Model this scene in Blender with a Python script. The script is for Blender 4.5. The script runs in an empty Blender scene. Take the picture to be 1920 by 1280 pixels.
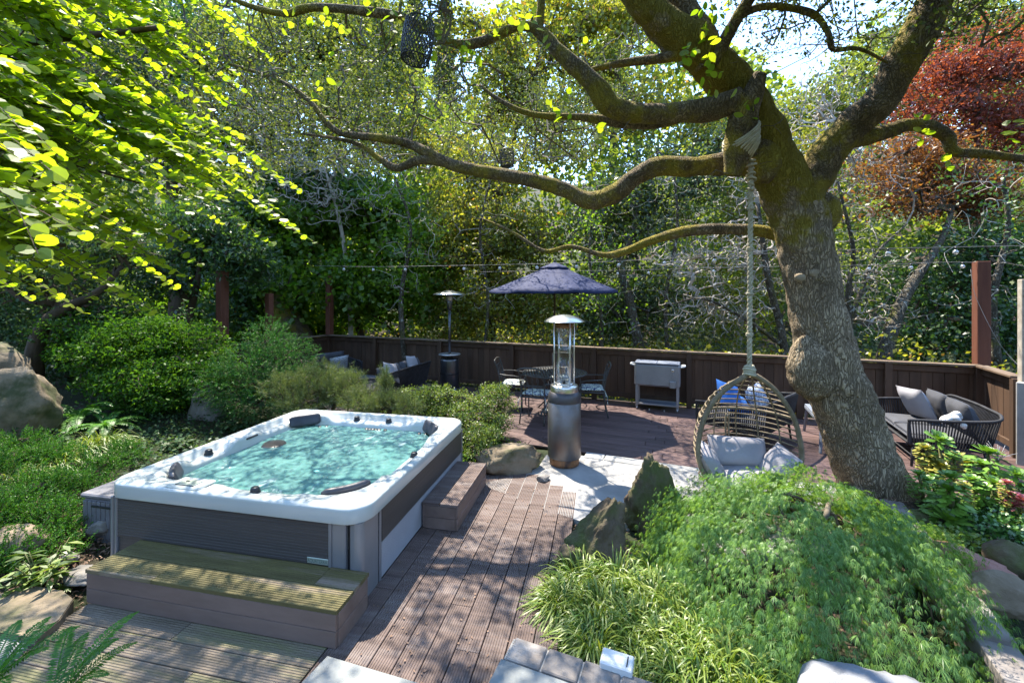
import bpy, bmesh, math, random
import numpy as np
from mathutils import Vector, Matrix, noise

R = math.radians
SC = bpy.context.scene
COL = SC.collection
rng = np.random.default_rng(7)
random.seed(7)

# ------------------------------------------------------------------ camera, sky, sun, exposure
CAM_Z = 2.1
F = 800.0            # focal length in pixels of the 1920 px wide photograph
HOR = 555.0          # row of the horizon
cam_data = bpy.data.cameras.new("camera")
cam = bpy.data.objects.new("camera", cam_data)
COL.objects.link(cam)
cam.location = (0, 0, CAM_Z)
cam.rotation_euler = (R(90), 0, 0)
cam_data.sensor_width = 36
cam_data.lens = 36 * F / 1920
cam_data.shift_y = -(640 - HOR) / 1920
cam_data.clip_start = 0.05
cam_data.clip_end = 2000
SC.camera = cam

SUN_EL = 61.0
SUN_AZ = math.atan2(-0.49, 0.87)      # direction towards the sun, measured from +Y towards +X
world = bpy.data.worlds.new("World")
SC.world = world
world.use_nodes = True
wn = world.node_tree.nodes
wl = world.node_tree.links
wn.clear()
w_out = wn.new("ShaderNodeOutputWorld")
w_bg = wn.new("ShaderNodeBackground")
w_sky = wn.new("ShaderNodeTexSky")
w_sky.sky_type = 'NISHITA'
w_sky.sun_disc = False
w_sky.sun_elevation = R(SUN_EL)
w_sky.sun_rotation = SUN_AZ
w_sky.air_density = 1.0
w_sky.dust_density = 0.0
w_sky.ozone_density = 2.0
w_bg.inputs[1].default_value = 0.15
wl.new(w_sky.outputs[0], w_bg.inputs[0])
wl.new(w_bg.outputs[0], w_out.inputs[0])

sun_data = bpy.data.lights.new("sun", 'SUN')
sun_data.energy = 2.9
sun_data.angle = R(0.45)
sun_data.color = (1.0, 0.92, 0.79)
sun = bpy.data.objects.new("sun", sun_data)
COL.objects.link(sun)
to_sun = Vector((math.sin(SUN_AZ) * math.cos(R(SUN_EL)), math.cos(SUN_AZ) * math.cos(R(SUN_EL)), math.sin(R(SUN_EL))))
sun.rotation_euler = to_sun.to_track_quat('Z', 'Y').to_euler()
sun.location = (0, 0, 30)

SC.view_settings.view_transform = 'Standard'
SC.view_settings.look = 'None'
SC.view_settings.exposure = 2.4
SC.view_settings.gamma = 1.0
SC.view_settings.use_curve_mapping = False
SC.render.engine = 'CYCLES'
SC.cycles.max_bounces = 7
SC.cycles.diffuse_bounces = 4
SC.cycles.glossy_bounces = 3
SC.cycles.transmission_bounces = 6
SC.cycles.transparent_max_bounces = 10
SC.cycles.caustics_reflective = False
SC.cycles.caustics_refractive = False
SC.cycles.sample_clamp_indirect = 4.0

# ------------------------------------------------------------------ measuring helpers
def G(px, py, z=0.0):
    """point of the plane at height z that the photograph shows at (px, py)"""
    Y = F * (CAM_Z - z) / (py - HOR)
    return Vector(((px - 960) * Y / F, Y, z))

def Q(px, py, Y):
    """point at distance Y that the photograph shows at (px, py)"""
    return Vector(((px - 960) * Y / F, Y, CAM_Z - (py - HOR) * Y / F))

# ------------------------------------------------------------------ object helpers
def tag(o, label=None, cat=None, group=None, kind=None):
    if label: o["label"] = label
    if cat: o["category"] = cat
    if group: o["group"] = group
    if kind: o["kind"] = kind
    return o

def thing(name, label, cat, loc=(0, 0, 0), rz=0.0, group=None, kind=None):
    o = bpy.data.objects.new(name, None)
    COL.objects.link(o)
    o.empty_display_size = 0.1
    o.location = loc
    o.rotation_euler = (0, 0, rz)
    return tag(o, label, cat, group, kind)

def basis_of(p):
    W = Matrix.Translation(p.location) @ p.rotation_euler.to_matrix().to_4x4()
    return basis_of(p.parent) @ p.matrix_parent_inverse @ W if p.parent is not None else W

def link(name, me, parent=None, m=None, world=False, loc=None, rot=None, scale=None):
    o = bpy.data.objects.new(name, me)
    COL.objects.link(o)
    if m is not None:
        if len(me.materials) == 0:
            me.materials.append(m)
    if loc is not None: o.location = loc
    if rot is not None: o.rotation_euler = rot
    if scale is not None: o.scale = scale
    if parent is not None:
        o.parent = parent
        if world:
            o.matrix_parent_inverse = basis_of(parent).inverted()
    return o

def copy_tree(o, parent=None):
    c = o.copy()
    COL.objects.link(c)
    if parent is not None:
        c.parent = parent
    for ch in list(o.children):
        copy_tree(ch, c)
    return c

class MB:
    """collects shapes, links them as one mesh"""
    def __init__(s):
        s.v = []; s.f = []; s.smooth = []
    def add(s, vs, fs, smooth=False):
        b = len(s.v)
        s.v.extend([tuple(x) for x in vs])
        s.f.extend([tuple(b + i for i in f) for f in fs])
        s.smooth.extend([smooth] * len(fs))
        return s
    def box(s, c, size, rz=0.0, bev=0.0, M=None):
        x, y, z = size[0] / 2, size[1] / 2, size[2] / 2
        b = min(bev, x * .9, y * .9, z * .9)
        ca, sa = math.cos(rz), math.sin(rz)
        def tr(p):
            if M is not None:
                q = M @ Vector(p)
                return (c[0] + q[0], c[1] + q[1], c[2] + q[2])
            return (c[0] + p[0] * ca - p[1] * sa, c[1] + p[0] * sa + p[1] * ca, c[2] + p[2])
        if b <= 0:
            vs = [tr((sx * x, sy * y, sz * z)) for sz in (-1, 1) for sx, sy in ((-1, -1), (1, -1), (1, 1), (-1, 1))]
            fs = [(3, 2, 1, 0), (4, 5, 6, 7), (0, 1, 5, 4), (1, 2, 6, 5), (2, 3, 7, 6), (3, 0, 4, 7)]
            return s.add(vs, fs)
        vs = []
        def ring(zz, ins):
            return [tr(p) for p in ((-x + b + ins * 0, -y + ins, zz), (x - b, -y + ins, zz), (x - ins, -y + b, zz), (x - ins, y - b, zz),
                                    (x - b, y - ins, zz), (-x + b, y - ins, zz), (-x + ins, y - b, zz), (-x + ins, -y + b, zz))]
        vs = ring(-z, b) + ring(-z + b, 0) + ring(z - b, 0) + ring(z, b)
        fs = [tuple(range(7, -1, -1)), tuple(range(24, 32))]
        for k in range(3):
            for i in range(8):
                j = (i + 1) % 8
                fs.append((k * 8 + i, k * 8 + j, k * 8 + 8 + j, k * 8 + 8 + i))
        return s.add(vs, fs)
    def tube(s, pts, rad, n=8, closed=False, smooth=True, cap=True):
        pts = [Vector(p) for p in pts]
        m = len(pts)
        if not hasattr(rad, '__len__'): rad = [rad] * m
        vs = []; fs = []
        up = Vector((0, 0, 1))
        ref = None
        for i, p in enumerate(pts):
            if closed: t = pts[(i + 1) % m] - pts[i - 1]
            else: t = pts[min(i + 1, m - 1)] - pts[max(i - 1, 0)]
            if t.length < 1e-9: t = Vector((0, 0, 1))
            t.normalize()
            if ref is None:
                ref = t.cross(up) if abs(t.z) < .95 else t.cross(Vector((1, 0, 0)))
            a = (ref - t * ref.dot(t))
            if a.length < 1e-6: a = t.orthogonal()
            a.normalize(); ref = a
            b = t.cross(a)
            for k in range(n):
                th = 2 * math.pi * k / n
                vs.append(p + (a * math.cos(th) + b * math.sin(th)) * rad[i])
        last = m if closed else m - 1
        for i in range(last):
            i2 = (i + 1) % m
            for k in range(n):
                k2 = (k + 1) % n
                fs.append((i * n + k, i * n + k2, i2 * n + k2, i2 * n + k))
        if cap and not closed:
            fs.append(tuple(range(n - 1, -1, -1)))
            fs.append(tuple((m - 1) * n + k for k in range(n)))
        return s.add(vs, fs, smooth)
    def lathe(s, prof, n=32, c=(0, 0, 0), smooth=True):
        vs = []; fs = []
        for r, z in prof:
            for k in range(n):
                th = 2 * math.pi * k / n
                vs.append((c[0] + r * math.cos(th), c[1] + r * math.sin(th), c[2] + z))
        for i in range(len(prof) - 1):
            for k in range(n):
                k2 = (k + 1) % n
                fs.append((i * n + k, i * n + k2, (i + 1) * n + k2, (i + 1) * n + k))
        return s.add(vs, fs, smooth)
    def prism(s, poly, z0, z1):
        n = len(poly)
        vs = [(p[0], p[1], z0) for p in poly] + [(p[0], p[1], z1) for p in poly]
        fs = [tuple(range(n - 1, -1, -1)), tuple(range(n, 2 * n))]
        fs += [(i, (i + 1) % n, n + (i + 1) % n, n + i) for i in range(n)]
        return s.add(vs, fs)
    def grid(s, P, smooth=True, wrap=False):
        """P: list of rows of points"""
        h = len(P); w = len(P[0])
        vs = [p for row in P for p in row]
        fs = []
        for i in range(h - 1):
            for j in range(w if wrap else w - 1):
                j2 = (j + 1) % w
                fs.append((i * w + j, i * w + j2, (i + 1) * w + j2, (i + 1) * w + j))
        return s.add(vs, fs, smooth)
    def mesh(s, name):
        me = bpy.data.meshes.new(name)
        me.from_pydata(s.v, [], s.f)
        me.polygons.foreach_set("use_smooth", s.smooth)
        me.update()
        return me
    def build(s, name, m, parent=None, world=False, **kw):
        me = s.mesh(name)
        return link(name, me, parent, m, world, **kw)

def polys(name, A, m=None, smooth=False):
    """A: (n, k, 3) array of n separate k-gons"""
    n, k, _ = A.shape
    me = bpy.data.meshes.new(name)
    me.vertices.add(n * k)
    me.vertices.foreach_set("co", np.ascontiguousarray(A, dtype=np.float32).ravel())
    me.loops.add(n * k)
    me.loops.foreach_set("vertex_index", np.arange(n * k, dtype=np.int32))
    me.polygons.add(n)
    me.polygons.foreach_set("loop_start", np.arange(0, n * k, k, dtype=np.int32))
    me.update(calc_edges=True)
    if m: me.materials.append(m)
    return me

def strips(name, P, W, m=None, smooth=True):
    """P: (n, m, 3) centre lines, W: (n, m, 3) half-width vectors -> ribbon meshes with shared vertices"""
    n, k, _ = P.shape
    V = np.stack([P - W, P + W], axis=2).reshape(n * k * 2, 3)
    base = (np.arange(n) * k * 2)[:, None, None]
    seg = (np.arange(k - 1) * 2)[None, :, None]
    q = base + seg + np.array([0, 1, 3, 2])[None, None, :]
    idx = q.reshape(-1)
    nf = n * (k - 1)
    me = bpy.data.meshes.new(name)
    me.vertices.add(len(V)); me.vertices.foreach_set("co", V.astype(np.float32).ravel())
    me.loops.add(nf * 4); me.loops.foreach_set("vertex_index", idx.astype(np.int32))
    me.polygons.add(nf); me.polygons.foreach_set("loop_start", np.arange(0, nf * 4, 4, dtype=np.int32))
    me.update(calc_edges=True)
    if smooth: me.polygons.foreach_set("use_smooth", np.ones(nf, dtype=bool))
    if m: me.materials.append(m)
    return me

def unit(a):
    return a / np.maximum(np.linalg.norm(a, axis=-1, keepdims=True), 1e-9)

def rand_dir(n):
    return unit(rng.normal(size=(n, 3)))

def spline(pts, per=6):
    """Catmull-Rom through points; each point a tuple of numbers (interpolates all of them)"""
    P = np.array(pts, float)
    P = np.vstack([2 * P[0] - P[1], P, 2 * P[-1] - P[-2]])
    out = []
    for i in range(1, len(P) - 2):
        for k in range(per):
            t = k / per
            p0, p1, p2, p3 = P[i - 1], P[i], P[i + 1], P[i + 2]
            out.append(.5 * ((2 * p1) + (-p0 + p2) * t + (2 * p0 - 5 * p1 + 4 * p2 - p3) * t * t + (-p0 + 3 * p1 - 3 * p2 + p3) * t ** 3))
    out.append(P[-2])
    return np.array(out)

# ------------------------------------------------------------------ materials
def newmat(name):
    m = bpy.data.materials.new(name)
    m.use_nodes = True
    nt = m.node_tree
    nt.nodes.clear()
    out = nt.nodes.new("ShaderNodeOutputMaterial")
    return m, nt, out

def nd(nt, t, **kw):
    n = nt.nodes.new(t)
    for k, v in kw.items():
        if k.startswith("_"): setattr(n, k[1:], v)
        else:
            key = int(k[1:]) if k[0] == 'i' and k[1:].isdigit() else k
            n.inputs[key].default_value = v
    return n

def c4(c): return (c[0], c[1], c[2], 1.0)

def ramp(nt, fac, stops):
    r = nt.nodes.new("ShaderNodeValToRGB")
    el = r.color_ramp.elements
    while len(el) < len(stops): el.new(.5)
    for e, (p, c) in zip(el, stops):
        e.position = p
        e.color = c4(c) if hasattr(c, '__len__') else (c, c, c, 1)
    nt.links.new(fac, r.inputs[0])
    return r.outputs[0]

def mixc(nt, fac, a, b, mode='MIX'):
    n = nt.nodes.new("ShaderNodeMix"); n.data_type = 'RGBA'; n.blend_type = mode
    L = nt.links
    for sock, val in ((n.inputs[0], fac), (n.inputs[6], a), (n.inputs[7], b)):
        if hasattr(val, 'is_output'): L.new(val, sock)
        elif hasattr(val, '__len__'): sock.default_value = c4(val)
        else: sock.default_value = val if sock == n.inputs[0] else (val, val, val, 1)
    return n.outputs[2]

def coords(nt, scale=(1, 1, 1), jitter=True):
    tc = nt.nodes.new("ShaderNodeTexCoord")
    mp = nt.nodes.new("ShaderNodeMapping")
    mp.inputs[3].default_value = scale
    src = tc.outputs[3]
    if jitter:
        oi = nt.nodes.new("ShaderNodeObjectInfo")
        ml = nt.nodes.new("ShaderNodeMath"); ml.operation = 'MULTIPLY'; ml.inputs[1].default_value = 37.0
        nt.links.new(oi.outputs["Random"], ml.inputs[0])
        ad = nt.nodes.new("ShaderNodeVectorMath"); ad.operation = 'ADD'
        nt.links.new(src, ad.inputs[0]); nt.links.new(ml.outputs[0], ad.inputs[1])
        src = ad.outputs[0]
    nt.links.new(src, mp.inputs[0])
    return mp.outputs[0]

def noise_tex(nt, vec, scale, detail=4, rough=.55):
    n = nd(nt, "ShaderNodeTexNoise", Scale=scale, Detail=detail, Roughness=rough)
    nt.links.new(vec, n.inputs["Vector"])
    return n.outputs[0]

def bump(nt, h, strength, dist=.01, normal=None):
    b = nd(nt, "ShaderNodeBump", Strength=strength, Distance=dist)
    nt.links.new(h, b.inputs["Height"])
    if normal is not None: nt.links.new(normal, b.inputs["Normal"])
    return b.outputs[0]

def principled(nt, out, col, rough=.6, normal=None, metallic=0.0, spec=.5):
    p = nd(nt, "ShaderNodeBsdfPrincipled")
    L = nt.links
    if hasattr(col, 'is_output'): L.new(col, p.inputs["Base Color"])
    else: p.inputs["Base Color"].default_value = c4(col)
    if hasattr(rough, 'is_output'): L.new(rough, p.inputs["Roughness"])
    else: p.inputs["Roughness"].default_value = rough
    p.inputs["Metallic"].default_value = metallic
    p.inputs["Specular IOR Level"].default_value = spec
    if normal is not None: L.new(normal, p.inputs["Normal"])
    L.new(p.outputs[0], out.inputs[0])
    return p

def surf(name, c1, c2, scale=4, stretch=(1, 1, 1), rough=.6, bmp=.3, bscale=40, metallic=0, spec=.4, vary=.25, c3=None, c3scale=2, c3lo=.5, c3hi=.65, bdist=.005):
    """two-tone noisy surface, brightness varying from object to object, optional third patchy colour (moss, stain)"""
    m, nt, out = newmat(name)
    v = coords(nt, stretch)
    n1 = noise_tex(nt, v, scale, 6, .6)
    col = ramp(nt, n1, [(.3, c1), (.7, c2)])
    if c3 is not None:
        n3 = noise_tex(nt, v, c3scale, 5, .6)
        f = ramp(nt, n3, [(c3lo, 0.0), (c3hi, 1.0)])
        col = mixc(nt, f, col, c3)
    oi = nt.nodes.new("ShaderNodeObjectInfo")
    br = ramp(nt, oi.outputs["Random"], [(0, 1 - vary), (1, 1 + vary)])
    col = mixc(nt, 1.0, col, br, 'MULTIPLY')
    nb = noise_tex(nt, v, bscale, 5, .65)
    principled(nt, out, col, rough, bump(nt, nb, bmp, bdist), metallic, spec)
    return m

def leafmat(name, c1, c2, trans=.45, gloss=.05, clump=.8, dry=None, rough=.45):
    """thin leaf: reflects, lets light through, colour varies from leaf to leaf and from clump to clump"""
    m, nt, out = newmat(name)
    L = nt.links
    geo = nt.nodes.new("ShaderNodeNewGeometry")
    tc = nt.nodes.new("ShaderNodeTexCoord")
    nz = noise_tex(nt, tc.outputs[3], clump, 3, .6)
    mx = nd(nt, "ShaderNodeMath", _operation='ADD'); L.new(nz, mx.inputs[0]); L.new(geo.outputs["Random Per Island"], mx.inputs[1])
    hv = nd(nt, "ShaderNodeMath", _operation='MULTIPLY', i1=.5); L.new(mx.outputs[0], hv.inputs[0])
    col = ramp(nt, hv.outputs[0], [(.22, c1), (.78, c2)])
    if dry is not None:
        dr = ramp(nt, geo.outputs["Random Per Island"], [(.93, 0.0), (.95, 1.0)])
        col = mixc(nt, dr, col, dry)
    d = nd(nt, "ShaderNodeBsdfDiffuse"); L.new(col, d.inputs[0])
    t = nd(nt, "ShaderNodeBsdfTranslucent")
    tcol = mixc(nt, 1.0, col, (1.35, 1.25, .55), 'MULTIPLY'); L.new(tcol, t.inputs[0])
    ms = nd(nt, "ShaderNodeMixShader", i0=trans); L.new(d.outputs[0], ms.inputs[1]); L.new(t.outputs[0], ms.inputs[2])
    g = nd(nt, "ShaderNodeBsdfGlossy", Roughness=rough); g.inputs[0].default_value = (1, 1, 1, 1)
    ms2 = nd(nt, "ShaderNodeMixShader", i0=gloss); L.new(ms.outputs[0], ms2.inputs[1]); L.new(g.outputs[0], ms2.inputs[2])
    L.new(ms2.outputs[0], out.inputs[0])
    return m

M = {}
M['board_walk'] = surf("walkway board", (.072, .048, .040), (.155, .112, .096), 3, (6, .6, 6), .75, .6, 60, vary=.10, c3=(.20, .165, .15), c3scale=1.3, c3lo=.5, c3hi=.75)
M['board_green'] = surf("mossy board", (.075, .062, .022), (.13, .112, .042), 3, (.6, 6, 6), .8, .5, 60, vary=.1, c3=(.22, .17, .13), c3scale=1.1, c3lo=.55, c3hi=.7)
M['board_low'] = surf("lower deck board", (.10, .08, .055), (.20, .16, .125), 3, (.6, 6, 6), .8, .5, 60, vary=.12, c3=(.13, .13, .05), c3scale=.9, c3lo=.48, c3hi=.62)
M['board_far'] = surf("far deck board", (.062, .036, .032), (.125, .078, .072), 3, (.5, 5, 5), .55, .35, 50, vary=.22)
M['riser'] = surf("painted riser", (.14, .095, .075), (.20, .14, .115), 2, (1, 4, 4), .75, .35, 30, vary=.06, c3=(.10, .06, .05), c3scale=14, c3lo=.72, c3hi=.76)
M['fence'] = surf("stained fence board", (.050, .027, .015), (.092, .052, .030), 2, (4, 4, .5), .7, .35, 40, vary=.2)
M['fence_cap'] = surf("weathered fence cap", (.10, .06, .035), (.19, .14, .095), 2, (1, 6, 6), .75, .4, 40, vary=.1)
M['redpost'] = surf("redwood post", (.10, .032, .018), (.17, .062, .035), 2, (5, 5, .5), .7, .35, 30, vary=.1)
M['concrete'] = surf("pale concrete", (.21, .205, .195), (.33, .32, .305), 2.2, (1, 1, 1), .85, .35, 45, vary=.05, c3=(.17, .165, .155), c3scale=1.4, c3lo=.52, c3hi=.72)
M['kerbstone'] = surf("kerb stone", (.22, .22, .21), (.38, .37, .35), 3, (1, 1, 1), .85, .5, 40, vary=.2)
M['paver'] = surf("concrete paver", (.12, .102, .09), (.23, .205, .185), 5, (1, 1, 1), .85, .4, 70, vary=.16, c3=(.30, .28, .26), c3scale=3, c3lo=.55, c3hi=.75)
M['mortar'] = surf("mortar", (.25, .24, .22), (.34, .33, .31), 9, vary=0)
M['rock'] = surf("mossy brown rock", (.06, .042, .026), (.16, .122, .08), 3, (1, 1, 1), .9, .9, 14, vary=.1, c3=(.07, .085, .02), c3scale=2.3, c3lo=.47, c3hi=.62, bdist=.02)
M['rock_tan'] = surf("tan rock", (.12, .09, .055), (.26, .205, .14), 2.5, (1, 1, 1), .9, .9, 12, vary=.08, c3=(.06, .065, .025), c3scale=2.4, c3lo=.48, c3hi=.62, bdist=.02)
M['rock_red'] = surf("red lava rock", (.20, .085, .06), (.36, .19, .145), 4, (1, 3, 1), .9, .9, 14, vary=.05, bdist=.02)
M['rock_grey'] = surf("smooth grey rock", (.14, .145, .155), (.27, .275, .29), 3, (1, 1, 1), .5, .6, 9, vary=.05, c3=(.20, .20, .21), c3scale=5, c3lo=.55, c3hi=.7, bdist=.02)
M['rock_dark'] = surf("grey brown rock", (.11, .10, .09), (.25, .23, .21), 3, (1, 1, 1), .85, .9, 12, vary=.05, bdist=.02)
M['scar'] = surf('weathered cut wood', (.20, .15, .09), (.34, .27, .18), 14, rough=.9, bmp=.8, bscale=30, vary=.1)
M['slab'] = surf('grey green concrete slab', (.15, .16, .155), (.25, .26, .25), 2.5, rough=.85, bmp=.4, bscale=50, vary=.04, c3=(.11, .115, .11), c3scale=3, c3lo=.5, c3hi=.7)
M['soil'] = surf("bark mulch soil", (.03, .02, .013), (.10, .065, .045), 26, (1, 1, 1), .95, 1.0, 40, vary=0, c3=(.025, .035, .010), c3scale=.35, c3lo=.38, c3hi=.5, bdist=.03)
M['mulch'] = surf("bark chip", (.10, .055, .035), (.30, .20, .14), 8, (1, 1, 1), .9, .4, 30, vary=.4)
M['shell'] = surf("white acrylic shell", (.46, .49, .47), (.53, .555, .535), 1.3, (1, 1, 1), .16, .02, 8, vary=0, spec=.6)
M['tub_dark'] = surf("dark grey slatted panel", (.052, .045, .042), (.085, .074, .069), 3, (.4, .4, 40), .5, .15, 40, vary=0)
M['tub_metal'] = surf("grey corner trim", (.22, .22, .23), (.28, .28, .29), 2, (1, 1, 1), .38, .03, 40, vary=.03, metallic=.35)
M['tub_pale'] = surf("pale textured skirt", (.30, .30, .33), (.38, .38, .40), 2, (1, 1, 1), .6, .5, 90, vary=0)
M['black'] = surf("black plastic", (.015, .016, .02), (.03, .03, .035), 5, rough=.35, bmp=.1, vary=0)
M['pillow_dark'] = surf("dark grey foam pillow", (.03, .033, .045), (.06, .063, .08), 5, rough=.4, bmp=.2, bscale=25, vary=0)
M['plate'] = surf("metal name plate", (.45, .50, .42), (.58, .62, .54), 4, rough=.35, bmp=.02, vary=0, metallic=.6)
M['ink'] = surf("green grey ink", (.14, .20, .16), (.18, .24, .2), 4, rough=.5, bmp=0, vary=0)
M['bronze'] = surf("hammered bronze steel", (.13, .12, .115), (.20, .185, .18), 5, rough=.42, bmp=.35, bscale=60, vary=0, metallic=.75, c3=(.16, .12, .10), c3scale=1.6)
M['bronze_dark'] = surf("dark bronze steel", (.07, .065, .07), (.10, .095, .10), 5, rough=.45, bmp=.25, bscale=60, vary=0, metallic=.6)
M['rust'] = surf("rusty steel ring", (.20, .09, .035), (.34, .18, .09), 9, rough=.6, bmp=.5, bscale=50, vary=0, metallic=.3, c3=(.08, .05, .04), c3scale=6)
M['steel'] = surf("brushed steel", (.60, .60, .58), (.75, .75, .73), 3, (1, 1, 30), .28, .05, 40, vary=0, metallic=1)
M['steel_dull'] = surf("dull steel", (.42, .42, .42), (.55, .55, .55), 4, (1, 1, 1), .4, .1, 40, vary=0, metallic=.9)
M['gun'] = surf("gunmetal heater body", (.10, .105, .115), (.16, .165, .175), 4, (1, 1, 1), .3, .05, 40, vary=0, metallic=.85)
M['silverpaint'] = surf("silver painted metal", (.24, .245, .25), (.31, .31, .315), 3, (1, 1, 1), .4, .05, 40, vary=0, metallic=.35)
M['iron'] = surf("dark cast metal", (.05, .05, .05), (.11, .11, .105), 6, (1, 1, 1), .45, .2, 40, vary=.05, metallic=.4)
M['rope_black'] = surf("black rope weave", (.012, .012, .014), (.035, .035, .04), 10, (1, 1, 1), .7, .4, 60, vary=0)
M['cush_grey'] = surf("charcoal cushion cloth", (.05, .052, .06), (.075, .077, .088), 3, (1, 1, 1), .9, .3, 120, vary=.06)
M['cush_egg'] = surf("soft grey cushion cloth", (.24, .23, .245), (.32, .305, .32), 3, (1, 1, 1), .9, .4, 14, vary=.04, bdist=.012)
M['cush_light'] = surf("light grey linen", (.29, .28, .30), (.36, .35, .37), 3, (1, 1, 1), .9, .3, 100, vary=.04)
M['cush_blue'] = surf("bright blue cloth", (.015, .10, .36), (.03, .16, .50), 3, (1, 1, 1), .85, .3, 60, vary=.05)
M['cush_navy'] = surf("navy canvas", (.009, .016, .060), (.015, .025, .085), 3, (1, 1, 1), .8, .25, 60, vary=.03)
M['knit'] = surf("white knitted cloth", (.5, .5, .5), (.66, .65, .63), 30, (1, 1, 1), .9, .5, 90, vary=0)
M['rattan'] = surf("grey tan rattan", (.13, .098, .058), (.26, .205, .13), 12, (1, 1, 1), .7, .6, 90, vary=.06)
M['rope'] = surf("pale twisted rope", (.34, .30, .20), (.50, .46, .34), 8, (1, 1, 3), .85, .5, 90, vary=0)
M['slate_top'] = surf("grey blue slat", (.14, .16, .20), (.20, .22, .26), 4, (1, 1, 1), .5, .2, 40, vary=.06)
M['deckbox'] = surf("grey plastic deck box", (.12, .115, .125), (.17, .165, .18), 4, (1, 1, 1), .5, .15, 40, vary=.05)
M['white'] = surf("white plastic", (.55, .55, .53), (.62, .62, .60), 3, (1, 1, 1), .45, .05, 40, vary=0)
M['cable'] = surf("grey cable", (.10, .10, .10), (.18, .18, .18), 3, rough=.6, bmp=0, vary=0)

def pattern_mat(name, base, ink, scale, lo, hi):
    m, nt, out = newmat(name)
    v = coords(nt, (1, 1, 1), False)
    n = nd(nt, "ShaderNodeTexNoise", Scale=scale, Detail=1.5, Roughness=.4, Distortion=1.2)
    nt.links.new(v, n.inputs["Vector"])
    f = ramp(nt, n.outputs[0], [(lo, 0.0), (hi, 1.0)])
    principled(nt, out, mixc(nt, f, base, ink), .9)
    return m
M['leafprint'] = pattern_mat("navy leaf print cloth", (.60, .64, .52), (.02, .035, .13), 26, .5, .53)
M['speckle'] = pattern_mat("speckled cloth", (.55, .57, .60), (.06, .07, .10), 120, .52, .55)
M['stripe'] = pattern_mat("blue striped cloth", (.55, .58, .60), (.10, .14, .28), 40, .5, .54)

def glass_mat():
    m, nt, out = newmat("heater glass")
    t = nd(nt, "ShaderNodeBsdfTransparent"); t.inputs[0].default_value = (.88, .90, .90, 1)
    g = nd(nt, "ShaderNodeBsdfGlossy", Roughness=.06)
    fr = nd(nt, "ShaderNodeLayerWeight", Blend=.35)
    s = nd(nt, "ShaderNodeMixShader")
    r = ramp(nt, fr.outputs[1], [(0, .05), (1, .75)])
    nt.links.new(r, s.inputs[0]); nt.links.new(t.outputs[0], s.inputs[1]); nt.links.new(g.outputs[0], s.inputs[2])
    nt.links.new(s.outputs[0], out.inputs[0])
    return m
M['glass'] = glass_mat()

def bulb_mat():
    m, nt, out = newmat("clear bulb glass")
    t = nd(nt, "ShaderNodeBsdfTransparent"); t.inputs[0].default_value = (.9, .9, .9, 1)
    g = nd(nt, "ShaderNodeBsdfGlossy", Roughness=.15)
    d = nd(nt, "ShaderNodeBsdfDiffuse"); d.inputs[0].default_value = (.8, .8, .8, 1)
    s = nd(nt, "ShaderNodeMixShader", i0=.45); s2 = nd(nt, "ShaderNodeMixShader", i0=.3)
    nt.links.new(t.outputs[0], s.inputs[1]); nt.links.new(d.outputs[0], s.inputs[2])
    nt.links.new(s.outputs[0], s2.inputs[1]); nt.links.new(g.outputs[0], s2.inputs[2])
    nt.links.new(s2.outputs[0], out.inputs[0])
    return m
M['bulb'] = bulb_mat()

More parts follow.
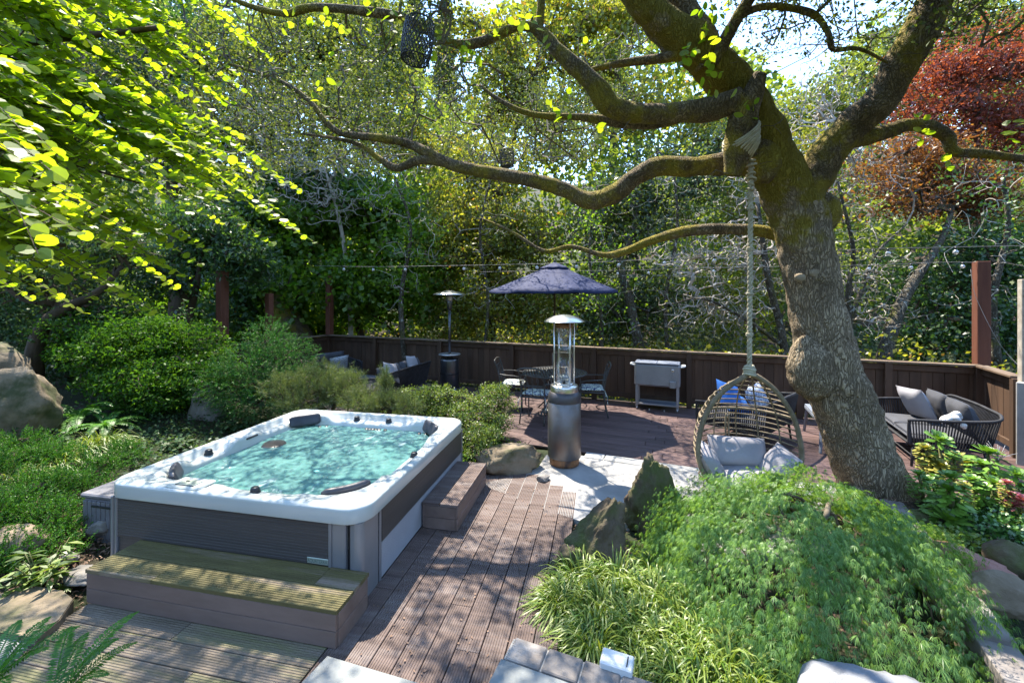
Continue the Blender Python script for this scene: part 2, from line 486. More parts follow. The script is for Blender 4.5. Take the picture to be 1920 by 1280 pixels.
def water_mat():
    m, nt, out = newmat("bubbling turquoise water")
    L = nt.links
    tc = nt.nodes.new("ShaderNodeTexCoord")
    mp = nt.nodes.new("ShaderNodeMapping"); mp.inputs[3].default_value = (1.6, 1, 1); mp.inputs[2].default_value = (0, 0, .5)
    L.new(tc.outputs[3], mp.inputs[0])
    v = mp.outputs[0]
    n1 = nd(nt, "ShaderNodeTexNoise", Scale=5.5, Detail=6, Roughness=.6, Distortion=.6); L.new(v, n1.inputs["Vector"])
    n2 = nd(nt, "ShaderNodeTexNoise", Scale=2.2, Detail=7, Roughness=.68, Distortion=1.8); L.new(v, n2.inputs["Vector"])
    n3 = nd(nt, "ShaderNodeTexNoise", Scale=.9, Detail=2, Roughness=.5); L.new(v, n3.inputs["Vector"])
    n4 = nd(nt, "ShaderNodeTexNoise", Scale=30, Detail=3, Roughness=.6); L.new(v, n4.inputs["Vector"])
    foam = ramp(nt, n2.outputs[0], [(.56, 0.0), (.68, .8)])
    fm = ramp(nt, n3.outputs[0], [(.45, 0.1), (.62, 1.0)])
    foam = mixc(nt, 1.0, foam, fm, 'MULTIPLY')
    body = ramp(nt, n1.outputs[0], [(.3, (.10, .255, .238)), (.7, (.155, .32, .30))])
    col = mixc(nt, foam, body, (.70, .76, .76))
    hsum = nd(nt, "ShaderNodeMath", _operation='ADD'); L.new(n1.outputs[0], hsum.inputs[0])
    sm = nd(nt, "ShaderNodeMath", _operation='MULTIPLY', i1=.12); L.new(n4.outputs[0], sm.inputs[0]); L.new(sm.outputs[0], hsum.inputs[1])
    nrm = bump(nt, hsum.outputs[0], .42, .05)
    d = nd(nt, "ShaderNodeBsdfDiffuse"); L.new(col, d.inputs[0]); L.new(nrm, d.inputs["Normal"])
    t = nd(nt, "ShaderNodeBsdfTransparent"); t.inputs[0].default_value = (.45, .82, .84, 1)
    g = nd(nt, "ShaderNodeBsdfGlossy", Roughness=.05); L.new(nrm, g.inputs["Normal"])
    milk = ramp(nt, foam, [(0, .78), (.6, 1.0)])
    s1 = nd(nt, "ShaderNodeMixShader"); L.new(milk, s1.inputs[0]); L.new(t.outputs[0], s1.inputs[1]); L.new(d.outputs[0], s1.inputs[2])
    fr = nd(nt, "ShaderNodeFresnel", IOR=1.33); L.new(nrm, fr.inputs["Normal"])
    s2 = nd(nt, "ShaderNodeMixShader"); L.new(fr.outputs[0], s2.inputs[0]); L.new(s1.outputs[0], s2.inputs[1]); L.new(g.outputs[0], s2.inputs[2])
    L.new(s2.outputs[0], out.inputs[0])
    return m
M['water'] = water_mat()

def bark_mat(name, c1, c2, moss, mosslo, mosshi, vscale=9, zst=.35, deep=.03, mossz=None, lichen=None):
    m, nt, out = newmat(name)
    L = nt.links
    tc = nt.nodes.new("ShaderNodeTexCoord")
    mp = nt.nodes.new("ShaderNodeMapping"); mp.inputs[3].default_value = (1, 1, zst); L.new(tc.outputs[3], mp.inputs[0])
    nz = nd(nt, "ShaderNodeTexNoise", Scale=6, Detail=4); L.new(mp.outputs[0], nz.inputs["Vector"])
    ad = nd(nt, "ShaderNodeVectorMath", _operation='MULTIPLY_ADD'); ad.inputs[1].default_value = (.35, .35, .35)
    L.new(nz.outputs[1], ad.inputs[0]); L.new(mp.outputs[0], ad.inputs[2])
    vo = nd(nt, "ShaderNodeTexVoronoi", Scale=vscale); vo.feature = 'DISTANCE_TO_EDGE'; L.new(ad.outputs[0], vo.inputs["Vector"])
    fine = noise_tex(nt, tc.outputs[3], 60, 5, .7)
    crack = ramp(nt, vo.outputs["Distance"], [(.0, 0.0), (.22, 1.0)])
    big = noise_tex(nt, tc.outputs[3], 3.5, 5, .6)
    col = mixc(nt, ramp(nt, big, [(.35, 0.0), (.65, 1.0)]), mixc(nt, fine, c1, c2), mixc(nt, fine, tuple(x * .6 for x in c1), c1))
    col = mixc(nt, ramp(nt, crack, [(0, .75), (.7, 0.0)]), col, tuple(x * .3 for x in c1))
    mn = nd(nt, "ShaderNodeTexNoise", Scale=2.6, Detail=7, Roughness=.65); L.new(tc.outputs[3], mn.inputs["Vector"])
    f = mn.outputs[0]
    if mossz is not None:
        sx = nd(nt, "ShaderNodeSeparateXYZ"); L.new(tc.outputs[3], sx.inputs[0])
        mr = nd(nt, "ShaderNodeMapRange", i1=mossz[0], i2=mossz[1], i3=-.22, i4=.16); L.new(sx.outputs[2], mr.inputs[0])
        a2 = nd(nt, "ShaderNodeMath", _operation='ADD'); L.new(f, a2.inputs[0]); L.new(mr.outputs[0], a2.inputs[1]); f = a2.outputs[0]
    fac = ramp(nt, f, [(mosslo, 0.0), (mosshi, 1.0)])
    mossc = mixc(nt, fine, moss, tuple(min(1, x * 2.1) for x in moss))
    col = mixc(nt, fac, col, mossc)
    if lichen is not None:
        ln = noise_tex(nt, tc.outputs[3], 9, 4, .6)
        col = mixc(nt, ramp(nt, ln, [(.6, 0.0), (.66, .8)]), col, lichen)
    h = nd(nt, "ShaderNodeMath", _operation='MULTIPLY_ADD', i1=.35); L.new(fine, h.inputs[0]); L.new(crack, h.inputs[2])
    principled(nt, out, col, .9, bump(nt, h.outputs[0], .9, deep), 0, .2)
    return m
M['oakbark'] = bark_mat("oak bark with moss", (.29, .22, .14), (.60, .49, .34), (.15, .12, .02), .47, .57, 34, .26, .022, mossz=(1.7, 3.5))
M['limbbark'] = bark_mat("mossy limb bark", (.18, .135, .08), (.38, .30, .19), (.18, .145, .024), .46, .58, 30, .6, .018)
M['twig'] = surf("oak twig bark", (.10, .08, .055), (.20, .165, .12), 12, rough=.9, bmp=.3, vary=0)
M['twig_grey'] = surf("grey bare twig", (.28, .24, .19), (.48, .43, .36), 9, rough=.9, bmp=.2, vary=0)
M['bark_brown'] = surf("brown bark", (.05, .035, .02), (.12, .085, .05), 8, (1, 1, .3), rough=.9, bmp=.7, bscale=20, vary=.1, bdist=.02)
M['bark_lichen'] = bark_mat("grey lichen bark", (.10, .085, .06), (.21, .18, .14), (.07, .07, .02), .55, .65, 14, .5, .015, lichen=(.38, .40, .36))
M['stem_green'] = surf("green stem", (.08, .10, .03), (.14, .13, .05), 8, rough=.8, bmp=.1, vary=0)

LF = {
 'katsura': leafmat("backlit round leaf", (.15, .28, .012), (.34, .45, .025), .76, .03, 1.2),
 'oak': leafmat("oak leaf", (.05, .085, .018), (.16, .20, .045), .45, .04, .7),
 'bright': leafmat("bright green leaf", (.06, .17, .015), (.22, .35, .03), .62, .03, .5),
 'olive': leafmat("olive green leaf", (.07, .12, .022), (.26, .31, .07), .58, .04, .5),
 'yellow': leafmat("yellow green leaf", (.10, .14, .018), (.36, .37, .06), .58, .03, .5, dry=(.28, .17, .05)),
 'dark': leafmat("dark green leaf", (.03, .065, .016), (.13, .18, .045), .48, .05, .6),
 'deep': leafmat("deep green leaf", (.02, .07, .02), (.09, .19, .05), .48, .05, .6),
 'hedge': leafmat("fresh hedge leaf", (.018, .08, .010), (.10, .22, .02), .45, .012, 1.6),
 'red': leafmat("red maple leaf", (.12, .026, .022), (.33, .085, .055), .55, .03, .8),
 'bronze': leafmat("bronze maple leaf", (.11, .04, .022), (.30, .14, .05), .5, .03, .8),
 'spruce': leafmat("soft conifer tip", (.022, .11, .022), (.08, .25, .035), .35, .03, 2),
 'pine': leafmat("pine needle", (.07, .12, .04), (.20, .25, .085), .35, .03, 2.5),
 'box': leafmat("small light shrub leaf", (.05, .12, .015), (.24, .32, .06), .4, .04, 2.5),
 'lace': leafmat("lace maple leaf", (.06, .17, .03), (.26, .42, .11), .48, .025, 2.2),
 'grass': leafmat("yellow green grass blade", (.07, .16, .012), (.28, .34, .055), .4, .04, 3.0),
 'juniper': leafmat("juniper tip", (.025, .12, .015), (.10, .26, .03), .35, .02, 2.5),
 'fern': leafmat("fern leaflet", (.04, .16, .02), (.12, .30, .03), .45, .03, 2.0),
 'ivy': leafmat("dark ground leaf", (.025, .06, .025), (.09, .16, .06), .35, .015, 3.0),
 'aeon': leafmat("succulent leaf", (.08, .20, .02), (.20, .36, .045), .3, .06, 4.0),
 'aeon_y': leafmat("yellow tinged succulent leaf", (.17, .20, .025), (.36, .31, .05), .3, .06, 4.0),
 'jade': leafmat("jade plant leaf", (.03, .11, .02), (.08, .21, .03), .25, .08, 4.0),
 'pinkleaf': leafmat("pink succulent leaf", (.30, .04, .07), (.45, .16, .18), .3, .06, 4.0),
 'conifer': leafmat("distant conifer needle", (.035, .055, .045), (.06, .08, .06), .2, .03, .3),
 'woods': leafmat("distant leaf", (.06, .12, .022), (.26, .33, .06), .6, .02, .15),
}
# ================================================================== THE SETTING
A = R(11.65)                                  # turn of tub, steps and walkway
TC = Vector((-1.869, 4.185, 0))               # centre of the tub on the ground
UX = Vector((math.cos(A), -math.sin(A), 0))
VX = Vector((math.sin(A), math.cos(A), 0))
def T(u, v, z=0.0): return TC + UX * u + VX * v + Vector((0, 0, z))
def Tin(p):
    d = Vector(p) - TC
    return d.dot(UX), d.dot(VX)

FA = R(22.3)                                  # turn of far deck
F1 = Vector((math.cos(FA), -math.sin(FA), 0))
F2 = Vector((math.sin(FA), math.cos(FA), 0))
def FD(a, b, z=0.0): return F1 * a + F2 * b + Vector((0, 0, z))

CORNER_L = Vector((-4.98, 11.6, 0))
CORNER_R = Vector((7.12, 6.47, 0))

def fence_dist(x, y):
    """signed distance beyond the back fence"""
    d = CORNER_R - CORNER_L
    n = Vector((-d.y, d.x, 0)).normalized()
    return (x - CORNER_L.x) * n.x + (y - CORNER_L.y) * n.y

def ground_h(x, y):
    h = -0.07
    fd = fence_dist(x, y)
    left = -3.2 - x
    if left > 0 and fd < .6:
        h += min(.42, left * .16) * min(1, max(0, (y - 2.4) / 1.2))
    u, v = Tin((x, y, 0))
    if fd < .3 and u < 1.0 and v > 1.3 and x < .3:
        h += .10 * min(1, (v - 1.3) / .6)
    if x > 2.9 and y < 4.4 and y > 1.0:
        h += .22 * min(1, (x - 2.9) / .25) * min(1, (4.4 - y) / .3)
    dist = math.hypot(x, y)
    far = max(fd, dist - 14)
    if far > .3:
        if far < 12: h -= 1.3 * min(1, (far - .3) / 6)
        else: h += -1.3 + min(26, (far - 12) * .42)
    fb = F2.x * x + F2.y * y
    if fb > 5.6 and -9.2 < F1.x * x + F1.y * y < 7.2 and fd < .3: h = -0.09
    h += .04 * noise.noise(Vector((x * 1.3, y * 1.3, 0))) * (1 if dist < 15 else 8)
    return h

def make_terrain():
    k = 120
    s = np.linspace(-1, 1, k)
    g = np.sinh(s * 4.6) / np.sinh(4.6) * 420
    xs = g; ys = g + 5
    rows = []
    for y in ys:
        rows.append([(x, y, ground_h(x, y)) for x in xs])
    m = MB().grid(rows)
    tag(m.build("ground", M['soil']), kind="structure")
make_terrain()

# ---- grooved boards -------------------------------------------------
def grooved(L, w, t, n=8, g=.0045, dp=.0035):
    """board along +x with n grooves in its top"""
    prof = [(-w / 2, -t), (-w / 2, -.003), (-w / 2 + .003, 0)]
    for i in range(n):
        c = -w / 2 + (i + 1) * w / (n + 1)
        prof += [(c - g, 0), (c - g * .5, -dp), (c + g * .5, -dp), (c + g, 0)]
    prof += [(w / 2 - .003, 0), (w / 2, -.003), (w / 2, -t)]
    k = len(prof)
    b = MB()
    vs = [(-L / 2, y, z) for y, z in prof] + [(L / 2, y, z) for y, z in prof]
    fs = [(i, i + 1, k + i + 1, k + i) for i in range(k - 1)]
    fs += [tuple(range(k)), tuple(range(2 * k - 1, k - 1, -1)), (0, k, 2 * k - 1, k - 1)]
    b.add(vs, fs)
    return b.mesh("grooved_board")

def plain(L, w, t, bev=.003):
    return MB().box((0, 0, -t / 2), (L, w, t), bev=bev).mesh("board")

_bc = {}
def board(kind, L, w, t, parent, m, pos, rz, n=8):
    key = (kind, round(L, 3), round(w, 3), m.name, n)
    if key not in _bc:
        _bc[key] = grooved(L, w, t, n) if kind == 'g' else plain(L, w, t)
    return link("board", _bc[key], parent, m, loc=pos, rot=(0, 0, rz))

# walkway: boards run along v beside the tub
walk = MB().box((0, 0, -.06), (1.35, 4.3, .03)).build("walkway", M['soil'], None, loc=T(1.75, .05), rot=(0, 0, -A))
tag(walk, kind="structure")
ends_n = lambda u: 1.52 - (u - 1.58) * .80            # far ends follow the slanting edge of the patio
for i in range(9):
    u = 1.155 + i * .15
    if i < 3: far = 1.35
    else: far = ends_n(u)
    near = -2.35
    cuts = [near, [-.9, .45, -.62, .75, -.95, -1.3, .1, -.7, .35][i], far]
    if far - cuts[1] < .5: cuts = [near, far]
    for a0, a1 in zip(cuts[:-1], cuts[1:]):
        L = a1 - a0 - .005
        if L < .05: continue
        p = Vector((u - 1.75, (a0 + a1) / 2 - .05, random.uniform(-.001, .001)))
        board('g', L, .143, .026, walk, M['board_walk'], p, R(90) + random.uniform(-.0006, .0006))

# lower deck in front of the long step: boards run along u
lowd = MB().box((0, 0, -.06), (2.5, 1.1, .03)).build("lower_deck", M['soil'], None, loc=T(-.15, -2.0), rot=(0, 0, -A))
tag(lowd, kind="structure")
for j in range(8):
    v = -1.515 - j * .15
    uL = (-2.91 - TC.x - VX.x * v) / UX.x     # left edge runs straight away from the camera
    uR = 1.075
    cut = [.1, -.35, .45, -.1, .3, -.45, .2, .6][j]
    for a0, a1 in ((uL, cut), (cut, uR)):
        p = Vector(((a0 + a1) / 2 + .15, v + 2.0, random.uniform(-.001, .001)))
        board('g', a1 - a0 - .005, .143, .026, lowd, M['board_low'], p, random.uniform(-.0006, .0006))

# far deck: boards run along the back fence
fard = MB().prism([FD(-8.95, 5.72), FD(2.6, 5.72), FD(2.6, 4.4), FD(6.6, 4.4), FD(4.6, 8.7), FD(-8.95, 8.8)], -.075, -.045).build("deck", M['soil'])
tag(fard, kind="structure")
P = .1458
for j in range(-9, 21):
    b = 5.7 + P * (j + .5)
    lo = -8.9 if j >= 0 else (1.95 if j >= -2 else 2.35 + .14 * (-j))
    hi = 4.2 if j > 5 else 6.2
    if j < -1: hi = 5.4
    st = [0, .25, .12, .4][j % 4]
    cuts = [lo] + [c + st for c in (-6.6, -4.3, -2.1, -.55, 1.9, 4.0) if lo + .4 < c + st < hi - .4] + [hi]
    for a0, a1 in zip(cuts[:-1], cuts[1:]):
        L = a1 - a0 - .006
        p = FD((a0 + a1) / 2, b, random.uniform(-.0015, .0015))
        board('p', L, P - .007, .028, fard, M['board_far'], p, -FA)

# concrete patio between walkway and far deck
def gp(px, py): 
    q = G(px, py); return (q.x, q.y)
patio = MB().prism([gp(905, 905), gp(940, 897), gp(985, 888), gp(1010, 874), gp(1024, 852), (.70, 5.72), (2.6, 5.0), (4.2, 4.40), (3.3, 3.6), (1.5, 3.4), (1.15, 3.95), gp(1087, 975), gp(1000, 946), gp(922, 915)][::-1], -.09, -.004)
tag(patio.build("patio", M['concrete']), kind="structure")
kerb = MB().prism([tuple(FD(-.8, 5.50)[:2]), tuple(FD(3.0, 5.50)[:2]), tuple(FD(3.0, 5.52)[:2]), tuple(FD(-.8, 5.52)[:2])], -.09, -.02).build("patio_kerb", M['kerbstone'])
tag(kerb, kind="structure")
for a0, a1 in ((-1.25, -1.0), (-.99, -.42), (-.415, .55), (.555, 1.3), (1.305, 1.95), (1.955, 2.6)):
    MB().box((0, 0, 0), (a1 - a0, .19, .10), bev=.008).build("kerb_stone", M['kerbstone'], kerb, loc=FD((a0 + a1) / 2, 5.595, -.044 + random.uniform(-.003, .003)), rot=(0, 0, -FA))

# house patio in the foreground, one low step up, edged with pavers
PA = math.atan2(G(1116, 1242, .10).y - G(967, 1193, .10).y, G(1116, 1242, .10).x - G(967, 1193, .10).x)
o0 = G(967, 1193, .10)
ex = Vector((math.cos(PA), math.sin(PA), 0)); ey = Vector((-math.sin(PA), math.cos(PA), 0))
house = MB().prism([tuple((o0 + ex * a + ey * b)[:2]) for a, b in ((-.02, -1.6), (1.9, -1.6), (1.9, -.165), (-.02, -.165))], -.05, .094)
house = tag(house.build("house_patio", M['slab']), kind="structure")
for i in range(8):
    a0 = i * .205; sz = (.193, .155, .105)
    q = o0 + ex * (a0 + .1) + ey * (-.0785)
    MB().box((0, 0, 0), sz, bev=.006).build("paver", M['paver'], house, loc=(q.x, q.y, .05), rot=(0, 0, PA))
MB().box((0, 0, 0), (1.66, .147, .09)).build("mortar_bed", M['mortar'], house, loc=(o0 + ex * .82 + ey * (-.08) + Vector((0, 0, -.105 + .05))), rot=(0, 0, PA))
q1 = G(614, 1229, .04)
slab = MB().prism([tuple(G(x, y, .04)[:2]) for x, y in ((614, 1229), (560, 1285), (500, 1360), (900, 1380), (905, 1325), (793, 1282))][::-1] , -.05, .04)
tag(slab.build("stepping_slab", M['slab']), kind="structure")

# ---- back fence and its returns ----------------------------------------
fence = thing("wooden_fence", "dark brown stained wooden fence with vertical boards around the far deck", "fence", CORNER_L)
def fence_run(p0, p1, post_t, cap=True, hz=1.06, first_post=True):
    d = p1 - p0; L = d.length; dd = d / L
    nn = Vector((dd.y, -dd.x, 0))                 # towards the deck
    rz = math.atan2(dd.y, dd.x)
    def W(t, off, z): return p0 + dd * t + nn * off + Vector((0, 0, z))
    n = int(L / .142)
    w = L / n
    me = {}
    for i in range(n):
        k = i % 3
        if k not in me:
            me[k] = MB().box((0, 0, 0), (w - [.0035, .004, .003][k], .018, .86), bev=.003).mesh("fence_board")
        link("board", me[k], fence, M['fence'], world=True, loc=W((i + .5) * w, random.uniform(-.003, .003), .515), rot=(0, 0, rz))
    MB().box((0, 0, 0), (L - .02, .008, .80)).build("added_gap_blocker", M['fence'], fence, world=True, loc=W(L / 2, -.016, .53), rot=(0, 0, rz))  # added sheet, not fence timber: stops light showing through the board gaps
    ts = sorted(post_t)
    for t in ts:
        MB().box((0, 0, 0), (.095, .095, 1.03), bev=.004).build("post", M['fence'], fence, world=True, loc=W(t, .05, .512), rot=(0, 0, rz))
    for t0, t1 in zip(ts[:-1], ts[1:]):
        MB().box((0, 0, 0), (t1 - t0 - .097, .035, .095), bev=.003).build("top_rail", M['fence'], fence, world=True, loc=W((t0 + t1) / 2, .03, .967), rot=(0, 0, rz))
        MB().box((0, 0, 0), (t1 - t0 - .097, .035, .085), bev=.003).build("bottom_rail", M['fence'], fence, world=True, loc=W((t0 + t1) / 2, .03, .125), rot=(0, 0, rz))
        MB().box((0, 0, 0), (t1 - t0 - .004, .15, .032), bev=.004).build("cap_board", M['fence_cap'], fence, world=True, loc=W((t0 + t1) / 2, .03, hz - .016), rot=(0, 0, rz + random.uniform(-.0008, .0008)))
def t_on(px):
    d = (CORNER_R - CORNER_L).normalized()
    k = (px - 960) / F
    # p0 + d t with x = k y
    return (k * CORNER_L.y - CORNER_L.x) / (d.x - k * d.y)
fence_run(CORNER_L, CORNER_R, [0.0] + [t_on(x) for x in (706, 828, 962, 1115, 1292, 1498, 1662)] + [(CORNER_R - CORNER_L).length])
perp = Vector((-.405, -.914, 0)).normalized()
fence_run(CORNER_L + perp * 4.6, CORNER_L, [0.0, 1.55, 3.1, 4.55])
fence_run(CORNER_R, CORNER_R + Vector((-.475, -.88, 0)).normalized() * 1.12, [.06, 1.06])
pc = CORNER_R + Vector((-.475, -.88, 0)).normalized() * 1.40
o = MB().box((0, 0, .5), (.34, .42, 1.06), bev=.012).build("concrete_pillar", M['concrete'], None, loc=(pc.x + .1, pc.y, 0), rot=(0, 0, R(28)))
tag(o, "pale concrete pillar ending the right return of the wooden fence", "pillar")

def tall_post(p, top, label, m='redpost', w=.14):
    b = MB().box((0, 0, top / 2), (w, w, top), bev=.006)
    r = b.build("string_light_post", M[m], None, loc=(p.x, p.y, 0), rot=(0, 0, -R(23)))
    tag(r, label, "post", "tall posts for the string lights")
    return r
pR = Q(1840, 600, 6.55); pR.z = 0
tall_post(pR, 2.63, "tall redwood post at the right corner of the deck, with a loose wire", w=.155)
pLc = Q(618, 600, 11.72); pLc.z = 0
tall_post(pLc, 2.64, "slim dark red post at the far left corner of the fence", w=.15)
p3 = Q(417, 600, 8.98); p3.z = 0
tall_post(p3, 2.63, "tall post rising left of the conifer shrub, half hidden by leaves", w=.17)
p4 = Q(505, 600, 9.96); p4.z = 0
tall_post(p4, 2.16, "shorter post behind the top of the conifer shrub", w=.13)
p5 = Q(1921, 600, 5.35); p5.z = 0
tall_post(p5, 2.31, "grey post cut by the right picture edge", m='twig_grey', w=.09)

# ================================================================== THE TUB
tub = thing("hot_tub", "large square hot tub with white rim, dark grey side panels and bubbling turquoise water", "hot tub", TC, -A)
H = 1.115; ZT = .657
def rrect(hx, hy, r, ns=26, nc=12):
    r = min(r, hx * .99, hy * .99)
    pts = []
    for cx, cy, a0, sx, sy in ((hx - r, -hy + r, -90, 1, 0), (hx - r, hy - r, 0, 0, 1), (-hx + r, hy - r, 90, -1, 0), (-hx + r, -hy + r, 180, 0, -1)):
        for k in range(nc):
            a = R(a0 + 90 * k / nc)
            pts.append((cx + r * math.cos(a), cy + r * math.sin(a)))
        # straight run to the next corner
        a = R(a0 + 90)
        x0, y0 = cx + r * math.cos(a), cy + r * math.sin(a)
        nx = {0: (hx - r, hy - r), 90: (-hx + r, hy - r), 180: (-hx + r, -hy + r), -90: (hx - r, -hy + r)}[a0]
        order = [(hx - r, -hy + r), (hx - r, hy - r), (-hx + r, hy - r), (-hx + r, -hy + r)]
        i = order.index((cx, cy)); c2 = order[(i + 1) % 4]
        x1, y1 = c2[0] + r * math.cos(a), c2[1] + r * math.sin(a)
        for k in range(ns):
            t = k / ns
            pts.append((x0 + (x1 - x0) * t, y0 + (y1 - y0) * t))
    return pts
def sst(a, b, x):
    t = min(1, max(0, (x - a) / (b - a))); return t * t * (3 - 2 * t)
def win(a, b, s, x): return sst(a, a + s, x) * (1 - sst(b - s, b, x))
def dip(x, y):
    q = 0
    if x < -H + .35: q = max(win(-.62, -.08, .12, y), .85 * win(.22, .80, .12, y))
    if y > H - .35: q = max(q, win(-.62, .58, .12, x))
    if x > H - .35: q = max(q, .8 * win(-.55, .45, .15, y))
    if y < -H + .35: q = max(q, .35 * win(-.2, .55, .15, x))
    return q
rings = [(.02, .540, .16, 0, 0), (.002, .543, .17, 0, 0), (.0, .548, .17, 0, 0), (.0, .626, .17, 0, 0), (.001, .638, .17, 0, 0), (.006, .648, .165, 0, 0), (.016, .655, .16, 0, 0), (.028, .6575, .16, 0, 0), (.066, .6585, .15, 0, 0),
         (.082, .655, .15, .010, 0), (.094, .652, .17, .055, 0), (.15, .648, .26, .060, .012), (.175, .642, .30, .060, .016), (.19, .625, .31, .052, .02), (.20, .58, .32, .02, .02),
         (.215, .50, .34, 0, .0), (.25, .34, .36, 0, 0), (.32, .12, .38, 0, 0), (.60, .08, .3, 0, 0), (1.05, .075, .05, 0, 0)]
rows = []
for off, z, r, dp, _ in rings:
    pts = rrect(H - off, H - off, r)
    rows.append([(x, y, z - dip(x, y) * dp) for x, y in pts])
sh = MB().grid(rows, wrap=True)
for i in range(len(sh.f)): sh.f[i] = sh.f[i]
shell = sh.build("rim_shell", M['shell'], tub)

# water, gently waved
N = 110; hw = H - .205
P_ = []
for i in range(N + 1):
    row = []
    for j in range(N + 1):
        x = -hw + 2 * hw * j / N; y = -hw + 2 * hw * i / N
        z = .533 + .006 * noise.noise(Vector((x * 5, y * 5, 0))) + .004 * noise.noise(Vector((x * 13, y * 13, 3))) + .003 * noise.noise(Vector((x * 27, y * 27, 5)))
        cx, cy = abs(x) - (hw - .28), abs(y) - (hw - .28)
        if cx > 0 and cy > 0 and math.hypot(cx, cy) > .30:
            s = .30 / math.hypot(cx, cy)
            x = math.copysign(hw - .28 + cx * s, x); y = math.copysign(hw - .28 + cy * s, y)
        row.append((x, y, z))
    P_.append(row)
MB().grid(P_).build("water", M['water'], tub)

seat = MB()
rows = []
for i in range(17):
    v = -.62 + 1.3 * i / 16
    row = []
    for j in range(11):
        u = -.93 + .50 * j / 10
        e = (1 - abs(2 * (v - .03) / 1.3) ** 6) * (1 - max(0, (u + .60) / .17) ** 2 if u > -.60 else 1)
        row.append((u, v, .30 + .17 * max(0, e) ** .5))
    rows.append(row)
seat.grid(rows); seat.build("moulded_seat", M['shell'], tub)
MB().lathe([(0, .14), (.16, .13), (.24, .10), (.30, .02), (.32, -.1)], 24, (0.62, .60, .30)).build("moulded_seat", M['shell'], tub)
MB().lathe([(0, .14), (.16, .13), (.24, .10), (.30, .02), (.32, -.1)], 24, (0.60, -.60, .30)).build("moulded_seat", M['shell'], tub)
# side panels and corner trims
def panel(c, s, m, name="side_panel", bev=.003): 
    return MB().box(c, s, bev=bev).build(name, M[m], tub)
nslat = 15
for k in range(nslat):
    z0 = .232 + k * (.545 - .232) / nslat
    MB().box((-.085, -1.078, z0 + .0105), (1.845, .02, .0198), bev=.0022).build("panel_slat", M['tub_dark'], tub)
panel((-.085, -1.066, .27), (1.86, .02, .54), 'tub_dark')
panel((1.076, .13, .408), (.018, 1.86, .272), 'tub_dark')
panel((1.070, .13, .135), (.018, 1.86, .27), 'tub_pale', "lower_skirt")
panel((1.082, .13, .271), (.006, 1.86, .006), 'tub_metal', "trim_strip", .001)
panel((0, 1.07, .27), (2.0, .02, .54), 'tub_dark')
panel((-1.07, 0, .27), (.02, 2.0, .54), 'tub_dark')
for x in (-1.055, -1.018): panel((x, -1.082, .27), (.028, .024, .545), 'tub_metal', "corner_trim", .006)
panel((-1.07, -1.03, .27), (.02, .06, .545), 'tub_metal', "corner_trim", .006)
panel((.848, -1.082, .27), (.024, .026, .545), 'tub_metal', "corner_trim", .006)
b = MB()
arc = lambda cx, cy, r, a0, a1, k=8: [(cx + r * math.cos(R(a0 + (a1 - a0) * i / k)), cy + r * math.sin(R(a0 + (a1 - a0) * i / k))) for i in range(k + 1)]
MB().prism([(.862, -1.05)] + [(.862, -1.083), (.955, -1.083), (.962, -1.075), (.962, -1.05)], 0, .543).build("corner_post", M['tub_metal'], tub)
MB().prism([(.962, -1.02), (.962, -1.045), (1.02, -1.045), (1.02, -1.02)], 0, .543).build("corner_recess", M['bronze_dark'], tub)
MB().prism([(.99, -1.0)] + [(.992, -1.07)] + arc(1.035, -1.035, .05, -95, 0) + [(1.085, -.86), (1.06, -.86), (1.05, -1.0)], 0, .543).build("corner_post", M['tub_metal'], tub)
panel((1.083, -.83, .27), (.012, .03, .54), 'tub_metal', "corner_trim", .003)
panel((1.083, 1.075, .27), (.014, .03, .54), 'tub_metal', "corner_trim", .003)
# name plate with lettering
plate = MB().box((0, 0, 0), (.165, .006, .042), bev=.003).build("name_plate", M['plate'], tub, loc=(.755, -1.092, .262))
fc = bpy.data.curves.new("lettering", 'FONT'); fc.body = "AQUATERRA"; fc.size = .0285; fc.extrude = .0006; fc.align_x = 'CENTER'; fc.align_y = 'CENTER'
fc.materials.append(M['ink'])
fo_ = bpy.data.objects.new("lettering_curve", fc)
ft_me = bpy.data.meshes.new_from_object(fo_); ft_me.name = "lettering"
bpy.data.objects.remove(fo_)
fo = bpy.data.objects.new("lettering", ft_me); COL.objects.link(fo); fo.parent = plate; fo.location = (0, -.0042, 0); fo.rotation_euler = (R(90), 0, 0); fo.scale = (.93, 1.15, 1)
# head pillows
def headpillow(x, y, rz, w=.33, tilt=-50):
    b = MB(); rows = []
    for i in range(13):
        s = -1 + 2 * i / 12
        row = []
        for k in range(16):
            a = 2 * math.pi * k / 16
            e = max(0, 1 - abs(s) ** 5) ** .5
            yy = math.copysign(abs(math.cos(a)) ** .6, math.cos(a)) * .028 * (e * .8 + .2)
            zz = math.copysign(abs(math.sin(a)) ** .6, math.sin(a)) * .068 * (e * .35 + .65)
            row.append((s * w / 2, yy - .02 * s * s, zz))
        rows.append(row)
    b.grid(rows, wrap=True)
    b.f.append(tuple(range(16))); b.f.append(tuple(12 * 16 + k for k in range(16))); b.smooth += [False, False]
    for i in range(9):
        pass
    return b.build("head_pillow", M['pillow_dark'], tub, loc=(x, y, .607), rot=(R(tilt), 0, rz))
k = .80
headpillow(-k, k, R(45), .34, -22)
headpillow(k + .01, k + .01, R(-45), .34, -22)
headpillow(-k, -k, R(135), .34, -22)
headpillow(k - .01, -k - .0, R(-135), .36, -22)
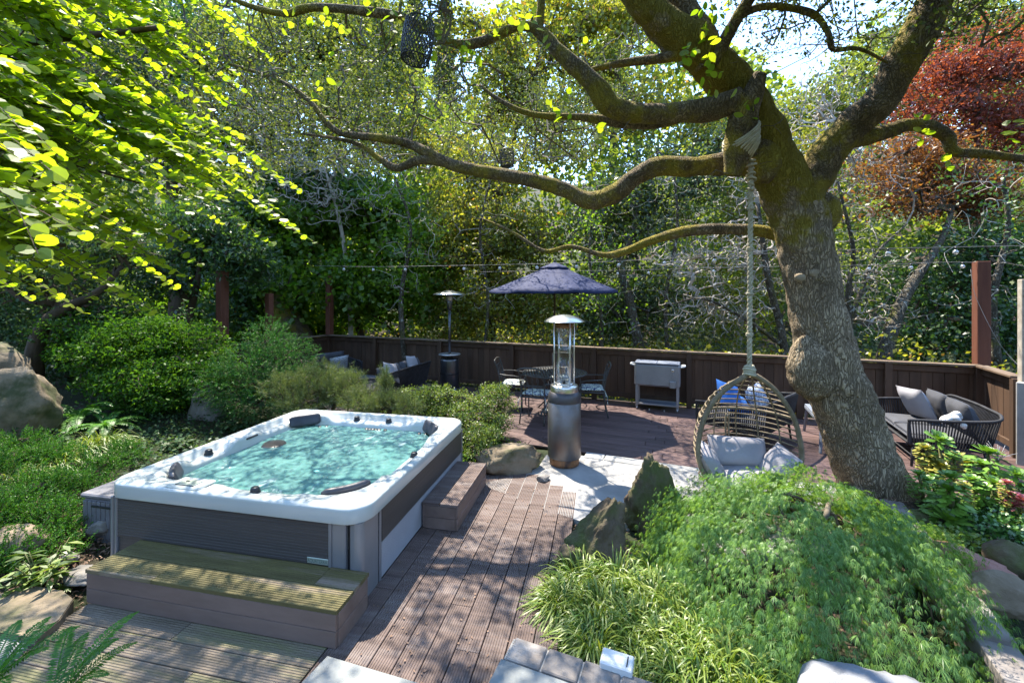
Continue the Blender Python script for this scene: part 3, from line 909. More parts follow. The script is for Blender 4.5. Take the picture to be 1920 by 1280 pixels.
# diverter knobs
def knob(x, y, z=.60, r=.031):
    b = MB().lathe([(0, .026), (r * .55, .026), (r * .8, .024), (r, .016), (r * 1.04, .004), (r, -.01), (r * 1.25, -.011), (r * 1.25, -.02)], 20)
    kb = b.build("diverter_knob", M['black'], tub, loc=(x, y, z))
    return kb
for x, y, z in ((-H + .135, -.32, .615), (-.22, H - .135, .613), (.2, H - .135, .613), (H - .14, .0, .618), (.14, -H + .14, .645)): knob(x, y, z)
MB().box((0, 0, 0), (.02, .16, .024), bev=.009).build("light_slot", M['black'], tub, loc=(-H + .19, .14, .612))
# control pad on the front rim
MB().box((0, 0, 0), (.30, .17, .022), bev=.010).build("control_housing", M['shell'], tub, loc=(-.40, -H + .105, .660))
cp = MB().box((0, 0, 0), (.16, .085, .006), bev=.003).build("control_pad", M['plate'], tub, loc=(-.40, -H + .095, .674))
MB().box((0, 0, 0), (.030, .014, .003), bev=.001).build("display", M['black'], cp, loc=(-.03, .012, .0045))
MB().box((0, 0, 0), (.165, .004, .007)).build("pad_edge", M['black'], cp, loc=(0, -.045, -.001))
# filter lid
MB().lathe([(0, .0), (.10, .0), (.112, -.004), (.118, -.012)], 28).build("filter_lid", M['black'], tub, loc=(-.70, .19, .541))
flb = MB()
for i in range(8):
    x = -.09 + i * .026; yy = math.sqrt(max(0, .1 ** 2 - x * x))
    flb.box((x, 0, .003), (.006, 2 * yy, .006))
flo = flb.build("filter_grille", M['iron'], tub, loc=(-.70, .19, .548)); tag(flo, kind="stuff")
# jets seen through the water at the back wall
jetm = MB().lathe([(0, .004), (.008, .006), (.012, .004), (.02, .004), (.022, 0)], 14).mesh("jet")
for x, z in ((-.62, .515), (-.55, .50), (-.02, .552), (.06, .548), (.14, .548), (.22, .546), (.02, .53), (.10, .528), (.66, .55), (.74, .545)):
    yy = H - .207 if abs(x) < .6 else H - .24
    link("jet", jetm, tub, M['black'], loc=(x, yy - .05, .536 + (z - .54) * .1), rot=(R(12), 0, 0))

# ---- steps -----------------------------------------------------------
def step(name, label, L, D, Hh, u, v, along_u, topm, riserm):
    r = thing(name, label, "step", T(u, v), -A if along_u else -A + R(90), "wooden steps beside the hot tub")
    n = 2; w = D / n
    for i in range(n):
        cuts = [-L / 2, (-.42 * L / 2 if i == 0 else .70 * L / 2), L / 2] if along_u else [-L / 2, L / 2]
        for a0, a1 in zip(cuts[:-1], cuts[1:]):
            ln = a1 - a0 - .004
            link("tread_board", grooved(ln, w - .007, .026, 9), r, M[topm], loc=((a0 + a1) / 2, (i - .5) * w, Hh))
    hh = (Hh - .028) / 2
    for k in range(2):
        zc = hh * (k + .5)
        for s in (-1, 1):
            MB().box((0, 0, zc), (L - .02, .022, hh - .004), bev=.002).build("riser_board", M[riserm], r, loc=(0, s * (D / 2 - .016), 0))
            MB().box((0, 0, zc), (.022, D - .056, hh - .004), bev=.002).build("riser_board", M[riserm], r, loc=(s * (L / 2 - .014), 0, 0))
    return r
step("tub_step", "long low mossy wooden step in front of the hot tub", 1.925, .37, .232, .183, -1.268, True, 'board_green', 'riser')
step("tub_step", "short wooden step against the right side of the hot tub", .99, .345, .234, 1.262, .40, False, 'board_walk', 'riser')

# deck box left of the tub
bx = thing("deck_box", "grey plastic storage box with plank pattern left of the hot tub", "storage box", T(-1.42, -.62), -A)
MB().box((0, 0, .14), (.60, .44, .42), bev=.012).build("box_body", M['deckbox'], bx)
for i in range(12):
    MB().box((-.275 + i * .05, -.224, .13), (.044, .012, .40), bev=.003).build("plank", M['deckbox'], bx)
MB().box((0, 0, .375), (.64, .48, .04), bev=.012).build("lid", M['deckbox'], bx)
MB().box((.02, -.234, .295), (.42, .014, .014)).build("handle", M['black'], bx)
# ================================================================== ROCKS
def rock_mesh(name, size, seed, planes=20, rough=.085, sub=4, taper=0.0, sharp=0.0):
    rd = random.Random(seed)
    bm = bmesh.new()
    bmesh.ops.create_icosphere(bm, subdivisions=sub, radius=1)
    pl = []
    for i in range(planes):
        n = Vector((rd.gauss(0, 1), rd.gauss(0, 1), rd.gauss(0, 1))).normalized()
        pl.append((n, rd.uniform(.72, 1.0)))
    off = Vector((rd.uniform(0, 50), rd.uniform(0, 50), 0))
    for v in bm.verts:
        d = v.co.normalized()
        r = 1.15
        for n, h in pl:
            c = d.dot(n)
            if c > .05: r = min(r, h / c)
        r += rough * (noise.noise(d * 2.2 + off) * 1.2 - .9 * abs(noise.noise(d * 4 + off)) + .7 * noise.noise(d * 9 + off) - .5 * abs(noise.noise(d * 17 + off)) + .3 * noise.noise(d * 34 + off))
        p = d * r
        if taper:
            k = 1 - taper * max(0, min(1, (p.z + .6) / 1.6))
            p.x *= k; p.y *= k
        v.co = Vector((p.x * size[0], p.y * size[1], p.z * size[2]))
    me = bpy.data.meshes.new(name)
    bm.to_mesh(me); bm.free()
    me.polygons.foreach_set("use_smooth", np.ones(len(me.polygons), dtype=bool))
    return me

def rock(px, py, size, m, label, seed, z=0.0, rz=0.0, sink=.35, name="boulder", group=None, tilt=(0, 0), **kw):
    """px, py: where the foot of its front side touches the ground"""
    p = G(px, py, z)
    me = rock_mesh(name, size, seed, **kw)
    o = link(name, me, None, M[m], loc=(p.x, p.y + size[1] * .8, z + size[2] * (1 - sink) * .9), rot=(tilt[0], tilt[1], rz))
    return tag(o, label, "rock", group)

rock(952, 890, (.42, .27, .21), 'rock_tan', "low broad tan boulder between the patio and the far deck", 3, rz=.3, sink=.45, rough=.10)
def peaked(px0, px1, py_base, py_top, px_top, depth, m, label, seed, z=0.0):
    """upright pointed rock filling px0..px1, peak at (px_top, py_top)"""
    a, b = G(px0, py_base, z), G(px1, py_base, z)
    w = (b.x - a.x); Y = a.y + depth * .5
    top = Q(px_top, py_top, Y)
    cx = (a.x + b.x) / 2
    hh = top.z - z
    me = rock_mesh("standing_stone", (w * .60, depth * .55, hh * .66), seed, planes=17, rough=.11, sub=5, taper=.50)
    zt = max(v.co.z for v in me.vertices); zb = -.35 * hh
    kz = hh / (zt * 1.0 + .30 * hh)
    for v in me.vertices:
        f = max(0, v.co.z / zt)
        v.co.x += (top.x - cx) * f ** 1.3
        v.co.z = (v.co.z + .30 * hh) * kz
    o = link("standing_stone", me, None, M[m], loc=(cx, Y, z))
    return tag(o, label, "rock", "pointed rocks between the walkway and the maple")
peaked(1066, 1192, 1078, 930, 1150, .42, 'rock', "pointed mossy brown rock beside the walkway, nearer one with a slanted top", 11)
peaked(1180, 1300, 1004, 850, 1216, .36, 'rock', "taller pointed mossy rock at the patio edge, behind the slanted one", 23)
rock(1070, 1075, (.10, .09, .12), 'rock', "small lumpy rock leaning against the foot of the slanted pointed rock", 31, rough=.15)
rock(-30, 852, (.40, .36, .62), 'rock_tan', "huge tan boulder at the left edge under the trees", 41, z=.25, rough=.09, sink=.36, tilt=(0, .12))
rock(-110, 800, (.60, .45, .64), 'rock_tan', "pale rounded boulder top behind the huge tan boulder", 47, z=.35, rough=.08, sink=.25)
rock(368, 800, (.30, .26, .46), 'rock_dark', "grey brown rock with a slanted top under the conifer shrub", 53, z=.15, rough=.1, taper=.35)
rock(-25, 1070, (.24, .18, .16), 'rock_tan', "mossy tan rock at the left edge below the juniper", 59, z=.05)
rock(140, 1098, (.20, .10, .05), 'rock_dark', "flat shaded brown stone in the mulch beside the long step", 61, z=-.02, rz=-.3)
rock(118, 1062, (.07, .06, .05), 'rock_dark', "small grey stone in the mulch left of the long step", 67, z=0)
rock(182, 1008, (.12, .09, .08), 'rock_dark', "small dark stone at the left side of the deck box", 63, z=0.05)
gr = rock(1665, 1272, (.36, .26, .34), 'rock_grey', "smooth blue grey boulder cut by the bottom picture edge", 71, z=0, sink=.12, rough=.07, planes=10)
gr.location = (1.70, 1.92, .10)
rock(1826, 1092, (.31, .14, .12), 'rock_red', "long flat reddish rock behind the paver wall", 73, z=.18, rz=-.62, rough=.07, sink=.4)
rock(1926, 1082, (.14, .13, .13), 'rock', "rounded brown boulder at the right edge behind the reddish rock", 79, z=.18)
rock(1905, 1162, (.21, .15, .13), 'rock_tan', "rounded tan boulder at the right edge below the reddish rock", 83, z=.16)
rock(1700, 992, (.14, .12, .11), 'rock', "small brown rock at the foot of the leaning tree", 89, z=.02, group="rocks at the foot of the leaning tree")
rock(1752, 1010, (.17, .13, .13), 'rock', "second small brown rock right of the tree foot, under the succulents", 97, z=.05, group="rocks at the foot of the leaning tree")
rock(1800, 1120, (.14, .08, .06), 'rock_dark', "dark flat stone beside the reddish rock", 101, z=.16)
rock(1018, 905, (.09, .07, .05), 'rock_dark', "small flat stone beside the low tan boulder", 103, z=-.01)

# flat stones at the lower left
for k, (pl, m, z1, lab) in enumerate((
    ([(-60, 1122), (70, 1098), (118, 1106), (138, 1122), (112, 1160), (66, 1196), (-60, 1176)], 'rock_tan', .05, "large flat tan stone beside the lower deck"),
    ([(-60, 1182), (60, 1196), (40, 1222), (-60, 1262)], 'concrete', .02, "pale flat stone at the left edge next to the lower deck"))):
    poly = [tuple(G(x, y, z1)[:2]) for x, y in pl][::-1]
    c = np.mean(np.array(poly), axis=0)
    b = MB().prism([(x - c[0], y - c[1]) for x, y in poly], -.12, z1 - .008)
    b.prism([((x - c[0]) * .985, (y - c[1]) * .985) for x, y in poly], z1 - .02, z1)
    tag(b.build("flat_stone", M[m], None, loc=(c[0], c[1], 0)), lab, "stone")

# paver wall at the right
wall = thing("paver_wall", "low retaining wall of pale concrete pavers to the right of the lace maple", "wall", G(1827, 1185, .25) - Vector((0, 0, .25)))
wa, wb = G(1719, 1031, .25), G(1827, 1185, .25)
dirw = (wb - wa).normalized(); nw = Vector((-dirw.y, dirw.x, 0)) if Vector((-dirw.y, dirw.x, 0)).x > 0 else Vector((dirw.y, -dirw.x, 0))
rzw = math.atan2(dirw.y, dirw.x)
t = -.95
Lw = (wb - wa).length
k = 0
while t < 1.75:
    L = .30
    zt = .25 - (.022 if t > Lw - .15 else 0) - (.015 if t < -.1 else 0)
    for c_, (zz, hh) in enumerate(((zt - .03, .06), (zt - .115, .10), (zt - .22, .10))):
        sh_ = (.0 if c_ != 1 else .15)
        q = wa + dirw * (t + L / 2 + sh_) + nw * .085
        MB().box((0, 0, 0), (L - .006, .17 if c_ == 0 else .15, hh - .004), bev=.005).build("paver", M['paver'], wall, world=True, loc=(q.x, q.y, zz), rot=(0, 0, rzw))
    t += L

# ================================================================== TREES AND PLANTS
def leaf_quads(C, L, W, nrm=None, up=.0, fold=.12, hang=None):
    """rhombic leaves at centres C; L, W arrays; random facing, biased upwards by up"""
    n = len(C)
    N_ = rand_dir(n)
    if up: N_ = unit(N_ + np.array([0, 0, up]))
    t = unit(np.cross(N_, rand_dir(n)))
    if hang is not None: t = unit(t + np.array(hang))
    b = unit(np.cross(N_, t))
    n2 = np.cross(t, b)
    L = np.broadcast_to(L, (n,))[:, None]; W = np.broadcast_to(W, (n,))[:, None]
    a = C - t * L * .5
    c = C + t * L * .5
    m1 = C - t * L * .06 + b * W * .5 + n2 * W * fold
    m2 = C - t * L * .06 - b * W * .5 + n2 * W * fold
    return np.stack([a, m1, c, m2], axis=1)

LEAF8 = np.array([(0, 0), (.12, .26), (.38, .42), (.68, .36), (1, 0), (.68, -.36), (.38, -.42), (.12, -.26)])
def leaf_poly(C, L, W, up=.5, curl=.08):
    n = len(C)
    N_ = unit(rand_dir(n) + np.array([0, 0, up])); t = unit(np.cross(N_, rand_dir(n))); b = np.cross(N_, t)
    L = np.broadcast_to(L, (n,))[:, None, None]; W = np.broadcast_to(W, (n,))[:, None, None]
    x = (LEAF8[:, 0] - .4)[None, :, None]; y = LEAF8[:, 1][None, :, None]
    return C[:, None, :] + t[:, None, :] * x * L + b[:, None, :] * y * W + N_[:, None, :] * (curl * L * (4 * y * y - x * x))

def colonize(start, targets, pull=.0, order=None):
    """joins every target to the nearest point already grown: returns nodes, parent index"""
    st = np.array(start, float)
    tg = np.array(targets, float)
    d0 = np.min(np.linalg.norm(tg[:, None, :] - st[None, :, :], axis=2), axis=1)
    tg = tg[np.argsort(d0)]
    nodes = np.zeros((len(st) + len(tg), 3)); nodes[:len(st)] = st
    par = -np.ones(len(nodes), int)
    m = len(st)
    for p in tg:
        d = np.linalg.norm(nodes[:m] - p, axis=1)
        par[m] = int(np.argmin(d))
        nodes[m] = p
        m += 1
    return nodes, par, len(st)

def twig_mesh(name, nodes, par, n0, r_tip, r_max, expo=.5, sides=4, bend=.08, m=None, segs=2):
    n = len(nodes)
    wgt = np.ones(n)
    for i in range(n - 1, n0 - 1, -1):
        if par[i] >= n0: wgt[par[i]] += wgt[i]
    rad = np.minimum(r_max, r_tip * wgt ** expo)
    idx = np.arange(n0, n)
    P0 = nodes[par[idx]]; P1 = nodes[idx]
    r1 = rad[idx]; r0 = np.where(par[idx] >= n0, np.minimum(rad[par[idx]], r1 * 1.5), r1 * 1.4)
    d = P1 - P0
    ln = np.linalg.norm(d, axis=1, keepdims=True)
    mid_off = rand_dir(len(idx)) * ln * bend * 1.6
    pts = []
    for k in range(segs + 1):
        t = k / segs
        pts.append(P0 + d * t + mid_off * math.sin(math.pi * t))
    A_ = []
    dn = unit(d)
    a = unit(np.cross(dn, np.array([.3, .2, 1.0])[None, :] + .01 * rand_dir(len(idx))))
    b = np.cross(dn, a)
    rings_ = []
    for k in range(segs + 1):
        rr = (r0 + (r1 - r0) * k / segs)[:, None]
        rings_.append([pts[k] + (a * math.cos(2 * math.pi * j / sides) + b * math.sin(2 * math.pi * j / sides)) * rr for j in range(sides)])
    for k in range(segs):
        for j in range(sides):
            j2 = (j + 1) % sides
            A_.append(np.stack([rings_[k][j], rings_[k][j2], rings_[k + 1][j2], rings_[k + 1][j]], axis=1))
    return polys(name, np.concatenate(A_), m), rad

def in_blobs(n, blobs, shell=.55, ruf=.25):
    """n random points in a union of ellipsoids (c, (rx, ry, rz)), thinner towards the inside"""
    w = np.array([b[1][0] * b[1][2] for b in blobs]); w = w / w.sum()
    k = rng.choice(len(blobs), n, p=w)
    C = np.array([b[0] for b in blobs])[k]; S = np.array([b[1] for b in blobs])[k]
    d = rand_dir(n)
    r = rng.random(n) ** shell * (1 + ruf * (rng.random(n) - .5))
    return C + d * S * r[:, None]

def bez(pts, per=5): return [tuple(p) for p in spline(pts, per)]

def limb(name, pts, m, parent, n=12, per=6, wob=.0, seed=0, world=True, ridge=.0):
    """pts: (x, y, z, r)"""
    S = spline(pts, per)
    mb = MB()
    mb.tube([p[:3] for p in S], [max(.002, p[3]) for p in S], n)
    if wob or ridge:
        off = Vector((seed * 7.3, 0, 0))
        k = n
        V = mb.v
        for i, p in enumerate(S):
            c = Vector(p[:3])
            for j in range(k):
                q = Vector(V[i * k + j])
                d = (q - c)
                f = 1 + wob * noise.noise(q * 4 + off) * 2 + wob * .7 * noise.noise(q * 11 + off)
                if ridge:
                    f += ridge * (abs(noise.noise(Vector((q.x * 14, q.y * 14, q.z * 5)) + off)) - .25)
                V[i * k + j] = tuple(c + d * f)
    return mb.build(name, m, parent, world=world)

def foliage_tree(name, label, cat, base, trunk_r, blobs, nclump, per, leaf, lm, bark, lw=.6, spread=.16, shell=.6, group=None, trunk_pts=None, twig=.006, up=.3, rmax=.10, nodens=None, extra_start=None):
    """tree or shrub: trunk, twigs grown to every leaf clump, crown of single leaves"""
    r = thing(name, label, cat, base, 0, group)
    b = Vector(base)
    top = Vector(np.mean([np.array(x[0]) for x in blobs], axis=0))
    if trunk_pts is None:
        h = top - b
        trunk_pts = [(b.x, b.y, b.z, trunk_r), (b.x + h.x * .2 + random.uniform(-.1, .1), b.y + h.y * .3, b.z + h.z * .35, trunk_r * .8),
                     (b.x + h.x * .6, b.y + h.y * .6, b.z + h.z * .7, trunk_r * .6), (top.x, top.y, top.z, trunk_r * .3)]
    limb("trunk", trunk_pts, bark, r, n=8, per=5, wob=.05, seed=len(label))
    S = spline(trunk_pts, 5)[:, :3]
    S = S[int(len(S) * .35):]
    if extra_start is not None: S = np.vstack([S, extra_start])
    if base[1] > 8.5:
        tg = in_blobs(int(nclump * 1.9), blobs, shell)
        kp = np.array([noise.noise(Vector((p[0] * 1.15, p[1] * 1.15, p[2] * 1.5 + 11))) + .45 * noise.noise(Vector((p[0] * 2.8, p[1] * 2.8, p[2] * 3.6))) for p in tg])
        tg = tg[kp > -.02]
    elif name in ("cypress_shrub", "boxleaf_shrub"):
        tg = in_blobs(int(nclump * 1.7), blobs, shell)
        kp = np.array([noise.noise(Vector((p[0] * 2.2, p[1] * 2.2, p[2] * 7))) + .5 * noise.noise(Vector((p[0] * 5, p[1] * 5, p[2] * 12))) for p in tg])
        tg = tg[kp > -.06]
    else:
        tg = in_blobs(nclump, blobs, shell)
    if nodens is not None: tg = tg[nodens(tg)]
    nodes, par, n0 = colonize(S, tg)
    me, _ = twig_mesh("branches", nodes, par, n0, twig, rmax, m=bark, sides=3, segs=1 if base[1] > 8.5 else 2)
    o = link("branches", me, r, world=True); tag(o, kind="stuff")
    tips = nodes[n0:]
    if base[1] > 8.5: leaf = leaf * 1.22
    C = np.repeat(tips, per, axis=0) + rng.normal(size=(len(tips) * per, 3)) * np.array([spread, spread, spread * .62])
    sc = rng.uniform(.65, 1.25, len(C))
    A_ = leaf_quads(C, leaf * sc, leaf * lw * sc, up=up)
    link("crown", polys("crown", A_, lm), r, world=True)
    return r

def blobs_px(lst):
    """(px, py, Y, half width px, half height px, depth m)"""
    out = []
    for px, py, Y, hw_, hh_, dep in lst:
        c = Q(px, py, Y)
        out.append(((c.x, c.y, c.z), (hw_ * Y / F, dep, hh_ * Y / F)))
    return out
def foot(px, Y):
    x = (px - 960) * Y / F
    return (x, Y, ground_h(x, Y) - .05)

# ---- the forest behind -------------------------------------------------
FT = foliage_tree
FT("oak_tree", "tall olive green tree left of centre rising above the picture top", "tree", foot(560, 14), .22,
   blobs_px([(470, 130, 14, 110, 110, 1.8), (600, 60, 14.5, 130, 110, 2), (650, 190, 13.5, 110, 90, 1.6), (520, 260, 14, 110, 90, 1.6), (720, 90, 14.5, 70, 100, 1.5)]), 1100, 20, .125, LF['olive'], M['bark_brown'], spread=.24)
FT("hazel_tree", "bright green broadleaf tree behind the left half of the fence", "tree", foot(690, 13), .14,
   blobs_px([(560, 430, 13, 110, 90, 1.5), (690, 420, 13.5, 120, 95, 1.6), (640, 540, 12.8, 140, 80, 1.4), (770, 520, 13, 80, 110, 1.4), (520, 540, 13, 70, 80, 1.4)]), 1500, 18, .135, LF['bright'], M['bark_brown'], spread=.22, lw=.75)
FT("oak_tree", "pale yellow green loose tree behind the umbrella", "tree", foot(930, 13), .13,
   blobs_px([(900, 330, 13.5, 110, 80, 1.5), (960, 450, 13, 130, 90, 1.5), (860, 470, 13, 90, 110, 1.5), (980, 570, 12.5, 120, 70, 1.3), (870, 590, 13, 90, 60, 1.3)]), 1500, 18, .095, LF['yellow'], M['bark_brown'], spread=.22)
FT("oak_tree", "loose sunlit olive tree with sky gaps above the centre", "tree", foot(880, 17), .2,
   blobs_px([(700, 160, 17, 80, 90, 1.6), (960, 120, 17, 80, 120, 1.8), (1040, 240, 16.5, 100, 90, 1.8), (1130, 140, 17, 90, 80, 1.6), (1020, 20, 17, 90, 60, 1.6), (700, 40, 17, 70, 70, 1.5), (1230, 200, 17, 80, 70, 1.5), (880, 60, 18, 70, 60, 1.5), (1160, 40, 17, 80, 70, 1.5), (960, 200, 18, 90, 70, 1.5), (1320, 240, 17, 60, 60, 1.3), (760, 270, 16.5, 90, 60, 1.6), (1080, 60, 17, 80, 90, 1.8)]), 2000, 16, .15, LF['yellow'], M['bark_brown'], spread=.25)
FT("bay_tree", "dark olive tree behind the round table and cooler", "tree", foot(1180, 12), .16,
   blobs_px([(1150, 420, 12.5, 110, 100, 1.5), (1250, 350, 13, 110, 90, 1.5), (1200, 560, 12, 120, 80, 1.2), (1110, 600, 12, 90, 50, 1.1), (1330, 300, 13.5, 90, 80, 1.5)]), 1200, 16, .09, LF['dark'], M['bark_lichen'], spread=.22,
   trunk_pts=[tuple(Q(1205, 720, 11)) + (.14,), tuple(Q(1196, 640, 11)) + (.13,), tuple(Q(1180, 560, 11.2)) + (.12,), tuple(Q(1165, 500, 11.5)) + (.1,), tuple(Q(1190, 420, 12)) + (.07,), tuple(Q(1200, 330, 12.5)) + (.04,)])
FT("oak_tree", "shaded brownish oak behind the hanging chair rope", "tree", foot(1380, 13), .16,
   blobs_px([(1400, 420, 13, 130, 110, 1.5), (1470, 280, 14, 100, 90, 1.5), (1350, 560, 12.5, 130, 80, 1.2)]), 900, 15, .085, LF['yellow'], M['twig_grey'], spread=.24)
FT("japanese_maple", "red Japanese maple at the upper right", "tree", foot(1830, 12), .14,
   blobs_px([(1770, 130, 12, 110, 70, 1.2), (1870, 120, 12.5, 100, 90, 1.3), (1850, 230, 12, 120, 70, 1.3), (1740, 220, 12, 80, 50, 1), (1930, 260, 12, 60, 80, 1)]), 900, 22, .095, LF['red'], M['bark_brown'], spread=.2, lw=.45)
FT("japanese_maple", "bronze orange Japanese maple below the red one", "tree", foot(1720, 11), .12,
   blobs_px([(1690, 300, 11, 110, 50, 1.1), (1780, 340, 11, 110, 50, 1.1), (1650, 370, 10.8, 110, 50, 1), (1840, 380, 11, 80, 50, 1)]), 650, 20, .085, LF['bronze'], M['bark_lichen'], spread=.2, lw=.45,
   trunk_pts=[tuple(Q(1645, 720, 9.6)) + (.15,), tuple(Q(1665, 640, 9.6)) + (.14,), tuple(Q(1690, 570, 9.8)) + (.12,), tuple(Q(1725, 510, 10)) + (.10,), tuple(Q(1765, 450, 10.3)) + (.07,), tuple(Q(1790, 380, 10.8)) + (.04,)])
FT("holly_tree", "dark glossy evergreen behind the right sofa", "tree", foot(1800, 11.5), .12,
   blobs_px([(1760, 540, 11, 120, 100, 1.0), (1860, 520, 10.5, 90, 110, 1.0), (1700, 640, 10.5, 110, 50, .8), (1890, 620, 9.5, 60, 80, .8)]), 1000, 18, .085, LF['deep'], M['bark_brown'], spread=.2)
FT("oak_tree", "sunlit green tree filling the top right corner", "tree", foot(1850, 19), .22,
   blobs_px([(1760, 40, 19, 110, 70, 2), (1880, 60, 19, 110, 90, 2), (1640, 130, 19, 80, 60, 1.6), (1560, 190, 18, 80, 60, 1.5), (1950, 180, 19, 90, 120, 2), (1480, 230, 19, 70, 50, 1.5), (1700, 200, 19, 90, 70, 1.6)]), 1100, 18, .15, LF['olive'], M['bark_brown'], spread=.3)
FT("bay_tree", "dense dark evergreen tree at the far left", "tree", foot(60, 10.5), .2,
   blobs_px([(-60, 300, 11, 150, 180, 1.8), (90, 460, 10.5, 130, 110, 1.4), (-40, 560, 10, 120, 90, 1.3), (150, 200, 12, 140, 160, 1.6)]), 1300, 17, .10, LF['dark'], M['bark_brown'], spread=.24)
FT("laurel_tree", "dark tree behind the backlit branches, upper left", "tree", foot(330, 12), .2,
   blobs_px([(250, 120, 13, 140, 150, 1.8), (360, 250, 12.5, 110, 110, 1.5), (330, 60, 13.5, 130, 100, 1.8)]), 900, 17, .12, LF['deep'], M['bark_brown'], spread=.26)
FT("rhododendron", "dark whorled rhododendron above the left hedge", "shrub", foot(350, 9), .1,
   blobs_px([(380, 440, 9.5, 100, 60, 1), (300, 500, 9, 110, 60, .9), (450, 490, 9.5, 80, 50, .9)]), 800, 16, .10, LF['deep'], M['bark_brown'], spread=.13, lw=.35)
FT("mossy_tree", "leaning dark mossy tree behind the left return of the fence", "tree", foot(600, 12.6), .3,
   blobs_px([(470, 420, 12.8, 90, 60, 1.1), (600, 350, 13, 110, 60, 1.2), (420, 560, 12, 60, 70, .9)]), 800, 16, .12, LF['deep'], M['limbbark'], spread=.2,
   trunk_pts=[tuple(Q(600, 700, 12.4)) + (.55,), tuple(Q(560, 640, 12.4)) + (.48,), tuple(Q(530, 590, 12.4)) + (.38,), tuple(Q(505, 555, 12.4)) + (.30,), tuple(Q(478, 535, 12.4)) + (.2,), tuple(Q(450, 500, 12.4)) + (.12,)])
FT("hazel_tree", "mid green tree between the left posts", "tree", foot(470, 14.5), .14,
   blobs_px([(480, 600, 14.5, 130, 90, 1.4), (340, 560, 14, 110, 90, 1.4), (600, 610, 14.5, 90, 60, 1.3)]), 900, 17, .14, LF['bright'], M['bark_brown'], spread=.26, lw=.7)
FT("curved_tree", "small tree with a bent brown trunk behind the huge boulder", "tree", tuple(Q(62, 700, 6.9)), .1,
   blobs_px([(60, 520, 7.2, 120, 70, .8), (190, 600, 7.4, 80, 60, .7), (200, 470, 7.6, 90, 60, .8)]), 500, 14, .075, LF['ivy'], M['bark_brown'], spread=.14,
   trunk_pts=[tuple(Q(62, 720, 6.9)) + (.13,), tuple(Q(66, 655, 6.9)) + (.115,), tuple(Q(88, 605, 6.9)) + (.10,), tuple(Q(128, 575, 7)) + (.085,), tuple(Q(180, 550, 7.1)) + (.06,), tuple(Q(230, 500, 7.3)) + (.03,)])

# tall conifers far behind
def conifer(px, Y, top_py, hw_px, label):
    x, y, z = foot(px, Y)
    top = Q(px, top_py, Y).z
    r = thing("redwood_tree", label, "tree", (x, y, z), 0, "tall dark conifers far behind")
    MB().tube([(0, 0, 0), (0, 0, (top - z) * .5), (0, 0, top - z)], [.55, .35, .05], 8).build("trunk", M['bark_brown'], r)
    n = 5200
    t = rng.random(n) ** .8
    hh = (top - z)
    a = rng.random(n) * 2 * np.pi
    tier = np.sin(t * 60 + np.sin(a * 3) * 2) * .25 + .85
    rad = hw_px * Y / F * (1 - t) ** .8 * tier * rng.random(n) ** .5
    C = np.stack([rad * np.cos(a), rad * np.sin(a), hh * (.12 + .88 * t) - rad * .35], axis=1)
    A_ = leaf_quads(C, rng.uniform(.4, .9, n), rng.uniform(.15, .35, n), up=.6, fold=.05)
    link("crown", polys("crown", A_, LF['conifer']), r)
conifer(835, 38, -60, 60, "tall dark conifer in the sky gap left of centre")
conifer(775, 46, -80, 50, "slimmer conifer behind the large hanging lantern")
conifer(1150, 44, -40, 75, "dark conifer behind the oak limbs, right of centre")
conifer(60, 30, -200, 120, "broad dark conifer behind the backlit branches, upper left")
conifer(1990, 40, 60, 90, "conifer at the far right edge behind the red maple")

# far wood and undergrowth that read as one mass
def skyline(px):
    pts = [(-400, -60), (600, -20), (740, 60), (800, 190), (860, 190), (920, 20), (980, -40), (1180, -40), (1330, 60), (1420, 150), (1560, 140), (1640, 80), (1760, 0), (2400, -40)]
    return np.interp(px, [p[0] for p in pts], [p[1] for p in pts])
n = 105000
Yw = rng.uniform(20, 34, n)
pxw = rng.uniform(-500, 2420, n)
yy_ = rng.random(n)
sk = skyline(pxw) + 40 * np.sin(pxw * .03) + rng.normal(size=n) * 12
cell = np.sin(pxw * .045 + Yw) * np.sin(pxw * .11 + yy_ * 9)
pyw = sk + (620 - sk) * yy_
keep = cell > -.75
C = np.stack([(pxw - 960) * Yw / F, Yw, CAM_Z - (pyw - HOR) * Yw / F], axis=1)[keep]
kp = np.array([noise.noise(Vector((p[0] * .45, p[1] * .45, p[2] * .6))) + .5 * noise.noise(Vector((p[0] * 1.3, p[1] * 1.3, p[2] * 1.6))) for p in C])
C = C[kp > -.22]
A_ = leaf_quads(C, rng.uniform(.32, .6, len(C)), rng.uniform(.2, .38, len(C)), up=.3)
tag(link("distant_woods", polys("distant_woods", A_, LF['woods'])), kind="stuff")

n = 18000
t_ = rng.random(n)
base_ = np.array(CORNER_L)[None, :] * (1 - t_)[:, None] * 1.0 + np.array(CORNER_R)[None, :] * t_[:, None]
dd_ = (CORNER_R - CORNER_L).normalized()
nn_ = np.array([-dd_.y, dd_.x, 0])
base_ = base_ + np.array(dd_)[None, :] * ((rng.random(n) - .5) * 7)[:, None] + nn_[None, :] * (rng.random(n) * 5 + .5)[:, None]
hz_ = np.array([.8 + .7 * noise.noise(Vector((p[0] * .7, p[1] * .7, 0))) for p in base_])
base_[:, 2] = rng.random(n) * (hz_ + .7) - .5
tag(link("undergrowth", polys("undergrowth", leaf_quads(base_, rng.uniform(.07, .14, n), rng.uniform(.05, .09, n), up=.5), LF['yellow'])), kind="stuff")

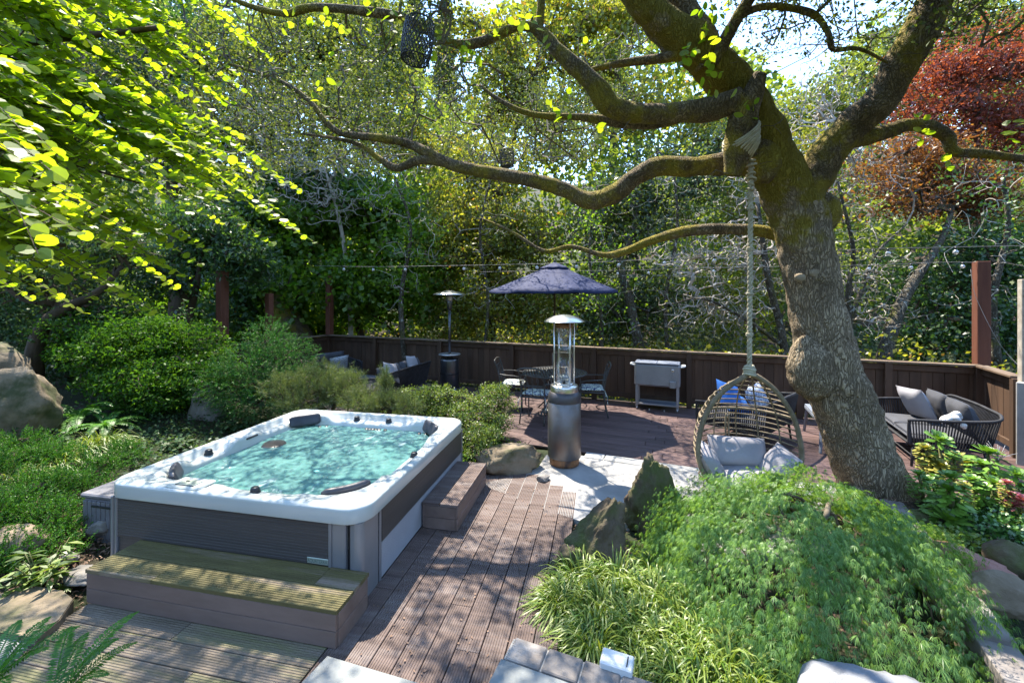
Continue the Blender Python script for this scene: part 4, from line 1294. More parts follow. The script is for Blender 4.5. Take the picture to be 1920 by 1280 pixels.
# bare twiggy trees
def bare_tree(label, base, starts, n, spreadbox, m, name="bare_shrub", tip=.0046, seed=0, rmax=.08):
    r = thing(name, label, "tree", base, 0, "bare grey twiggy trees behind the fence")
    S_all = []
    for st in starts:
        limb("trunk", st, M['bark_lichen'] if m == 'l' else M['twig_grey'], r, n=8, per=5, wob=.05)
        S_all.append(spline(st, 5)[:, :3])
    S_ = np.vstack(S_all)
    tg = in_blobs(n, spreadbox, .8)
    nodes, par, n0 = colonize(S_, tg)
    me, _ = twig_mesh("twigs", nodes, par, n0, tip, rmax, m=M['twig_grey'], sides=3, bend=.1, expo=.42, segs=3)
    tag(link("twigs", me, r, world=True), kind="stuff")
    return r
bare_tree("bare grey twiggy tree between the leaning oak and the bronze maple", tuple(Q(1560, 700, 10)),
          [[tuple(Q(1568, 720, 10)) + (.10,), tuple(Q(1560, 600, 10)) + (.085,), tuple(Q(1545, 500, 10)) + (.07,), tuple(Q(1530, 380, 10)) + (.04,), tuple(Q(1560, 250, 10)) + (.02,)],
           [tuple(Q(1572, 640, 10)) + (.06,), tuple(Q(1610, 560, 10)) + (.05,), tuple(Q(1640, 480, 10)) + (.035,), tuple(Q(1700, 420, 10)) + (.02,)]],
          1400, blobs_px([(1600, 300, 10, 120, 100, 1), (1620, 520, 10, 110, 60, .8), (1540, 200, 10.5, 90, 90, 1), (1660, 600, 9.8, 90, 40, .6)]), 'l')
bare_tree("bare grey brush between the rope and the umbrella", tuple(Q(1480, 700, 9.5)),
          [[tuple(Q(1478, 720, 9.5)) + (.09,), tuple(Q(1465, 620, 9.5)) + (.08,), tuple(Q(1440, 520, 9.5)) + (.07,), tuple(Q(1420, 380, 9.7)) + (.04,)],
           [tuple(Q(1470, 650, 9.5)) + (.05,), tuple(Q(1400, 600, 9.5)) + (.035,), tuple(Q(1320, 560, 9.5)) + (.025,), tuple(Q(1260, 570, 9.5)) + (.015,)]],
          1700, blobs_px([(1340, 580, 9.6, 120, 60, .8), (1400, 480, 9.8, 110, 80, .9), (1300, 480, 10, 90, 60, .8), (1440, 350, 10, 80, 90, .8)]), 'l')
bare_tree("fine brown twiggy tree left of centre under the long oak limb", tuple(Q(640, 720, 12)),
          [[tuple(Q(660, 720, 12.5)) + (.09,), tuple(Q(655, 560, 12.5)) + (.07,), tuple(Q(640, 430, 12.2)) + (.055,), tuple(Q(610, 320, 12)) + (.03,)]],
          1700, blobs_px([(620, 370, 11.8, 130, 60, .9), (540, 300, 11.8, 110, 70, .9), (700, 290, 12, 90, 60, .9), (480, 200, 12, 90, 60, .9)]), 't')

for k_, (pts, rr, lab) in enumerate((
    ([(1120, 720), (1128, 600), (1105, 480), (1120, 350)], .055, "thin straight trunk behind the fence, left of the cooler"),
    ([(1255, 700), (1248, 560), (1270, 430), (1262, 300)], .06, "grey slender trunk behind the cooler"),
    ([(905, 690), (915, 560), (900, 430), (930, 300)], .05, "slender trunk behind the mushroom heater's right side"),
    ([(760, 690), (752, 560), (770, 430), (740, 330)], .07, "dark trunk behind the fence left of the mushroom heater"),
    ([(1870, 690), (1862, 560), (1890, 430), (1880, 330)], .08, "lichen-covered trunk right of the redwood post"),
    ([(1600, 700), (1590, 560), (1600, 470), (1570, 340)], .07, "pale slender trunk between the oak and the redwood post"))):
    Yt = 10.6 + .3 * (k_ % 3)
    if pts[0][0] > 1500: Yt = 8.8
    r_ = thing("slender_tree", lab, "tree", tuple(Q(pts[0][0], pts[0][1], Yt)), 0, "slender trees just behind the fence")
    q_ = [tuple(Q(x, y, Yt)) + (rr * (1 - .2 * i),) for i, (x, y) in enumerate(pts)]
    limb("trunk", q_, M['bark_lichen'], r_, n=10, per=6, wob=.06, seed=k_)
    S_ = spline(q_, 6)[6:, :3]
    tg_ = np.vstack([S_[rng.integers(0, len(S_), 130)] + rand_dir(130) * rng.uniform(.2, 1.3, 130)[:, None] * np.array([1, .7, .6])])
    nodes, par, n0 = colonize(S_, tg_)
    me, _ = twig_mesh("twigs", nodes, par, n0, .004, .03, m=M['twig_grey'], sides=3, bend=.12, expo=.42, segs=3)
    tag(link("twigs", me, r_, world=True), kind="stuff")
    tip_ = nodes[n0:]; tip_ = tip_[rng.random(len(tip_)) < .45]
    Cc_ = np.repeat(tip_, 14, axis=0) + rng.normal(size=(len(tip_) * 14, 3)) * .12
    link("crown", polys("crown", leaf_quads(Cc_, rng.uniform(.06, .1, len(Cc_)), .055, up=.4), LF[['bright', 'olive', 'yellow', 'bright', 'deep', 'olive'][k_]]), r_, world=True)

# ---- the leaning oak ----------------------------------------------------
def q4(l): return [tuple(Q(a, b, c)) + (d,) for a, b, c, d in l]
oakb = G(1652, 962, 0); oakb.y += .3
oak = thing("oak_tree", "big leaning mossy oak with a furrowed trunk holding the hanging chair", "tree", (oakb.x, oakb.y, -.05))
trunk_l = [(1668, 985, 4.5, .42), (1658, 955, 4.48, .365), (1636, 900, 4.46, .315), (1615, 850, 4.45, .295), (1590, 780, 4.45, .285), (1565, 715, 4.45, .28), (1545, 650, 4.45, .265), (1530, 580, 4.45, .255), (1516, 500, 4.45, .252), (1504, 440, 4.45, .255), (1490, 385, 4.45, .26), (1462, 330, 4.4, .24),
           (1435, 265, 4.35, .22), (1400, 195, 4.3, .20), (1350, 135, 4.25, .20), (1300, 85, 4.2, .185), (1240, 40, 4.2, .15), (1195, -5, 4.2, .135), (1160, -70, 4.25, .12), (1140, -150, 4.3, .1)]
limb("trunk", q4(trunk_l), M['oakbark'], oak, n=96, per=16, wob=.045, seed=3, ridge=.10)
def knot(px, py, Y, r, m='oakbark', sq=(1, .8, 1.3)):
    me = rock_mesh("knot", (r * sq[0], r * sq[1], r * sq[2]), int(px), planes=0, rough=.08, sub=4)
    link("knot", me, oak, M[m], world=True, loc=Q(px, py, Y))
knot(1522, 690, 4.36, .20, sq=(1, .9, 1.45)); knot(1512, 655, 4.33, .10)
knot(1545, 398, 4.4, .14, 'limbbark'); knot(1430, 300, 4.25, .16, 'limbbark')
for px, py, rr in ((1502, 520, .045), (1532, 512, .05), (1586, 760, .03), (1533, 380, .04)):
    b = MB().lathe([(0, .012), (rr * .8, .010), (rr, .0), (rr * 1.15, -.03)], 14)
    b.build("cut_scar", M['scar'], oak, world=True, loc=Q(px, py, 4.212), rot=(R(90), 0, 0), scale=(1.15, .8, .6))
# roots
for pts in ([(1655, 940, 4.35, .16), (1700, 952, 4.3, .10), (1725, 985, 4.2, .03)], [(1610, 930, 4.35, .15), (1585, 955, 4.2, .09), (1570, 990, 4.1, .03)], [(1650, 950, 4.3, .16), (1665, 990, 4.1, .1), (1670, 1020, 4.0, .04)]):
    limb("root", q4(pts), M['oakbark'], oak, n=24, per=8, wob=.06, ridge=.08)
limbs = [
 [(1487, 400, 4.42, .20), (1520, 345, 4.38, .175), (1552, 290, 4.3, .16), (1600, 235, 4.2, .15), (1650, 185, 4.1, .145), (1690, 120, 4.0, .15), (1728, 50, 3.95, .145), (1760, -20, 3.9, .13), (1800, -130, 3.8, .11), (1850, -260, 3.6, .07)],
 [(1330, 130, 4.2, .15), (1310, 60, 4.2, .13), (1275, 0, 4.25, .12), (1250, -70, 4.3, .1), (1240, -160, 4.2, .07)],
 [(1290, 100, 4.2, .14), (1250, 70, 4.35, .12), (1215, 20, 4.4, .11), (1190, -60, 4.5, .08)],
 [(1372, 330, 4.15, .08), (1383, 285, 4.1, .125), (1390, 245, 4.08, .135), (1400, 205, 4.05, .12), (1415, 165, 4.0, .09), (1426, 138, 3.97, .06)],
 [(1470, 315, 4.4, .14), (1430, 312, 4.38, .13), (1380, 306, 4.4, .115), (1300, 312, 4.5, .105), (1235, 312, 4.6, .10), (1195, 330, 4.7, .10), (1150, 365, 4.75, .10), (1105, 375, 4.8, .095), (1055, 355, 4.85, .085), (1000, 338, 4.9, .08), (920, 324, 5, .075), (850, 310, 5.1, .065), (800, 285, 5.1, .06), (760, 268, 5.2, .052), (700, 258, 5.2, .045), (640, 250, 5.3, .04), (608, 225, 5.3, .035), (575, 185, 5.3, .03), (520, 150, 5.4, .025), (430, 120, 5.5, .015)],
 [(850, 310, 5.1, .05), (790, 300, 5.1, .048), (745, 315, 5.15, .045), (715, 300, 5.2, .038), (680, 275, 5.3, .03), (640, 262, 5.35, .022), (560, 250, 5.4, .012)],
 [(1390, 185, 4.05, .11), (1330, 205, 4.1, .11), (1260, 212, 4.15, .1), (1190, 212, 4.2, .1), (1145, 200, 4.2, .105), (1120, 165, 4.2, .10), (1085, 130, 4.2, .08), (1045, 95, 4.25, .07), (1015, 62, 4.3, .065), (980, 48, 4.3, .05), (950, 58, 4.3, .048), (905, 78, 4.3, .05), (862, 84, 4.3, .045), (825, 72, 4.3, .04), (785, 50, 4.3, .042), (740, 30, 4.25, .045), (650, 18, 4.2, .038), (580, 15, 4.2, .04), (535, 26, 4.2, .032), (470, 12, 4.2, .025), (400, -20, 4.2, .015)],
 [(1010, 62, 4.3, .045), (1014, 20, 4.3, .04), (1017, -40, 4.3, .03), (1010, -120, 4.3, .02)],
 [(1300, 205, 4.12, .07), (1230, 232, 4.3, .055), (1150, 228, 4.4, .05), (1090, 220, 4.5, .04), (1000, 215, 4.6, .03), (940, 190, 4.7, .025), (900, 160, 4.8, .015)],
 [(1500, 448, 4.6, .09), (1460, 440, 4.7, .075), (1400, 430, 4.8, .065), (1300, 432, 4.9, .06), (1220, 452, 5.1, .05), (1170, 472, 5.2, .045), (1130, 478, 5.3, .035), (1070, 462, 5.4, .028), (1020, 470, 5.5, .022), (960, 435, 5.6, .02), (905, 410, 5.8, .012)],
 [(1585, 262, 4.25, .09), (1625, 258, 4.25, .075), (1665, 245, 4.25, .07), (1705, 234, 4.25, .068), (1745, 240, 4.3, .068), (1775, 256, 4.3, .06), (1788, 284, 4.3, .05), (1840, 288, 4.3, .042), (1920, 298, 4.3, .035), (2020, 310, 4.3, .02)],
 [(1335, 120, 4.1, .07), (1362, 70, 4.0, .06), (1388, 25, 3.9, .055), (1415, -20, 3.8, .045), (1440, -90, 3.8, .03)],
 [(1385, 28, 3.9, .04), (1440, 12, 3.9, .034), (1520, 25, 3.9, .03), (1552, 60, 3.9, .026), (1562, 92, 3.9, .022), (1610, 92, 3.9, .016), (1665, 118, 3.9, .01)],
 [(1290, 100, 4.15, .07), (1240, 110, 4.3, .05), (1170, 118, 4.5, .04), (1110, 130, 4.6, .025)],
]
limb_pts = []
for i, l in enumerate(limbs):
    nseg = 28 if l[0][3] > .1 else 16
    limb("limb", q4(l), M['limbbark'], oak, n=nseg, per=9, wob=.10, seed=i + 5, ridge=.08)
    limb_pts.append(spline(q4(l), 8)[:, :3])
limb_pts.append(spline(q4(trunk_l[-6:]), 8)[:, :3])
limb_pts = np.vstack(limb_pts)

# overhead crown: clumps between 4.3 and 8 m above the deck, thinned where the picture shows open sky or clear view
def crown_targets(n):
    P_ = np.stack([rng.uniform(-8.0, 7.5, n), rng.uniform(1.0, 11.0, n), 4.1 + 2.8 * rng.random(n) ** 1.2], axis=1)
    px = 960 + P_[:, 0] / P_[:, 1] * F
    py = HOR - (P_[:, 2] - CAM_Z) / P_[:, 1] * F
    keep = np.ones(n, bool)
    vis = py > -20
    lim = np.interp(px, [-500, 300, 420, 1100, 1250, 1400, 1900, 2400], [180, 180, 330, 300, 120, 110, 90, 60])
    keep &= ~(vis & (py > lim))
    thin = np.interp(px, [0, 400, 1100, 1300, 1900], [.4, .45, .5, .35, .35])
    keep &= ~(vis & (rng.random(n) > thin))
    # clumpy density by where the shadow falls
    sx = P_[:, 0] - to_sun.x / to_sun.z * P_[:, 2]
    sy = P_[:, 1] - to_sun.y / to_sun.z * P_[:, 2]
    dens = np.array([noise.noise(Vector((a * .7, b * .7, 4.2))) * .35 + noise.noise(Vector((a * 1.9, b * 1.9, 1.7))) * .45 + noise.noise(Vector((a * 4.2, b * 4.2, 7.7))) * .45 for a, b in zip(sx, sy)])
    keep &= dens + CROWN_BIAS(sx, sy) > 0
    return P_[keep]
def CROWN_BIAS(sx, sy):
    b = np.full(len(sx), .04)
    b = np.where((sx > 1.9) & (sy > 4.4), .5, b)           # right part of the far deck lies in shade
    b = np.where((sx > -.9) & (sx < .9) & (sy > 1.4) & (sy < 3.9), .13, b)
    b = np.where((sx > .8) & (sx < 3.6) & (sy > 1.0) & (sy < 4.0), -.34, b)   # lace maple and sedge in the sun
    b = np.where((sx > -.5) & (sx < 1.8) & (sy > 3.9) & (sy < 5.6), -.12, b)  # patio mostly lit
    b = np.where((sx < -3.2) & (sy > 4.5), .05, b)
    b = np.where((sx > -3.2) & (sx < -.6) & (sy > 2.7) & (sy < 5.6), .10, b)
    b = np.where((sx > -3.4) & (sx < .3) & (sy > -1.2) & (sy < 2.1), -2.0, b)
    return b
tg = crown_targets(36000)
nodes, par, n0 = colonize(limb_pts, tg)
me, _ = twig_mesh("twigs", nodes, par, n0, .003, .014, m=M['twig'], sides=3, bend=.12, expo=.36, segs=2)
tag(link("twigs", me, oak, world=True), kind="stuff")
tips = nodes[n0:]
per = 15
C = np.repeat(tips, per, axis=0) + rng.normal(size=(len(tips) * per, 3)) * np.array([.095, .095, .07])
pyv = HOR - (C[:, 2] - CAM_Z) / C[:, 1] * F
sz = np.where(pyv > -40, rng.uniform(.030, .055, len(C)), rng.uniform(.055, .085, len(C)))
link("crown", polys("crown", leaf_quads(C, sz, sz * .62, up=.4), LF['oak']), oak, world=True)
print("oak clumps", len(tips))
# fine twigs on the visible limbs
k = rng.choice(len(limb_pts) - 30, 420)
tw = limb_pts[k] + rand_dir(420) * rng.uniform(.15, .55, 420)[:, None] * np.array([1.2, .6, .8])
nodes2, par2, n02 = colonize(limb_pts, tw)
me, _ = twig_mesh("twigs", nodes2, par2, n02, .0025, .012, m=M['twig'], sides=3, bend=.12, segs=3)
tag(link("twigs", me, oak, world=True), kind="stuff")
# leafy sprigs on the limbs: larger fresh leaves
spr = [(1310, 110), (1290, 100), (1320, 85), (1345, 60), (1270, 130), (1335, 140), (960, 30), (930, 55), (1000, 70), (1040, 190), (1060, 200), (610, 140), (590, 180), (640, 60), (690, 15), (600, 30), (730, 25), (880, 100), (820, 95), (1330, 15), (1355, 20), (1080, 75), (1130, 245), (1310, 175), (990, 30), (540, 30), (1770, 300), (1905, 250), (1730, 240), (1400, 190)]
lp = []; 
for (a, b_) in spr:
    kk = random.randint(5, 10)
    for _ in range(kk):
        lp.append(tuple(Q(a + random.gauss(0, 13), b_ + random.gauss(0, 16), random.uniform(3.6, 4.1))))
lp = np.array(lp)
A_ = leaf_poly(lp, rng.uniform(.055, .10, len(lp)), rng.uniform(.05, .08, len(lp)), up=.4)
tag(link("fresh_sprigs", polys("fresh_sprigs", A_, LF['katsura']), oak, world=True), kind="stuff")

# ---- backlit tree at the left: long drooping sprays of round leaves ------------------
kat = thing("katsura_tree", "bright backlit tree with round yellow green leaves sweeping in from the upper left", "tree", (-5.2, 1.6, ground_h(-5.2, 1.6)))
limb("trunk", [(-5.2, 1.6, 0, .16), (-5.1, 1.65, 1.5, .13), (-4.8, 1.8, 3.0, .09), (-4.3, 2.0, 4.2, .05)], M['bark_brown'], kat, n=12)
def round_leaf(k, n=10):
    pts = []
    for i in range(n):
        a = 2 * math.pi * i / n
        r = .5 * (1 + .10 * math.cos(a) - (.16 if i == n // 2 else 0))
        pts.append((r * math.cos(a) + .5, r * math.sin(a) * (1 + .08 * k), 0))
    return np.array(pts) + np.stack([np.zeros(n), np.zeros(n), .05 * np.array([abs(p[1]) * 2 - .5 for p in pts])], axis=1) * (1 + .5 * k)
RL = [round_leaf(0), round_leaf(.5), round_leaf(1)]
tips_px = [(596, 457, 2.6), (560, 430, 2.5), (514, 457, 2.4), (530, 400, 2.7), (497, 337, 2.6), (563, 357, 2.9), (469, 176, 2.9), (450, 140, 3.1), (405, 230, 2.5), (420, 190, 2.8), (361, 401, 2.1), (345, 517, 2.3), (310, 500, 2.2), (293, 586, 2.0), (250, 560, 2.1), (330, 540, 2.5),
           (400, 300, 2.4), (440, 290, 2.7), (300, 350, 2.0), (350, 60, 2.9), (400, 90, 3.1), (300, 20, 2.8), (180, 560, 2.1), (120, 520, 1.9), (230, 470, 1.8), (200, 400, 1.7), (160, 440, 1.35), (260, 300, 2.1), (330, 200, 2.6), (250, 150, 2.5), (200, 90, 2.3), (120, 60, 2.4), (90, 330, 1.5), (60, 420, 1.4), (210, 240, 1.9),
           (370, 160, 2.9), (300, 110, 2.8), (150, 180, 2.0), (60, 240, 1.8), (100, 560, 2.3), (40, 540, 2.2), (430, 360, 2.7), (380, 460, 2.5), (280, 430, 2.2), (320, 260, 2.3), (480, 90, 3.4), (520, 120, 3.6), (240, 40, 2.5), (440, 40, 3.3), (30, 130, 2.2), (340, 300, 2.5), (220, 350, 2.0), (150, 300, 1.8), (470, 420, 2.6),
           (20, 60, 2.0), (80, 160, 1.8), (140, 110, 2.2), (20, 330, 1.6), (120, 250, 1.9), (180, 320, 2.0), (40, 200, 2.3), (100, 400, 1.9), (30, 480, 1.9), (140, 500, 2.2), (190, 440, 2.3), (240, 380, 2.5), (260, 210, 2.8), (330, 350, 2.9), (280, 260, 3.0), (390, 340, 3.0), (420, 420, 3.1), (300, 430, 2.8), (220, 280, 2.6), (380, 250, 3.0), (250, 480, 2.6), (90, 470, 2.2), (60, 560, 2.6), (160, 590, 2.5), (210, 520, 2.4), (120, 440, 2.6), (330, 130, 3.1), (260, 70, 3.2), (410, 40, 3.4), (350, 10, 3.3), (160, 40, 2.8), (60, 20, 2.6), (220, 130, 3.1)]
leaves = []; segsP = []
for (tx, ty, tY) in tips_px:
    p1 = Q(tx, ty, tY)
    L = random.uniform(1.1, 1.8) * (tY / 2.3)
    dr = Vector((.80, random.uniform(.12, .42), random.uniform(-.50, -.30))).normalized()
    p0 = p1 - dr * L + Vector((0, 0, random.uniform(-.05, .08)))
    mid = (p0 + p1) / 2 + Vector((0, 0, .09 * L))
    S_ = spline([tuple(p0), tuple(mid), tuple(p1)], 14)
    for i in range(len(S_) - 1): segsP.append((S_[i], S_[i + 1], .0045 * (1 - i / len(S_)) + .0012))
    subs = [(S_, 0)]
    for kk in range(5):
        i0 = random.randint(2, len(S_) - 10)
        sd = random.choice((-1, 1))
        d2 = (dr + Vector((-.1, sd * random.uniform(.35, .8), random.uniform(-.2, .25)))).normalized()
        l2 = random.uniform(.3, .65)
        S2 = spline([tuple(S_[i0]), tuple(Vector(S_[i0]) + d2 * l2 * .5 + Vector((0, 0, .02))), tuple(Vector(S_[i0]) + d2 * l2 + Vector((0, 0, -.03)))], 7)
        for i in range(len(S2) - 1): segsP.append((S2[i], S2[i + 1], .0016))
        subs.append((S2, 1))
    for S2, ty_ in subs:
        ln = np.linalg.norm(S2[-1] - S2[0])
        nl = int(ln / .038)
        for i in range(nl):
            f = (i + .5) / nl
            if ty_ == 0 and f < .12: continue
            x = f * (len(S2) - 1); i0 = int(x); fr = x - i0
            c = Vector(S2[i0]) * (1 - fr) + Vector(S2[min(i0 + 1, len(S2) - 1)]) * fr
            tdir = Vector(S2[min(i0 + 1, len(S2) - 1)] - S2[max(0, i0 - 1)]).normalized()
            for sd in ((1, -1) if random.random() < .75 else (random.choice((1, -1)),)):
                side = tdir.cross(Vector((0, 0, 1))).normalized() * sd
                xd = (side + tdir * random.uniform(.1, .8) + Vector((0, 0, random.uniform(-.55, .15)))).normalized()
                nz_ = (Vector((0, -.62, 1)) + Vector((random.gauss(0, .55), random.gauss(0, .6), 0)))
                zd = (nz_ - xd * nz_.dot(xd)).normalized()
                yd = zd.cross(xd)
                s = random.uniform(.042, .072) * (1 - .3 * f)
                leaves.append((c, xd, yd, zd, s))
print("katsura leaves", len(leaves))
leaves.sort(key=lambda l: -l[4] / max(.5, l[0].y) if 0 < 960 + l[0].x / l[0].y * F < 1920 else 0)
lm3 = []
for k in range(3):
    me = bpy.data.meshes.new("round_leaf")
    me.from_pydata([tuple(p) for p in RL[k]], [], [(0, 1, 2, 3, 4), (0, 4, 5), (5, 6, 7, 8, 9), (5, 9, 0)])
    me.materials.append(LF['katsura'])
    lm3.append(me)
for i, (c, xd, yd, zd, s) in enumerate(leaves[:300]):
    o = bpy.data.objects.new("leaf", lm3[i % 3]); COL.objects.link(o)
    Mx = Matrix((xd, yd, zd)).transposed().to_4x4()
    o.parent = kat
    o.location = c - kat.location
    o.rotation_euler = Mx.to_euler()
    o.scale = (s, s, s)
rest = leaves[300:]
if rest:
    Cc = np.array([tuple(l[0]) for l in rest]); X_ = np.array([tuple(l[1]) for l in rest]); Y_ = np.array([tuple(l[2]) for l in rest]); Z_ = np.array([tuple(l[3]) for l in rest]); s_ = np.array([l[4] for l in rest])
    loc = round_leaf(.5, 7)
    A_ = Cc[:, None, :] + s_[:, None, None] * (loc[None, :, 0:1] * X_[:, None, :] + loc[None, :, 1:2] * Y_[:, None, :] + loc[None, :, 2:3] * Z_[:, None, :])
    tag(link("foliage", polys("foliage", A_, LF['katsura']), kat, world=True), kind="stuff")
sp0 = np.array([s[0] for s in segsP]); sp1 = np.array([s[1] for s in segsP]); sr = np.array([s[2] for s in segsP])
d_ = unit(sp1 - sp0); a_ = unit(np.cross(d_, [0, 0, 1.0])); b_ = np.cross(d_, a_)
A_ = []
for j in range(3):
    t0, t1 = 2 * math.pi * j / 3, 2 * math.pi * (j + 1) / 3
    o0_ = (a_ * math.cos(t0) + b_ * math.sin(t0)) * sr[:, None]; o1_ = (a_ * math.cos(t1) + b_ * math.sin(t1)) * sr[:, None]
    A_.append(np.stack([sp0 + o0_, sp0 + o1_, sp1 + o1_, sp1 + o0_], axis=1))
tag(link("twigs", polys("twigs", np.concatenate(A_), M['bark_brown']), kat, world=True), kind="stuff")
for pts in ([(-5.0, 1.7, 2.3, .04), (-3.4, 2.0, 2.85, .02), (-2.6, 2.2, 2.85, .010), (-1.9, 2.35, 2.68, .004)], [(-4.9, 1.8, 2.8, .05), (-3.2, 2.3, 3.4, .03), (-2.2, 2.7, 3.8, .015)], [(-5.05, 1.65, 1.9, .04), (-3.2, 1.9, 2.3, .02), (-2.2, 2.1, 2.35, .01)]):
    limb("branch", pts, M['bark_brown'], kat, n=8)

# ---- shrubs near the tub --------------------------------------------------
def shrub(name, label, base, blobs, nclump, per, leaf, lm, spread, lw=.6, up=.4, cat="shrub", twig=.003, shell=.45, group=None):
    return foliage_tree(name, label, cat, base, .03, blobs, nclump, per, leaf, lm, M['bark_brown'], lw=lw, spread=spread, shell=shell, up=up, twig=twig, rmax=.02, group=group)
def gb(lst):
    """(x, y, z, rx, ry, rz)"""
    return [((a, b, c), (d, e, f)) for a, b, c, d, e, f in lst]

shrub("cypress_shrub", "broad dark feathery shrub with bright tips behind the tub, left side", foot(300, 7.0),
      blobs_px([(250, 660, 6.8, 105, 75, .8), (330, 655, 7.2, 90, 60, .8), (300, 720, 6.5, 110, 50, .7), (190, 630, 7.4, 90, 60, .8), (390, 710, 6.9, 60, 50, .6)]), 2400, 24, .055, LF['hedge'], .075, lw=.45)
shrub("viburnum_shrub", "dark shadowed shrub left of the cypress-like shrub", foot(150, 7.6),
      blobs_px([(130, 640, 8, 90, 90, .7), (30, 600, 8.4, 90, 90, .7)]), 700, 16, .07, LF['ivy'], .14)
shrub("boxleaf_shrub", "light green small-leaved shrub behind the far right tub corner", (-.75, 6.2, 0),
      gb([(-1.05, 6.35, .42, .55, .45, .36), (-.45, 5.95, .38, .42, .45, .36), (-.42, 5.45, .26, .26, .42, .26), (-1.5, 6.5, .40, .5, .4, .30), (-.25, 6.3, .45, .3, .3, .38)]), 2200, 20, .026, LF['box'], .04, lw=.6)

# soft conifer shrub: sprays of short stiff shoots
def spray_shrub(name, label, base, blobs, nspray, L, lm, cat="shrub", droop=-.15, nneed=12, need=.03, wn=.006, up=.25, twigm='stem_green', shell=.4):
    r = thing(name, label, cat, base)
    P0 = in_blobs(nspray, blobs, shell, .15)
    cen = np.mean([np.array(b[0]) for b in blobs], axis=0)
    k = np.argmin(np.stack([np.linalg.norm((P0 - np.array(b[0])) / np.array(b[1]), axis=1) for b in blobs]), axis=0)
    cb = np.array([b[0] for b in blobs])[k]
    out = unit(P0 - cb + np.array([0, 0, .1]))
    d = unit(out + rand_dir(nspray) * .55 + np.array([0, 0, up]))
    Ls = L * rng.uniform(.6, 1.3, nspray)
    t = np.linspace(0, 1, 4)
    PP = P0[:, None, :] + d[:, None, :] * (Ls[:, None] * t)[:, :, None] + np.array([0, 0, droop])[None, None, :] * ((Ls[:, None] * t ** 2))[:, :, None]
    side = unit(np.cross(d, [0, 0, 1.0]))
    Wd = side[:, None, :] * (.0022 * (1 - t * .6))[None, :, None]
    tag(link("shoots", strips("shoots", PP, np.broadcast_to(Wd, PP.shape), M[twigm]), r, world=True), kind="stuff")
    # needles along each shoot
    f = rng.random((nspray, nneed))
    i0 = np.minimum((f * 3).astype(int), 2); fr = f * 3 - i0
    ii = np.arange(nspray)[:, None]
    c = PP[ii, i0] * (1 - fr)[..., None] + PP[ii, i0 + 1] * fr[..., None]
    nd_ = unit(d[:, None, :] * .9 + rng.normal(size=(nspray, nneed, 3)) * .75)
    ln = need * rng.uniform(.7, 1.2, (nspray, nneed)) * (1 - .35 * f)
    c = c.reshape(-1, 3); nd_ = nd_.reshape(-1, 3); ln = ln.reshape(-1)
    s = unit(np.cross(nd_, rand_dir(len(c))))
    A_ = np.stack([c, c + nd_ * ln[:, None] * .5 + s * wn * .5, c + nd_ * ln[:, None], c + nd_ * ln[:, None] * .5 - s * wn * .5], axis=1)
    link("needles", polys("needles", A_, lm), r, world=True)
    inner = in_blobs(int(nspray * .5), [(b[0], tuple(np.array(b[1]) * .8)) for b in blobs], .5)
    st = np.array([tuple(base), (cen[0], cen[1], cen[2] * .5)])
    nodes, par, n0 = colonize(st, inner[:400])
    me, _ = twig_mesh("stems", nodes, par, n0, .003, .03, m=M['bark_brown'], sides=4)
    tag(link("stems", me, r, world=True), kind="stuff")
    return r
spray_shrub("conifer_shrub", "bright green layered conifer shrub with pointed shoots behind the tub", foot(480, 6.8),
            blobs_px([(500, 640, 7.0, 40, 45, .35), (480, 690, 6.8, 75, 45, .5), (540, 670, 6.9, 55, 40, .5), (440, 720, 6.6, 80, 40, .5), (540, 720, 6.7, 60, 40, .5), (490, 750, 6.5, 90, 30, .4)]), 4400, .13, LF['spruce'], nneed=15, need=.034, wn=.007, droop=-.35, up=.1)
def pine(label, blobs, base, n, name="dwarf_pine"):
    return spray_shrub(name, label, base, blobs, n, .12, LF['pine'], nneed=42, need=.085, wn=.0026, droop=.1, up=.45, shell=.5)
pine("bushy dwarf pine with long pale needles behind the left half of the tub", blobs_px([(540, 730, 6.2, 40, 32, .3), (600, 720, 6.3, 45, 38, .35), (640, 735, 6.2, 40, 30, .3), (570, 755, 6.0, 50, 20, .3), (680, 755, 6.0, 40, 18, .3), (660, 715, 6.4, 22, 20, .2)]), foot(600, 6.2), 900)
pine("small upright dwarf pine in front of the black rope sofa", blobs_px([(722, 725, 6.3, 13, 36, .12), (735, 755, 6.1, 28, 18, .2), (700, 765, 6.0, 25, 15, .2), (765, 765, 6.0, 25, 12, .2)]), foot(725, 6.2), 300)

# juniper and low ground cover at the left
def gcover(px0, px1, py0, py1, n):
    px = rng.uniform(px0, px1, n); py = rng.uniform(py0, py1, n)
    out = []
    for a, b in zip(px, py):
        p = G(a, b, .2)
        out.append((p.x, p.y, ground_h(p.x, p.y)))
    return np.array(out)
jb = []
for px, py, rx, rz_ in ((30, 870, .42, .16), (110, 880, .42, .16), (60, 920, .4, .2), (140, 905, .36, .17), (190, 868, .3, .13), (20, 960, .36, .2), (95, 960, .34, .18), (60, 1000, .28, .17), (125, 975, .22, .13), (225, 850, .28, .12), (-60, 900, .5, .24), (-60, 980, .4, .24), (5, 1020, .25, .15)):
    for _ in range(3):
        p = G(px + random.uniform(-30, 30), py + random.uniform(-14, 14), .25)
        if p.x > -3.45 and p.y < 4.3: continue
        jb.append(((p.x, p.y, ground_h(p.x, p.y) + rz_ * random.uniform(.2, .8)), (rx * .62, rx * .5, rz_ * .75)))
spray_shrub("juniper", "low spreading bright green juniper between the big boulder and the tub", (jb[6][0][0], jb[6][0][1], ground_h(jb[6][0][0], jb[6][0][1])), jb, 6800, .11, LF['juniper'], nneed=14, need=.021, wn=.010, droop=-.1, up=.18)

